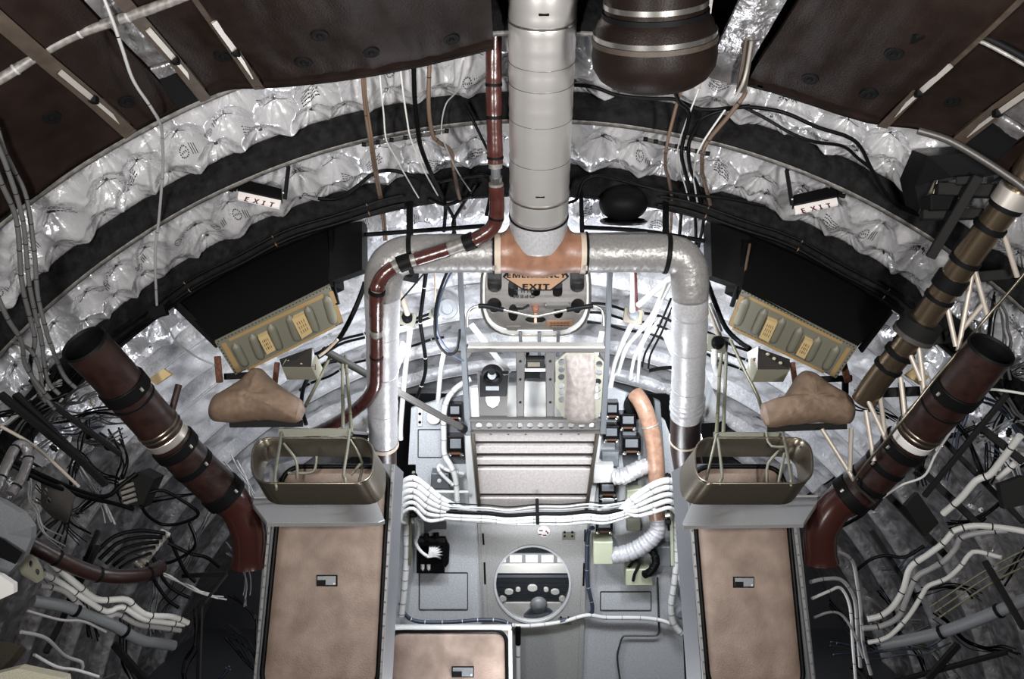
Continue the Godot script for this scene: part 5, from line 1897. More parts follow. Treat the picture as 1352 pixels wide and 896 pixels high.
func boxes_and_cones() -> void:
	var set := [
		{"side": "left", "pl": "284,452,3.58/436,377,3.58/311,495,3.74", "c": "190,515/1040,95/1140,370/340,755", "o": [250.0, 360.0],
		"ribs": "1010,170/1070,380/870,245/940,440/735,310/805,505/595,375/670,570/460,450/535,640/330,520/420,690", "tape": ["285,490/985,155/995,180/300,505", "425,708/1075,385/1085,400/432,722", "1030,140/1062,132/1137,355/1100,372", "235,525/270,515/385,722/350,738"], "lab": ["755,325/845,280/905,415/825,465", "505,460/575,425/635,545/570,580"],
		"body": "284,452,3.58/436,377,3.58/432,298,3.95/335,340,3.95/228,393,3.95", "flank": "434,372,3.60/478,356,3.66/478,292,4.0/430,298,3.97"},
		{"side": "right", "pl": "980,382,3.58/1131,459,3.58/961,429,3.74", "c": "335,125/1185,555/1030,780/230,385", "o": [920.0, 360.0],
		"ribs": "370,190/295,390/505,265/420,455/640,330/550,520/770,400/680,590/905,470/815,655/1040,540/945,715", "tape": ["395,175/1080,510/1070,528/385,192", "265,400/945,725/935,742/258,418", "320,165/350,180/270,400/240,385", "1110,550/1140,560/1010,765/980,750"], "lab": ["525,320/600,350/535,490/465,455", "800,465/862,495/800,612/735,580"],
		"body": "980,382,3.58/1131,459,3.58/1186,400,3.95/1085,346,3.95/992,306,3.95", "flank": "980,378,3.60/940,364,3.66/938,292,4.0/992,304,3.97"}]
	for k in 2:
		var s: Dictionary = set[k]
		var pl := plane(s.pl)
		var c := z2(s.c, s.o[0], s.o[1])
		var q := [c[0], c[1], c[2], c[3]]
		var root := thing("stowage_box", "black stowage box with an olive ribbed end edged in yellow tape, hanging on the %s" % s.side, "box", pl.at(q[3].x, q[3].y), "black stowage boxes")
		var m := MB.new()
		prism(m, pts(s.body), Vector3(0, 0.0, -0.30))
		part(root, "body", m, M.black_box)
		m = MB.new()
		slab(m, pl, c, -0.014, 0.0)
		var face := part(root, "end_face", m, M.olive)
		var r := z2(s.ribs, s.o[0], s.o[1])
		for j in 6:
			m = MB.new()
			var a := r[j * 2]
			var b := r[j * 2 + 1]
			var p := PackedVector3Array()
			var rad := []
			for i in 13:
				var t := i / 12.0
				p.append(pl.at(lerpf(a.x, b.x, t), lerpf(a.y, b.y, t), 0.0))
				rad.append(0.021 * sqrt(maxf(1.0 - pow(absf(t * 2.0 - 1.0), 6.0), 0.02)))
			m.tube(p, rad, 14)
			part(face, "rib", m, M.olive)
		for tq in s.tape:
			m = MB.new()
			slab(m, pl, z2(tq, s.o[0], s.o[1]), 0.0, 0.0015)
			part(face, "yellow_tape", m, M.yellow_tape)
		for j in 2:
			m = MB.new()
			var lq := z2(s.lab[j], s.o[0], s.o[1])
			slab(m, pl, lq, 0.0, 0.023)
			part(face, "paper_label", m, M.label_cream)
			m = MB.new()
			var lc := [lq[0], lq[1], lq[2], lq[3]]
			for l in 4:
				for w in 3:
					var v0 := 0.2 + w * 0.22
					var u0 := 0.2 + l * 0.18
					var sz := 0.09 if l == 1 and j == 1 else 0.05
					slab(m, pl, PackedVector2Array([mix4(lc, u0, v0), mix4(lc, u0 + sz, v0), mix4(lc, u0 + sz, v0 + 0.15), mix4(lc, u0, v0 + 0.15)]), 0.023, 0.0237)
			stuff(face, "label_print", m, M.brown_ink)
		m = MB.new()
		for e in 4:
			var a: Vector2 = q[e]
			var b: Vector2 = q[(e + 1) % 4]
			var cc: Vector2 = mix4(q, 0.5, 0.5)
			var nn := int(a.distance_to(b) / 5.0)
			for i in nn:
				var t := (i + 0.5) / nn
				var u := a.lerp(b, t).lerp(cc, 0.028)
				var d := (b - a).normalized() * 0.9
				var w := Vector2(-d.y, d.x) * 0.6
				slab(m, pl, PackedVector2Array([u - d - w, u + d - w, u + d + w, u - d + w]), 0.0, 0.001)
		stuff(face, "rivet", m, M.rack)
		m = MB.new()
		prism(m, pts(s.flank), Vector3(0, 0.0, -0.15))
		part(root, "side_panel", m, M.rack)
	# junction boxes under the stowage boxes
	for k in 2:
		var side: String = ["left", "right"][k]
		var fr := pts(["372,484,3.72/411,484,3.72/419.5,501,3.86/379,501,3.86", "1000,487.5,3.72/1043,487.5,3.72/1034,504,3.86/993,504,3.86"][k])
		var dk := pts(["369,474,3.80/411,459,3.80/411,484,3.72/372,484,3.72", "1001,459,3.80/1043,474,3.80/1043,487.5,3.72/1001,487.5,3.72"][k])
		var wt := pts(["411,484,3.72/413,459,3.80/422,497,3.90/419.5,501,3.86", "1000,487.5,3.72/1001,457,3.80/986,465,3.86/992,500,3.88"][k])
		var root := thing("junction_box", "cream junction box with a dark panel, hanging under the %s stowage box" % side, "box", (fr[2] + fr[3]) * 0.5, "cream junction boxes")
		var m := MB.new()
		prism(m, fr, Vector3(0, 0.05, -0.10))
		part(root, "body", m, M.cream_box)
		m = MB.new()
		prism(m, dk, Vector3(0, 0, -0.05))
		part(root, "dark_panel", m, M.gap_brown)
		m = MB.new()
		prism(m, wt, Vector3([-0.02, 0.02][k], 0, -0.03))
		part(root, "white_side", m, M.white_paint)
		m = MB.new()
		var cc := (wt[0] + wt[1] + wt[2] + wt[3]) * 0.25
		m.box(cc + Vector3(0, 0.005, 0.02), Vector3(0.006, 0, 0), Vector3(0, 0.014, 0), Vector3(0, 0, 0.006), 0.002)
		part(root, "red_switch", m, M.red_ink)
		m = MB.new()
		for j in 3:
			m.lathe(dk[0].lerp(dk[2], 0.3 + 0.2 * j) + Vector3(0, 0.0, 0.004), Vector3.BACK, [[-0.01, 0.007], [0.004, 0.007], [0.005, 0.0]], 10)
		stuff(root, "screw", m, M.cream_box)
	# cloth hoods
	var hoods := [["331,492/337,486/346,487/355,496/370,509/388,521/399,529/402,541/397,554/390,557.5/372,555/345,553/318,555/298,557/281,555/275,546/277,532/288,522/305,513/320,503", [338, 528], "388,521/400,529/403,541/397,555/390,558/392,540", "left"],
		["1050,499/1058,491/1066,489/1074,493/1093,508/1110,517/1123,524/1129,534/1129,548/1122,559/1105,557.5/1088,556/1062,559/1040,561/1020,564/1010,561/1005,548/1006,534/1016,529/1032,525/1042,512", [1066, 532], "1016,529/1005,532/1004,548/1012,563/1019,563/1013,545", "right"]]
	for k in 2:
		var h: Array = hoods[k]
		var pl := plane(["338,490,3.60/400,540,3.52/280,550,3.52", "1066,490,3.60/1125,545,3.52/1010,550,3.52"][k])
		var root := thing("cloth_hood", "brown cloth hood tapering to a peak, under the %s stowage box" % h[3], "hood", pl.at(h[1][0], 557), "brown cloth hoods")
		var o := pts2(h[0])
		var fine := PackedVector2Array()
		for i in o.size():
			for j in 3:
				fine.append(o[i].cubic_interpolate(o[(i + 1) % o.size()], o[(i - 1 + o.size()) % o.size()], o[(i + 2) % o.size()], j / 3.0))
		var m := MB.new()
		inflate(m, pl, fine, Vector2(h[1][0], h[1][1]), 0.10, 0.10, 0.012)
		part(root, "hood_cloth", m, M.tan_cone)
		m = MB.new()
		inflate(m, pl, round2(pts2(h[2]), 3, 3), Vector2([396, 1010][k], [541, 547][k]), 0.035, 0.03, 0.0)
		part(root, "pale_cuff", m, M.tan_pad)
		m = MB.new()
		var p := pts(["300,557,3.55/398,556,3.55", "1016,563,3.55/1122,559,3.55"][k])
		m.bar(p[0] + Vector3(0, -0.012, -0.03), p[1] + Vector3(0, -0.012, -0.03), 0.03, 0.012, Vector3.BACK, 0.003)
		part(root, "bottom_bar", m, M.rack)
	# brackets and rods round them
	for q in [["287,470,3.74/290,505,3.74", 0.03, "rust", "rusty bracket at the left end of the left stowage box"], ["366,478,3.78/363,506,3.78", 0.024, "rust", "rusty bracket between the left junction box and the cloth hood"], ["1046,478,3.78/1050,506,3.78", 0.024, "rust", "rusty bracket between the right junction box and the cloth hood"], ["1113,478,3.74/1120,505,3.74", 0.03, "rust", "rusty bracket at the right end of the right stowage box"], ["296,497,3.82/330,495,3.82", 0.03, "rack", "dark cross bar behind the peak of the left hood"], ["1072,501,3.82/1125,499,3.82", 0.03, "rack", "dark cross bar behind the peak of the right hood"], ["1116,499,3.86/1116,520,3.86", 0.03, "rack", "short dark post right of the right hood's peak"], ["223,392,3.9/288,455,3.64", 0.035, "rack", "dark bar along the left edge of the left stowage box"], ["436,300,3.9/440,378,3.66/446,402,3.66", 0.02, "black", "black bar down the right edge of the left stowage box"], ["985,318,3.86/976,372,3.66/966,405,3.66", 0.02, "black", "black bar down the left edge of the right stowage box"], ["990,322,3.82/980,378,3.64", 0.01, "brown_wire", "thin copper coloured bar beside the left edge of the right stowage box"], ["1176,410,3.9/1136,462,3.66", 0.03, "rack", "dark bar along the right edge of the right stowage box"]]:
		var p := pts(q[0])
		var m := MB.new()
		for i in p.size() - 1:
			m.bar(p[i], p[i + 1], q[1], 0.014, Vector3.BACK, 0.003)
		solo("bracket_bar", m, M[q[2]], q[3], "bracket")
# ---------------------------------------------------------------- big brown side pipes, truss tube, racks
func side_pipes() -> void:
	var set := [
		["left", "112,455,3.02/150,495,3.14/200,553,3.30/250,608,3.45/290,646,3.55/314,672,3.60/327,704,3.62/329,745,3.64", "with its open black end at the upper left", [["163,511,3.18", 0.094, 0.028, "black"], ["178,528,3.23", 0.088, 0.006, "black"], ["206,560,3.32", 0.090, 0.006, "band"], ["211,566,3.335", 0.090, 0.005, "band"], ["219,574,3.36", 0.087, 0.018, "bright_metal"], ["230,587,3.39", 0.094, 0.024, "black"], ["256,613,3.46", 0.088, 0.016, "black"], ["293,649,3.555", 0.093, 0.03, "black"]], "300,657,3.57"],
		["right", "1308,462,3.02/1270,508,3.14/1225,556,3.30/1178,604,3.45/1135,645,3.55/1102,670,3.60/1084,702,3.62/1083,740,3.64", "with its open black end below the truss tube", [["1262,517,3.17", 0.094, 0.028, "black"], ["1246,534,3.23", 0.088, 0.006, "black"], ["1218,563,3.32", 0.090, 0.006, "band"], ["1213,568,3.335", 0.090, 0.005, "band"], ["1204,577,3.36", 0.087, 0.018, "white_paint"], ["1194,588,3.39", 0.094, 0.024, "black"], ["1168,614,3.46", 0.088, 0.016, "black"], ["1146,634,3.53", 0.089, 0.014, "black"], ["1126,652,3.57", 0.093, 0.026, "black"]], "1118,658,3.58"]]
	for s in set:
		var p := sp(s[1], 0.02)
		var root := thing("drain_pipe", "big brown pipe on the %s, %s" % [s[0], s[2]], "pipe", p[p.size() - 1], "big brown side pipes")
		var j := near_index(p, pts(s[4])[0])
		var m := MB.new()
		m.tube(p.slice(0, j + 1), 0.085, 36, false)
		part(root, "straight_pipe", m, M.dark_red_pipe)
		m = MB.new()
		var t := (p[1] - p[0]).normalized()
		m.lathe(p[0], t, [[0.0, 0.088], [-0.01, 0.084], [0.0, 0.078], [0.12, 0.074], [0.12, 0.0]], 36)
		part(root, "open_end", m, M.black)
		m = MB.new()
		var q := p.slice(j)
		var rad := []
		for i in q.size():
			var k := float(i) / q.size()
			rad.append(0.072 + 0.010 * smoothstep(0.8, 1.0, k) + 0.008 * (1.0 - smoothstep(0.0, 0.2, k)))
		m.tube(q, rad, 32)
		part(root, "elbow", m, M.elbow_red)
		for b in s[3]:
			m = MB.new()
			var i := clampi(near_index(p, pts(b[0])[0]), 1, p.size() - 2)
			var ax := (p[i + 1] - p[i - 1]).normalized()
			m.lathe(p[i], ax, [[-b[2], 0.08], [-b[2], b[1] - 0.002], [-b[2] + 0.003, b[1]], [b[2] - 0.003, b[1]], [b[2], b[1] - 0.002], [b[2], 0.08]], 36)
			part(root, "pipe_band", m, M[b[3]])
			if b[3] == "black" and b[2] > 0.012:
				m = MB.new()
				var out := (EYE - p[i]).slide(ax).normalized()
				m.lathe(p[i] + (out * 0.6 + Vector3.RIGHT * (0.8 if s[0] == "left" else -0.8)).slide(ax).normalized() * b[1], ax, [[-0.008, 0.0], [-0.008, 0.006], [0.008, 0.006], [0.008, 0.0]], 8)
				part(root, "band_bolt", m, M.bright_metal)
	# rust coloured tag and bracket on each
	for q in [["196,500,3.36/216,487,3.42/226,494,3.42/206,508,3.36", "rusty stained tag beside the left brown pipe"], ["1228,497,3.36/1208,486,3.42/1196,495,3.42/1216,508,3.36", "rusty stained tag beside the right brown pipe"]]:
		var m := MB.new()
		prism(m, pts(q[0]), Vector3(0, 0, -0.02))
		solo("stained_tag", m, M.label_cream, q[1], "tag")
	for q in [["236,508,3.42/226,545,3.38/222,566,3.36", "dark rusty bracket arm reaching down to the left brown pipe"], ["1190,505,3.4/1194,545,3.38/1200,568,3.36", "dark rusty bracket arm reaching down to the right brown pipe"]]:
		var m := MB.new()
		m.tube(sp(q[0]), 0.014, 10)
		solo("rusty_bracket", m, M.dark_red_pipe, q[1], "bracket")
	# thin red pipe at the lower left
	var m := MB.new()
	var rp := sp("20,708,2.9/45,720,2.95/75,736,3.0/110,752,3.08/135,759,3.14/165,761,3.2/195,757,3.28/212,748,3.36", 0.02)
	m.tube(rp, 0.0285, 20)
	var o := solo("low_red_pipe", m, M.dark_red_pipe, "thin dark red pipe running right from the grey box at the lower left", "pipe")
	for k in [0.25, 0.55, 0.85]:
		m = MB.new()
		ring_at(m, rp, int(rp.size() * k), 0.030, 0.006, 16)
		part(o, "pipe_band", m, M.black)
	# grey equipment at the lower left
	m = MB.new()
	prism(m, pts("-30,650,2.6/0,661,2.6/27,677,2.6/41,696,2.6/41,711,2.62/31,735,2.64/6,762,2.66/-30,745,2.66"), Vector3(0, 0, -0.03))
	o = solo("equipment_box", m, M.equip_grey, "grey equipment box with a black band cut by the left edge", "box")
	m = MB.new()
	var ep := plane("0,661,2.585/41,700,2.585/0,745,2.585")
	slab(m, ep, pts2("-25,700/2,710/30,729/21,744/-2,734/-25,722"), 0.0, 0.004)
	part(o, "black_band", m, M.black)
	m = MB.new()
	prism(m, pts("-30,750,2.5/0,759,2.5/18,771,2.5/18,783,2.5/0,791,2.5/-30,800,2.5"), Vector3(0, 0, -0.02))
	solo("white_box", m, M.white_paint, "white box corner under the grey equipment box at the left edge", "box")
	var bp := plane("26,735,2.75/58,745,2.75/30,770,2.75")
	m = MB.new()
	slab(m, bp, round2(pts2("30,731/46,735/55,750/58,764/48,770/28,758/24,745"), 3), -0.006, 0.0, [circ2(40, 744, 3.2, 4.5, 12), circ2(49, 755, 3.2, 4.5, 12)])
	solo("pierced_bracket", m, M.olive, "beige bracket with two oval holes under the grey equipment box", "bracket")
	m = MB.new()
	prism(m, pts("-20,842,2.3/18,849,2.3/27,853,2.3/16,868,2.3/0,884,2.3/-20,884,2.3"), Vector3(0, -0.02, -0.03))
	solo("beige_bracket", m, M.band, "beige angled bracket in the lower left corner", "bracket")
	m = MB.new()
	prism(m, pts("-20,893,2.2/24,882,2.2/85,895,2.2/92,930,2.2/-20,930,2.2"), Vector3(0, 0, -0.03))
	solo("white_tray", m, M.cream_box, "pale metal tray corner at the bottom left", "tray")
	m = MB.new()
	slab(m, plane("52,630,3.2/100,660,3.2/60,690,3.2"), pts2("54,632/80,640/98,655/88,690/70,684/54,668"), -0.01, 0.0, [circ2(60, 648, 3, 5, 12), circ2(64, 660, 3, 5, 12)])
	solo("rib_bracket", m, M.gantry, "dark triangular bracket with holes on the left wall", "bracket")
	# terminal block at the left
	var tb := thing("terminal_block", "dark terminal block with metal lugs on the left wall, among black cables", "connector", px(180, 672, 3.5))
	m = MB.new()
	prism(m, pts("166,630,3.5/184,622,3.5/204,632,3.5/186,672,3.5/162,660,3.5"), Vector3(0, 0, -0.1))
	part(tb, "body", m, M.rack)
	for k in 5:
		m = MB.new()
		m.lathe(px(166 + k * 1.5, 634 + k * 7.0, 3.49), Vector3(1, 0.35, 0.2), [[-0.03, 0.0], [-0.03, 0.008], [0.03, 0.008], [0.03, 0.0]], 10)
		part(tb, "lug", m, M.bright_metal)
	var cc := thing("connector_strip", "slanting strip of bright connectors on the left wall, with black cables looping to it", "connector", px(182, 748, 3.9))
	m = MB.new()
	m.bar(px(221, 700, 3.92), px(180, 750, 3.92), 0.03, 0.02, Vector3.BACK, 0.003)
	part(cc, "strip", m, M.gantry)
	for k in 8:
		m = MB.new()
		m.lathe(px(218 - k * 4.8, 704 + k * 5.9, 3.9), Vector3(1, -0.4, 0.3), [[-0.025, 0.0], [-0.025, 0.013], [0.02, 0.013], [0.02, 0.0]], 10)
		part(cc, "plug", m, M.bright_metal)
	# truss tube at the right
	var tp := sp("1392,168,2.70/1342,252,2.84/1290,322,2.98/1240,393,3.12/1196,455,3.24/1160,500,3.34/1140,530,3.4", 0.02)
	var root := thing("truss_tube", "shiny bronze tube with black rings slanting down the right side", "pipe", tp[tp.size() - 1])
	m = MB.new()
	m.tube(tp, 0.0505, 32)
	part(root, "tube", m, M.gold_tube)
	for b in [["1352,236,2.81", 0.056, 0.014, "black"], ["1340,255,2.85", 0.062, 0.030, "bright_metal"], ["1330,268,2.87", 0.058, 0.012, "black"], ["1307,298,2.93", 0.058, 0.010, "black"], ["1272,346,3.03", 0.057, 0.009, "black"], ["1255,372,3.08", 0.060, 0.026, "black"], ["1238,396,3.12", 0.056, 0.008, "black"], ["1212,432,3.2", 0.078, 0.030, "rack"], ["1207,440,3.21", 0.082, 0.010, "gantry"], ["1190,463,3.26", 0.060, 0.010, "black"], ["1172,486,3.31", 0.058, 0.008, "black"]]:
		m = MB.new()
		var i := clampi(near_index(tp, pts(b[0])[0]), 1, tp.size() - 2)
		m.lathe(tp[i], (tp[i + 1] - tp[i - 1]).normalized(), [[-b[2], 0.045], [-b[2], b[1]], [b[2], b[1]], [b[2], 0.045]], 32)
		part(root, "ring", m, M[b[3]])
	var n := 0
	var lab := ["long white strut dropping from the middle of the bronze tube", "short white strut leaning right under the bronze tube", "white cross strut between the long strut and the rod on the right", "white strut left of the long one under the bronze tube", "white strut under the upper bronze tube near the right edge", "slanting thin strut above the right brown pipe's end", "upright thin strut above the right brown pipe's end", "left strut of the narrow vee beside the right cloth hood", "right strut of the narrow vee beside the right cloth hood", "white strut ending on the black band of the right brown pipe", "long white strut slanting from the right hood down to the brown pipe", "upright white strut under the right hood's bar", "white strut standing over the tan rings of the right brown pipe", "short white strut tip above the right brown pipe", "short strut hanging below the right brown pipe"]
	for q in ["1284,360,3.08/1265,463,3.12", "1287,357,3.08/1304,418,3.1", "1271,434,3.11/1298,401,3.1", "1250,402,3.12/1262,457,3.12", "1325,308,2.95/1343,365,3.0", "1199,462,3.22/1216,502,3.2", "1213,458,3.2/1219,502,3.2", "1141,518,3.36/1170,580,3.3", "1162,522,3.36/1169,578,3.3", "1143,541,3.36/1154,608,3.34", "1085,566,3.5/1128,634,3.44", "1124,566,3.5/1122,622,3.44", "1189,498,3.24/1195,550,3.22", "1217,488,3.2/1220,516,3.2", "1152,640,3.6/1151,660,3.6"]:
		m = MB.new()
		m.tube(pts(q), 0.0095, 10)
		o = solo("truss_strut", m, M.strut, lab[n], "strut", "white struts of the right hand truss")
		n += 1
	m = MB.new()
	m.tube(sp("1360,352,2.98/1330,388,3.04/1298,424,3.1/1265,464,3.1/1227,509,3.17/1195,550,3.2/1170,581,3.26/1129,633,3.4/1140,650,3.42/1155,664,3.44", 0.05), 0.0058, 8)
	solo("stay_rod", m, M.band, "long thin pale rod running along the right brown pipe", "rod")
	# black rack at the upper right
	root = thing("equipment_rack", "black equipment rack bolted to the wall at the upper right", "rack", px(1260, 340, 2.95))
	m = MB.new()
	prism(m, pts("1208,246,3.05/1226,206,2.95/1300,200,2.85/1330,226,2.85/1290,236,2.9/1236,238,2.98/1216,282,3.05"), Vector3(0, 0.05, -0.12))
	part(root, "back_plate", m, M.black)
	m = MB.new()
	prism(m, pts("1234,238,2.97/1238,237,2.97/1235,258,2.99/1244,262,2.99/1226,262,3.0/1217,283,3.04/1214,281,3.04"), Vector3(0, 0, -0.01))
	part(root, "pale_edge", m, M.band)
	for q in [["1236,250,2.96/1352,254,2.9", 0.045], ["1216,284,3.0/1340,282,2.95", 0.035], ["1262,240,2.93/1290,238,2.9", 0.03]]:
		m = MB.new()
		var p := pts(q[0])
		m.bar(p[0], p[1], 0.05, q[1], Vector3.UP, 0.003)
		part(root, "shelf_bar", m, M.rack)
	m = MB.new()
	var p := pts("1292,232,2.86/1228,340,2.98")
	m.bar(p[0], p[1], 0.035, 0.02, Vector3.BACK, 0.003)
	part(root, "diagonal_bar", m, M.rack)
	m = MB.new()
	m.box(px(1240, 269, 2.99), Vector3(0.05, 0, 0), Vector3(0, 0.03, 0), Vector3(0, 0, 0.04), 0.004)
	part(root, "module", m, M.black)
	for q in [["1250,369,3.14/1352,360,3.08", 0.04, "dark cross beam behind the middle of the bronze tube"], ["1180,452,3.32/1262,444,3.24", 0.05, "dark cross beam behind the lower bronze tube"], ["1128,520,3.5/1215,516,3.4", 0.04, "dark cross beam right of the right cloth hood"]]:
		m = MB.new()
		p = pts(q[0])
		m.bar(p[0], p[1], 0.02, q[1], Vector3.UP, 0.003)
		solo("cross_beam", m, M.rack, q[2], "beam")

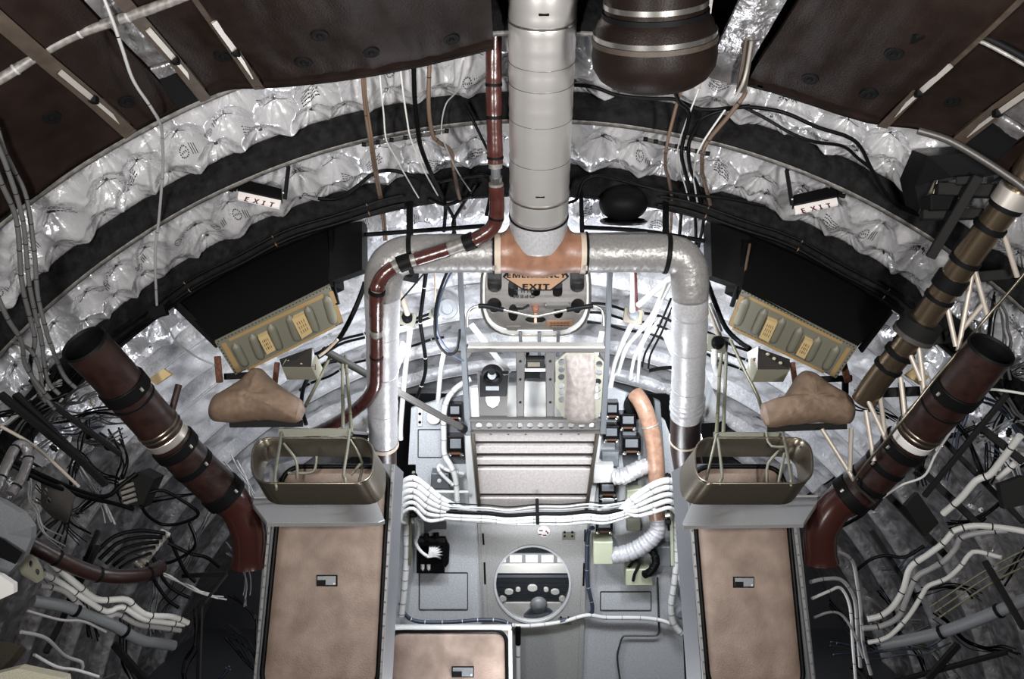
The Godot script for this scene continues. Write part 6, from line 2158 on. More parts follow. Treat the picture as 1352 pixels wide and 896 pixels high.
# ---------------------------------------------------------------- exit signs and the cables one can follow
func signs_and_cables() -> void:
	var set := [
		["left", "315,252,3.44/371,264.4,3.44/313.7,261.7,3.42", "308.8,240/326,240/326,243.5/329,241/372,251.4/372,264.6/315,252.4", "315,252.3/371,264.4/368.6,274/313.7,261.7", [[325.7, 263.0, "E"], [338, 265.8, "X"], [348, 268.0, "I"], [358.5, 270.2, "T"]], Vector2(56, 12.2), "371,217,3.44/381,219,3.42/379.5,240,3.42/376,263,3.42", "313,245,3.43/309,252,3.42", [305, 250]],
		["right", "1048.6,272,3.44/1104.8,260.4,3.44/1050.4,281.4,3.42", "1046.8,260/1092,249.5/1094,252/1096,248.6/1110,248/1110,256/1105.7,260.4/1046.8,272", "1048.6,272/1104.8,260.4/1106.6,269/1050.4,281.4", [[1060.6, 278.2, "E"], [1074, 275.4, "X"], [1083.5, 273.4, "I"], [1094, 271.4, "T"]], Vector2(56, -11.6), "1047,221,3.44/1038.5,224,3.42/1041,248,3.42/1046,271,3.42", "1106,246,3.43/1110,255,3.42", [1113, 258.5]]]
	for s in set:
		var pl := plane(s[1])
		var root := thing("exit_sign", "white EXIT sign with dark red letters on a black bracket, on the %s" % s[0], "sign", pl.at(s[4][1][0], s[4][1][1]), "exit signs on the silver blankets")
		var m := MB.new()
		slab(m, pl, pts2(s[2]), -0.02, 0.012)
		part(root, "bracket_bar", m, M.black)
		m = MB.new()
		slab(m, pl, pts2(s[3]), -0.012, 0.0)
		var plate := part(root, "sign_plate", m, M.sign_white)
		origin[plate] = Vector3.ZERO
		for l in s[4]:
			words(plate, "letter", l[2], 0.024, pl, l[0], l[1], s[5], M.red_ink, 0.0005, true, 1.1)
		m = MB.new()
		var p := pts(s[6])
		m.bar(p[0], p[1], 0.014, 0.008, Vector3.BACK)
		m.bar(p[1], p[3], 0.016, 0.010, Vector3.BACK, 0.002)
		part(root, "bracket_arm", m, M.black)
		m = MB.new()
		p = pts(s[7])
		m.bar(p[0] + Vector3(0, 0.05, -0.02), p[1], 0.016, 0.010, Vector3.BACK, 0.002)
		m.lathe(px(s[8][0], s[8][1], 3.42), Vector3(1, -0.2, 0), [[-0.02, 0.0], [-0.02, 0.006], [-0.008, 0.006], [-0.008, 0.010], [0.008, 0.010], [0.008, 0.0]], 12)
		part(root, "knob", m, M.black)
		m = MB.new()
		m.lathe(px(s[8][0] + (69 if s[0] == "left" else -67), s[8][1] + 4.5, 3.405), Vector3.BACK, [[0.0, 0.004], [0.003, 0.003], [0.003, 0.0]], 8)
		part(root, "screw", m, M.white_paint)
	# cables: [path, radius, material, label, ties]
	var list := [
		["477,70,3.02/478,96,3.05/480,125,3.12/483,152,3.19/489,190,3.28/495,229,3.50/499,251,3.70/504,276,3.95/507.5,317,4.10", 0.0062, "brown_wire", "left cable of the tan pair hanging at the left of the wide duct's end", 7],
		["480,70,3.02/481,96,3.05/483,125,3.12/486.5,152,3.19/492,190,3.28/498,229,3.50/502,251,3.70/507,276,3.95/510.5,317,4.10", 0.0055, "brown_wire", "right cable of the tan pair hanging at the left of the wide duct's end", 0],
		["499,70,3.04/503,116,3.1/506.7,152,3.20/510,184,3.28/523,209,3.40/534,229,3.52/545,248,3.70/557,268,3.9", 0.0032, "white_wire", "thin white cord, first right of the tan cable pair", 0],
		["527,70,3.04/531,112,3.1/537,155,3.20/542,182,3.28/553,209,3.40/562,229,3.52/572,247,3.70/582,264,3.9", 0.0035, "white_wire", "thin white cord, second right of the tan cable pair", 0],
		["545,60,3.02/546,84,3.05/548,137,3.16/553,181,3.27/557,198,3.36/568,226,3.50/580,250,3.72/588,272,3.92/586,305,4.05", 0.0095, "black_rubber", "thick black cable hanging left of the red pipe", 1],
		["568,60,3.02/567,84,3.05/566,141,3.16/571,177,3.27/579,187,3.32/595,199,3.42/599,222,3.52/606,258,3.78/613,275,3.95", 0.0085, "brown_wire", "tan cable bent at the clip bar left of the red pipe", 4],
		["612,80,3.05/604,118,3.2/589,137,3.28/583,165,3.28/586,187,3.30/604,226,3.50/621,252,3.74", 0.003, "grey_wire", "thin grey wire crossing the clip bar left of the red pipe", 0],
		["612,136,3.3/621,152,3.3/634,178,3.32/643,196,3.34/650,208,3.36", 0.006, "black_rubber", "short black cable slanting to the red pipe's upper joint", 0],
		["420,262,3.72/445,262,3.72/470,247,3.7/493,229,3.68/517,225,3.68/545,232,3.7/570,240,3.72/600,236,3.72/640,232,3.72/648,250,3.7/642,285,3.7", 0.0085, "black_rubber", "thick black cable arching along the second dark frame, left of the silver duct", 0],
		["750,268,3.72/762,262,3.7/770,240,3.68/790,232,3.68/815,237,3.7/850,246,3.72/900,256,3.72/960,262,3.73/1010,272,3.74", 0.007, "black_rubber", "black cable arching along the second dark frame, right of the silver duct", 0],
		["903,104,3.02/899,118,3.06/890,151,3.16/880,194,3.26/879,222,3.45/883,236,3.58/887,267,3.85/885,314,4.1", 0.0068, "brown_wire", "tan cable hanging below the banded stub, left of the white cord", 5],
		["924,110,3.04/920,124,3.08/898,184,3.24/895,214,3.38/905,247,3.70/914,283,3.92", 0.0032, "white_wire", "thin white cord below the banded stub", 0],
		["890,118,3.04/897,135,3.1/910,151,3.14/900,197,3.26/904,224,3.45/912,251,3.72/918,290,3.95/919,322,4.1", 0.008, "black_rubber", "black cable dropping from below the banded stub, the left one of two", 1],
		["990,140,3.1/961,144,3.12/928,156,3.14/912,182,3.22/909,199,3.28/912,224,3.45/923,251,3.72/929,289,3.95/922,326,4.1", 0.008, "black_rubber", "black cable curling over from the right and dropping, the right one of two", 1],
		["984,120,3.0/982,127,3.03/961,154,3.1/931,192,3.24/927,222,3.42/929,235,3.55/934,255,3.72/941,283,3.92", 0.0085, "brown_wire", "tan double cable slanting from the leaning strap", 6],
		["957,146,3.1/953,151,3.12/923,197,3.25/916,230,3.5/918,250,3.7/923,282,3.92", 0.004, "white_wire", "thin white cord beside the tan double cable on the right", 0],
		["757,112,3.22/785,115,3.2/817,126,3.2/863,130,3.18/890,131,3.16/915,141,3.14/936,145,3.13/979,141,3.12/1014,144,3.12/1042,151,3.12/1080,168,3.13/1118,180,3.14/1136,194,3.16/1151,224,3.22/1168,252,3.27/1191,274,3.31/1215,284,3.34", 0.0075, "black_rubber", "upper black cable running right over the first silver blanket to the black rack", 0],
		["980,140,3.13/1012,157,3.13/1045,176,3.14/1075,187,3.15/1113,193,3.17/1133,209,3.2/1153,226,3.23/1170,256,3.28/1190,276,3.32", 0.0065, "black_rubber", "lower black cable running right over the first silver blanket to the black rack", 2],
		["135,-8,2.35/149,28,2.39/161,63,2.45/176,106,2.55/199,141,2.68/211,162,2.80/214,178,2.9/215,222,3.1/210,287,3.3/205,335,3.42/207,401,3.6/209,408,3.62", 0.0055, "grey_wire", "long grey cord falling from the white rail to the small black clip on the left", 6],
		["212,414,3.62/219,424,3.66/231,448,3.75/258,470,3.9/285,482,4.0", 0.0045, "grey_wire", "thin grey cord below the small black clip on the left", 0],
		["-6,160,2.5/5,197,2.58/18,224,2.66/35,262,2.75/45,330,2.86/50,390,2.95/60,432,3.02/66,452,3.06/84,495,3.14/100,512,3.18", 0.008, "dull_grey_wire", "rightmost of the grey ropey cables down the left edge", 12],
		["-8,180,2.5/10,224,2.6/30,290,2.74/38,370,2.88/48,420,2.98/55,450,3.04/62,500,3.12/78,520,3.16", 0.008, "dull_grey_wire", "middle one of the grey ropey cables down the left edge", 12],
		["-14,200,2.5/2,242,2.6/22,292,2.74/29,373,2.88/40,420,2.98/46,450,3.03/40,490,3.1/60,530,3.18", 0.0085, "dull_grey_wire", "leftmost of the three long grey ropey cables down the left edge", 12],
		["-8,380,2.7/10,420,2.8/28,450,2.9/33,480,2.98/50,508,3.05/66,526,3.1", 0.008, "dull_grey_wire", "short grey ropey cable entering at the left edge", 6],
		["20,452,2.95/40,462,3.0/52,485,3.05/58,520,3.1/72,540,3.14", 0.007, "dull_grey_wire", "grey ropey cable ending at the bright clamps on the left", 5],
		["563,356,4.4/557,403,4.6/555,425,4.7/560,459,4.85/562,480,4.95/560,498,5.05/550,526,5.2", 0.0115, "black_rubber", "thick black cable hanging left of the gantry, with white ties", 4],
		["600,345,4.4/589,362,4.45/577,397,4.5/574,428,4.55/577,450,4.6/590,467,4.6/603,462,4.6/607,435,4.55", 0.008, "black", "black cable loop beside the left gantry post", 0],
		["604,350,4.42/592,366,4.47/580,399,4.52/577,432,4.57/584,452,4.6/600,470,4.62/612,476,4.66", 0.006, "blue_wire", "thin dark blue cable loop beside the left gantry post", 0],
		["563,357,4.35/540,384,4.3/509,419,4.2", 0.0048, "black", "thin black line slanting from the left wrapped duct", 0],
		["574,350,4.6/575,396,4.7/576,412,4.75", 0.006, "pale_band", "thin cream tube above the plates left of the gantry", 0],
		["526,384,4.6/533,400,4.7/538,414,4.8", 0.017, "pale_band", "short cream pipe entering the black grommet on the left", 0],
		["542,430,4.85/539,458,5.0/535,490,5.2/529,560,5.4/529,580,5.45", 0.017, "white_paint", "white pipe running down from the left grommet", 0],
		["586,466,4.95/582,490,5.1/578,530,5.35", 0.015, "white_paint", "white pipe below the pale plates left of the gantry", 0],
		["836,360,4.6/836,385,4.7/835,410,4.8", 0.018, "white_paint", "white pipe entering the pale grommet right of the gantry", 0],
		["839,360,4.58/840,385,4.66/841,409,4.75", 0.0075, "red_ink", "thin dark red cable beside the white pipe right of the gantry", 0],
		["884,368,4.4/862,386,4.55/843,402,4.7", 0.017, "white_paint", "white pipe slanting down to the pale grommet right of the gantry", 0],
		["835,426,4.85/822,452,5.0/812,480,5.15/806,510,5.25", 0.016, "white_paint", "white pipe below the pale grommet right of the gantry", 0],
		["880,370,4.4/875,383,4.5/863,412,4.7/844,438,4.85/827,459,5.0/816,492,5.15", 0.012, "white_wire", "left white cable of the fan right of the gantry", 0],
		["888,368,4.4/866,412,4.7/850,446,4.9/838,470,5.05/832,500,5.2", 0.011, "white_wire", "middle white cable of the fan right of the gantry", 0],
		["872,420,4.75/856,440,4.9/846,462,5.0/842,500,5.2", 0.010, "white_wire", "right white cable of the fan right of the gantry", 0],
		["886,394,4.55/875,420,4.7/866,440,4.85/852,466,5.0/848,484,5.1", 0.0065, "black", "left one of the black lead pair right of the gantry", 0],
		["890,400,4.55/880,424,4.7/872,442,4.85/859,468,5.0/856,486,5.1", 0.0065, "black", "right one of the black lead pair right of the gantry", 0],
		["858,489,5.1/872,486,5.05/886,485,5.0", 0.012, "black_rubber", "short thick black lead behind the right wrapped duct", 0],
		["933,397,4.0/942,421,4.1/951,446,4.2", 0.013, "pale_band", "pinkish rod right of the right wrapped duct", 0],
		["936,398,3.95/945,418,4.05/952,436,4.15", 0.009, "white_paint", "thin white rod right of the right wrapped duct", 0],
		["934,372,3.9/945,402,4.0/958,432,4.0/975,450,3.98/990,460,3.9", 0.012, "black_rubber", "black corrugated hose right of the right wrapped duct", 9],
		["943,460,4.2/944,480,4.22/948,495,4.24", 0.018, "white_paint", "white pipe stub below the right grommet plate", 0],
		["953,466,4.18/950,495,4.1/949,520,3.95/946,572,3.7", 0.0085, "olive_rod", "left olive rod dropping to the right basket", 2],
		["959,466,4.18/958,495,4.1/957,520,3.95/955,572,3.7", 0.0085, "wire_frame", "right olive rod dropping to the right basket", 0],
		["965,450,4.1/980,482,4.0/999,520,3.9/1006,540,3.8", 0.0085, "olive_rod", "olive rod slanting to the right cloth hood", 0],
		["452,478,4.15/452.5,520,3.95/453,570,3.7", 0.0085, "wire_frame", "left olive rod dropping to the left basket", 1],
		["456,470,4.2/459,505,4.05/462,541,3.85/464,572,3.7", 0.0085, "olive_rod", "right olive rod dropping to the left basket", 2],
		["436,470,4.1/420,503,3.95/403,536,3.75", 0.0085, "olive_rod", "olive rod slanting to the left cloth hood", 0],
		["482,372,3.9/478,385,3.9/464,418,3.9/446,449,3.95/425,468,4.0/412,474,4.0", 0.012, "black_rubber", "black hose curving from the red pipe to the left junction box", 5],
		["446,448,3.92/432,462,3.94/421,470,3.94", 0.007, "pale_band", "pale lower end of the hose at the left junction box", 0],
		["404,560,4.2/398,530,4.3/406,500,4.4/430,480,4.45/445,476,4.5", 0.011, "black_rubber", "black cable looping behind the left cloth hood", 0],
		["60,-6,2.4/64,8,2.42/78,30,2.46", 0.006, "grey_wire", "short grey cord at the top left corner", 0]]
	for q in list:
		var p := sp(q[0], 0.02)
		cable("cable" if not (q[2] in ["white_paint", "pale_band", "olive_rod", "wire_frame"]) else "thin_pipe", p, q[1], M[q[2]], q[3], "cable" if not (q[2] in ["white_paint", "pale_band", "olive_rod", "wire_frame"]) else "pipe", "", q[4], M.white_paint if q[3].ends_with("white ties") else M.black, 10)
	# clip bars
	for q in [["481,191,3.30/590,173,3.28", "yellow and black clip bar holding the hanging cables left of the red pipe"], ["852,184,3.30/934,203,3.28", "yellow and black clip bar holding the hanging cables right of the silver duct"]]:
		var p := pts(q[0])
		var m := MB.new()
		m.bar(p[0], p[1], 0.014, 0.012, Vector3.BACK, 0.002)
		var o := solo("clip_bar", m, M.gantry, q[1], "bar")
		for k in 7:
			m = MB.new()
			m.lathe(p[0].lerp(p[1], k / 6.0) + Vector3(0, 0, 0.004), Vector3(1, -0.1, 0), [[-0.008, 0.0], [-0.008, 0.009], [0.008, 0.009], [0.008, 0.0]], 10)
			part(o, "black_clip", m, M.black)
	var m := MB.new()
	m.box(px(209, 411, 3.62), Vector3(0.035, 0.01, 0), Vector3(-0.008, 0.025, 0), Vector3(0, 0, 0.02), 0.004)
	solo("small_clip", m, M.black, "small black clip block where the long grey cord ends on the left", "clip")
	m = MB.new()
	m.box(px(826, 110, 3.2), Vector3(0.03, 0, 0), Vector3(0, 0.03, 0), Vector3(0, 0, 0.02), 0.004)
	var bb := solo("black_module", m, M.black, "small black module with a pale label on the silver blanket under the banded stub", "module")
	m = MB.new()
	m.box(px(826, 110, 3.175), Vector3(0.012, 0, 0), Vector3(0, 0.018, 0), Vector3(0, 0, 0.002), 0.001)
	part(bb, "label_plate", m, M.cream_box)
	# grommet plates
	for q in [[538, 421, 4.84, 11, 0.030, "olive", "black", "olive grommet plate with a black sleeve left of the gantry"], [836, 417, 4.84, 12.5, 0.030, "band", "equip_grey", "pale grommet plate with a grey sleeve right of the gantry"], [947, 454, 4.2, 14, 0.032, "olive", "black_rubber", "olive grommet plate with a black sleeve right of the right wrapped duct"], [576, 414, 4.88, 9, 0.026, "pale_green", "equip_grey", "pale green grommet plate left of the gantry post"], [541, 362, 4.5, 12, 0.02, "rack", "black", "dark plate just under the left wrapped duct"]]:
		var o := thing("grommet_plate", q[7], "plate", px(q[0], q[1], q[2]))
		m = MB.new()
		var c := px(q[0], q[1], q[2])
		var w: float = q[3] * q[2] / F
		m.box(c, Vector3(w, -0.01, 0), Vector3(0.006, w * 0.8, 0), Vector3(0, 0, 0.006), 0.002)
		part(o, "plate", m, M[q[5]])
		m = MB.new()
		m.lathe(c, Vector3(0, 0.5, 1), [[0.0, q[4]], [0.03, q[4] * 1.05], [0.045, q[4] * 0.8], [0.045, 0.0]], 20)
		part(o, "sleeve", m, M[q[6]])
	for q in [[592, 408, 4.6, 0.055, "pale cable drum beside the left gantry post"]]:
		m = MB.new()
		m.lathe(px(q[0], q[1], q[2] + 0.1), Vector3.BACK, [[0.0, 0.05], [0.0, q[3]], [0.05, q[3]], [0.05, 0.03], [0.07, 0.03], [0.07, 0.0]], 24)
		solo("cable_drum", m, M.equip_grey, q[4], "drum")
	# dark cables lying along the deep frames behind the gantry
	n_arcs()

func n_arcs() -> void:
	var rows := [[5.05, -0.52, -0.16, "upper dark cable on the silver wall left of the gantry"], [5.10, -0.52, -0.16, "second dark cable on the silver wall left of the gantry"], [5.42, -0.52, -0.18, "lower dark cable on the silver wall left of the gantry"], [4.98, 0.13, 0.5, "upper dark cable on the silver wall right of the gantry"], [5.10, 0.13, 0.5, "second dark cable on the silver wall right of the gantry"], [5.24, 0.13, 0.5, "lower dark cable on the silver wall right of the gantry"]]
	for q in rows:
		var p := PackedVector3Array()
		for k in 25:
			p.append(shell_pt(lerpf(q[1], q[2], k / 24.0), q[0], RS - 0.115 + 0.008 * sin(k * 0.9)))
		cable("wall_cable", p, 0.0085, M.black_rubber, q[3], "cable", "", 5, M.white_paint)
	for q in [[3.80, -0.95, -0.2, 2.955, 0.010, "left thick black cable clipped under the second dark frame"], [3.775, -0.95, -0.2, 2.98, 0.007, "left thin black cable on the second dark frame"], [3.80, 0.2, 0.95, 2.955, 0.010, "right thick black cable clipped under the second dark frame"], [3.775, 0.2, 0.95, 2.98, 0.007, "right thin black cable on the second dark frame"]]:
		var p := PackedVector3Array()
		for k in 40:
			p.append(shell_pt(lerpf(q[1], q[2], k / 39.0), q[0], q[3] + 0.006 * sin(k * 0.7)))
		cable("frame_cable", p, q[4], M.black_rubber, q[5], "cable", "", 5, M.sign_tan)

# ---------------------------------------------------------------- cables on the lower side walls
func tangles() -> void:
	var list := [
		["1146,817,3.75/1164,812,3.74/1180,799,3.72/1193,777,3.70/1202,749,3.68/1225,732,3.64/1245,717,3.60/1257,703,3.58", 0.0135, "white_wire", "thick white cable climbing on the right wall, topmost of three", 4],
		["1258,701,3.58/1277,695,3.56/1299,694,3.54/1341,699,3.5/1370,706,3.46", 0.0135, "white_wire", "white cable running right from the black clamp on the right wall", 3],
		["1139,829,3.78/1164,826,3.77/1186,814,3.74/1197,790,3.72/1210,762,3.7/1228,751,3.68/1247,740,3.64/1262,723,3.62/1269,710,3.6/1295,703,3.57/1330,700,3.52", 0.0125, "grey_wire", "thick grey cable climbing on the right wall, middle of three", 6],
		["1146,848,3.78/1173,840,3.76/1199,814,3.74/1217,786,3.72/1226,773,3.7/1249,764,3.68/1267,749,3.65/1280,732,3.63/1291,728,3.61/1322,736,3.58", 0.0105, "white_wire", "white cable climbing on the right wall, lowest of three", 6],
		["1347,575,3.2/1322,608,3.3/1306,627,3.35/1289,634,3.38/1268,658,3.44/1245,678,3.5", 0.0145, "white_wire", "thick white cable slanting below the right brown pipe's open end", 3],
		["1352,600,3.3/1335,616,3.34/1318,632,3.38", 0.013, "white_wire", "short thick white cable at the right edge", 1],
		["1228,801,3.6/1299,754,3.5/1360,722,3.4", 0.004, "olive_rod", "top yellow line of three on the right wall", 4],
		["1234,808,3.6/1303,762,3.5/1360,733,3.4", 0.004, "olive_rod", "middle yellow line of three on the right wall", 4],
		["1240,815,3.6/1308,770,3.5/1360,744,3.4", 0.0045, "olive_rod", "bottom yellow line of three on the right wall", 4],
		["1100,700,3.7/1120,690,3.68/1140,678,3.64/1152,664,3.6/1165,655,3.58", 0.008, "black_rubber", "black cable looping right of the right brown elbow", 0],
		["1131,752,3.8/1150,738,3.76/1170,733,3.74/1195,735,3.72/1220,720,3.7", 0.008, "black_rubber", "black cable arching on the right wall to the thick white cables", 0],
		["1105,727,3.75/1125,740,3.78/1132,770,3.82/1136,800,3.86/1140,850,3.9/1150,890,3.92", 0.009, "grey_wire", "grey bundle falling beside the right cabinet, first strand", 4],
		["1070,768,3.7/1090,764,3.74/1112,766,3.78/1128,790,3.82/1132,830,3.86/1136,880,3.9", 0.009, "grey_wire", "grey bundle falling beside the right cabinet, second strand", 4],
		["1072,790,3.7/1095,780,3.74/1110,776,3.78/1122,800,3.82/1126,850,3.86/1130,900,3.9", 0.007, "white_wire", "pale strand falling beside the right cabinet", 3],
		["1075,815,3.7/1095,808,3.74/1112,812,3.78/1128,836,3.82/1140,868,3.86", 0.006, "grey_wire", "thin grey strand branching beside the right cabinet", 2],
		["1165,657,3.55/1190,640,3.5/1220,628,3.45/1235,600,3.4/1255,570,3.34/1290,520,3.2/1310,514,3.15/1355,520,3.05", 0.0052, "white_wire", "thin white line bent over the right wall below the brown pipe", 0],
		["68,743,3.0/100,770,3.1/129,791,3.2/166,791,3.28/180,803,3.32/196,812,3.36/227,814,3.44/248,822,3.5", 0.0125, "white_wire", "upper white cable waving along the lower left wall", 6],
		["58,758,3.0/83,771,3.08/113,791,3.16/141,807,3.24/161,801,3.28/187,816,3.34/214,821,3.42/243,824,3.5", 0.0115, "white_wire", "middle white cable waving along the lower left wall", 6],
		["53,773,3.0/86,781,3.08/118,810,3.18/141,815,3.24/156,811,3.28/182,824,3.34/209,828,3.42/238,832,3.5", 0.0105, "grey_wire", "lower grey cable waving along the lower left wall", 6],
		["126,730,3.7/151,708,3.76/184,700,3.82/218,704,3.88", 0.0095, "black_rubber", "largest black cable loop to the connector strip on the left wall", 0],
		["131,738,3.7/155,717,3.76/184,709,3.82/214,709,3.88", 0.0095, "black_rubber", "second black cable loop to the connector strip on the left wall", 0],
		["140,744,3.7/160,726,3.76/184,718,3.82/209,715,3.88", 0.009, "black_rubber", "third black cable loop to the connector strip on the left wall", 0],
		["150,746,3.7/166,734,3.76/186,726,3.82/204,722,3.88", 0.009, "black_rubber", "fourth black cable loop to the connector strip on the left wall", 0],
		["158,750,3.7/172,741,3.76/186,735,3.82/199,730,3.88", 0.008, "black_rubber", "smallest black cable loop to the connector strip on the left wall", 0],
		["224,710,3.9/235,735,3.92/245,755,3.94/258,768,3.96", 0.009, "black_rubber", "black cable dropping right of the connector strip, long one", 0],
		["222,716,3.9/250,730,3.92/272,735,3.94/290,748,3.96", 0.009, "black_rubber", "black cable running right from the connector strip", 0],
		["202,736,3.9/217,766,3.92/232,780,3.94/251,789,3.96", 0.0085, "black_rubber", "black cable dropping below the connector strip", 0],
		["192,742,3.9/206,770,3.92/222,792,3.94/236,802,3.96", 0.0085, "black_rubber", "black cable dropping lowest from the connector strip", 0],
		["250,690,3.8/258,720,3.88/230,740,3.9/205,745,3.9", 0.008, "black_rubber", "black cable curving back to the connector strip", 0],
		["-5,590,3.0/40,620,3.1/105,648,3.3/140,655,3.4/160,640,3.45/180,625,3.48", 0.010, "black_rubber", "upper black cable sweeping to the terminal block on the left", 0],
		["-5,600,3.0/50,632,3.1/110,655,3.3/150,664,3.42/176,672,3.48", 0.009, "black_rubber", "lower black cable sweeping to the terminal block on the left", 0],
		["198,650,3.5/215,647,3.52/240,660,3.56/262,678,3.6/240,690,3.62/215,692,3.62/195,680,3.56/186,666,3.5", 0.0075, "black_rubber", "black cable loop right of the terminal block on the left", 0],
		["0,562,2.9/40,585,3.0/70,610,3.1/104,642,3.2", 0.006, "strut", "pale thin rod slanting across the left wall", 0],
		["-5,646,2.7/15,600,2.8/28,585,2.85/38,600,2.85/30,628,2.8/14,652,2.75", 0.017, "foil_dark", "bright metal hose loop above the grey equipment box", 4],
		["36,806,2.9/80,818,3.0/110,820,3.06/140,834,3.12", 0.005, "grey_wire", "thin grey line over the slats at the lower left", 0],
		["28,834,2.7/60,842,2.8/85,865,2.9/108,874,2.95/108,884,2.95", 0.0065, "grey_wire", "grey line bent above the bottom left tray", 0],
		["45,864,2.5/75,880,2.6/100,884,2.68/130,893,2.75", 0.005, "white_wire", "thin white line above the bottom left tray", 0]]
	for q in list:
		cable("cable" if q[2] != "strut" else "thin_rod", sp(q[0], 0.02), q[1], M[q[2]], q[3], "cable", "", q[4], M.black, 10)
	for q in [["1165,851,3.85/1243,834,3.7/1319,806,3.5/1380,780,3.36", 0.026, "grey pipe with black clamps crossing the lower right wall", [0.36, 0.72]], ["43,793,3.0/88,801,3.1/120,814,3.18/151,826,3.26/184,844,3.36/205,848,3.42/229,852,3.5", 0.022, "grey pipe with black clamps crossing the lower left wall", [0.25, 0.6]]]:
		var p := sp(q[0], 0.02)
		var m := MB.new()
		m.tube(p, q[1], 18)
		var o := solo("grey_pipe", m, M.equip_grey, q[2], "pipe")
		for k in q[3]:
			m = MB.new()
			ring_at(m, p, int(p.size() * k), q[1] * 1.15, 0.008, 18)
			part(o, "clamp", m, M.black)
	# dark stringers and trays against the side walls
	var bars := [["1195,600,3.75/1300,700,3.6", 0.03, "long dark bar slanting down from the right brown pipe's white band"], ["1225,560,3.6/1352,690,3.4", 0.02, "thin dark bar slanting down to the right edge below the open pipe"], ["1160,640,3.85/1250,735,3.75", 0.03, "dark bar crossing behind the top of the thick white cables"], ["1150,700,3.95/1215,800,3.9", 0.025, "dark bar behind the lower run of the three climbing cables"], ["1290,560,3.35/1352,610,3.25", 0.03, "short dark bar at the right edge under the open pipe end"], ["1300,740,3.5/1352,830,3.4", 0.025, "dark bar crossing the yellow lines at the right edge"], ["1225,896,3.6/1265,850,3.55", 0.03, "short dark bar at the bottom under the grey pipe"], ["1150,672,3.6/1240,560,3.45", 0.022, "dark bar rising alongside the right brown pipe"], ["1220,655,3.4/1330,520,3.2", 0.02, "dark bar rising to the right edge beside the open pipe"],
		["20,520,3.2/140,640,3.5", 0.03, "longest dark bar slanting down under the grey ropey cables"], ["50,520,3.25/160,600,3.5", 0.02, "thin dark bar right of the longest slanting one on the left"], ["0,520,3.1/110,610,3.4", 0.03, "dark bar starting at the left edge under the ropey cables"], ["88,800,3.4/130,700,3.6", 0.02, "dark bar behind the low red pipe"], ["60,862,3.2/130,720,3.5", 0.02, "dark bar crossing behind the white waving cables"], ["150,850,3.6/210,920,3.5", 0.03, "dark bar at the bottom under the lower left grey pipe"], ["265,800,3.9/262,896,3.9", 0.02, "upright dark bar in the gap beside the left cabinet"], ["240,760,4.0/300,757,4.0", 0.02, "level dark bar in the gap beside the left cabinet"], ["270,795,3.95/300,757,4.0", 0.015, "short slanting dark brace in the gap beside the left cabinet"], ["1180,900,3.7/1330,860,3.5", 0.02, "long dark bar along the bottom right corner"]]
	for q in bars:
		var p := pts(q[0])
		var m := MB.new()
		m.bar(p[0], p[1], q[1], 0.02, Vector3.BACK, 0.003)
		solo("support_bar", m, M.rack, q[2], "bar", "dark bars among the cables")
	for q in [["1320,640,3.2/1352,628,3.15/1360,665,3.15/1326,672,3.2", "dark perforated plate at the right edge below the thick white cables"], ["1195,668,3.6/1212,650,3.6/1240,690,3.6/1222,708,3.6", "dark olive mounting plate among the cables on the right wall"]]:
		var m := MB.new()
		prism(m, pts(q[0]), Vector3(0, 0, -0.03))
		solo("dark_plate", m, M.rack, q[1], "plate")
	# dense wiring: loose wires wander over the side walls, joined to short bundles
	var r := RandomNumberGenerator.new()
	r.seed = 90210
	var marks := [[[120, 500, "under the open end of the left brown pipe"], [185, 650, "round the terminal block on the left wall"], [200, 735, "round the connector strip on the left wall"], [25, 610, "above the grey equipment box"], [295, 800, "in the dark gap beside the left cabinet"], [150, 850, "under the white waving cables, lower left"], [250, 560, "behind the left brown pipe"], [40, 520, "at the left edge below the grey ropey cables"]],
		[[1300, 540, "below the open end of the right brown pipe"], [1220, 610, "alongside the right brown pipe"], [1240, 700, "above the thick white cables on the right wall"], [1330, 640, "at the right edge near the perforated plate"], [1110, 790, "in the dark gap beside the right cabinet"], [1200, 870, "under the grey pipe, lower right"], [1310, 870, "in the lower right corner"], [1320, 760, "round the yellow lines on the right wall"], [1120, 690, "right of the right brown elbow"]]]
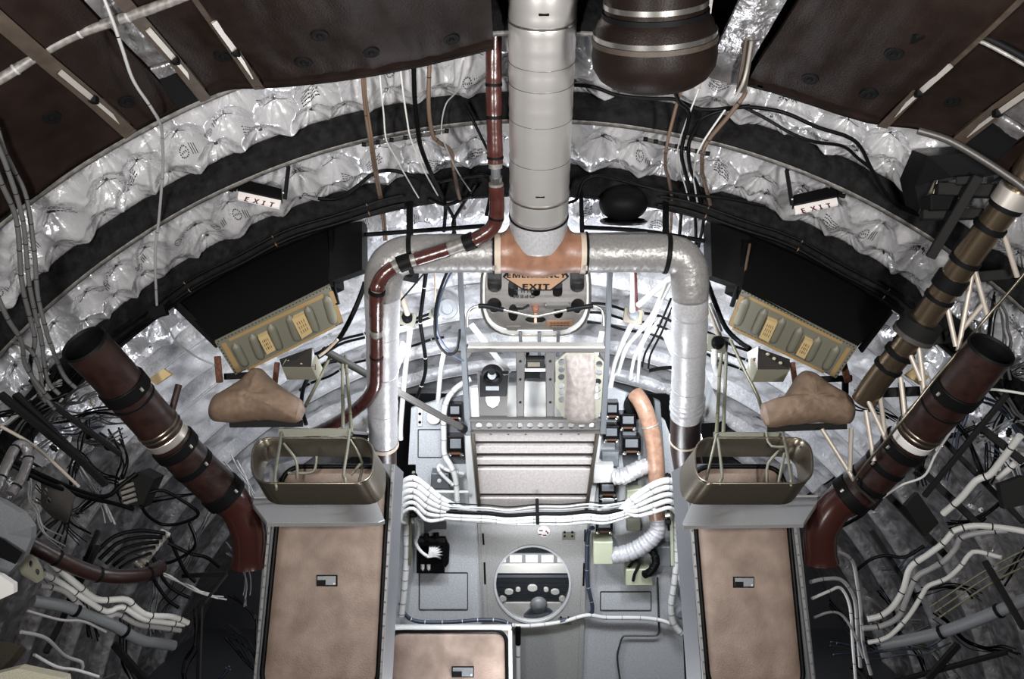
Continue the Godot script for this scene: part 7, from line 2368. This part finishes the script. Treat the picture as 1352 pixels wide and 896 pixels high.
	for side in 2:
		var name_side: String = ["left", "right"][side]
		for k in 37:
			var x := r.randf_range(-10, 330) if side == 0 else r.randf_range(1075, 1362)
			var y := r.randf_range(500, 900)
			if k % 3 == 0:
				x = r.randf_range(20, 170) if side == 0 else r.randf_range(1190, 1352)
				y = r.randf_range(490, 660)
			elif k % 5 == 1:
				x = r.randf_range(235, 320) if side == 0 else r.randf_range(1085, 1140)
				y = r.randf_range(770, 890)
			var far := minf(shell_depth(x, y, RS - 0.16), 4.5)
			var d := far - r.randf_range(0.03, 0.4)
			if d < 2.3:
				continue
			var kinds := ["grey", "grey", "white", "black", "black", "dark blue"]
			var tone: String = kinds[r.randi() % 6]
			var kind: String = {"grey": "dull_grey_wire", "white": "white_wire" if k % 2 else "grey_wire", "black": "black_rubber", "dark blue": "blue_wire"}[tone]
			var way := PackedVector3Array()
			var an := r.randf_range(-1.0, 0.1) if side == 1 else r.randf_range(PI - 0.1, PI + 1.0)
			if r.randf() < 0.35:
				an += PI / 2
			var sx := x
			var sy := y
			for j in r.randi_range(5, 8):
				way.append(Vector3(sx, sy, d))
				an += r.randf_range(-0.5, 0.5)
				var st := r.randf_range(14, 26)
				sx += cos(an) * st
				sy -= sin(an) * st
				d = clampf(minf(d + r.randf_range(-0.04, 0.04), minf(shell_depth(sx, sy, RS - 0.13), 4.6)), 2.3, 9.0)
			var mid := way[way.size() / 2]
			var best: Array = marks[side][0]
			for q in marks[side]:
				if Vector2(q[0], q[1]).distance_to(Vector2(mid.x, mid.y)) < Vector2(best[0], best[1]).distance_to(Vector2(mid.x, mid.y)):
					best = q
			for c in r.randi_range(3, 5):
				var p := PackedVector3Array()
				var off := Vector2(r.randf_range(-5, 5), r.randf_range(-5, 5))
				for j in way.size():
					var w := way[j]
					var ends := 1.0 + 1.6 * maxf(0.0, absf(j * 2.0 / (way.size() - 1) - 1.0) - 0.5)
					var q := Vector2(w.x, w.y) + off * ends + Vector2(r.randf_range(-1.5, 1.5), r.randf_range(-1.5, 1.5))
					if side == 0 and q.x > 338:
						q.x = 338
					if side == 1 and q.x < 1072:
						q.x = 1072
					p.append(px(q.x, q.y, w.z - c * 0.012))
				cable("loose_wire", smooth(p, 0.02), r.randf_range(0.0022, 0.0055), M[kind], "thin %s wire in the tangle %s" % [tone, best[2]], "wire", "%s wires %s" % [tone, best[2]], 0, null, 6)
		# bright clamps where bundles meet
		for k in 16:
			var x := r.randf_range(40, 160) if side == 0 else r.randf_range(1200, 1345)
			var y := r.randf_range(490, 640) if side == 0 else r.randf_range(530, 690)
			var d := minf(shell_depth(x, y, RS - 0.16), 4.5) - r.randf_range(0.1, 0.35)
			var m := MB.new()
			var ax := Vector3(r.randf_range(-1, 1), r.randf_range(-1, 1), r.randf_range(-0.4, 0.4)).normalized()
			m.lathe(px(x, y, d), ax, [[-0.02, 0.0], [-0.02, 0.008], [-0.008, 0.008], [-0.008, 0.012], [0.008, 0.012], [0.008, 0.008], [0.02, 0.008], [0.02, 0.0]], 10)
			solo("wire_connector", m, [M.bright_metal, M.white_paint, M.black][k % 3], "small %s wire connector in the tangle on the lower %s wall" % [["bright metal", "white", "black"][k % 3], name_side], "connector", "%s connectors on the %s wall" % [["bright", "white", "black"][k % 3], name_side])
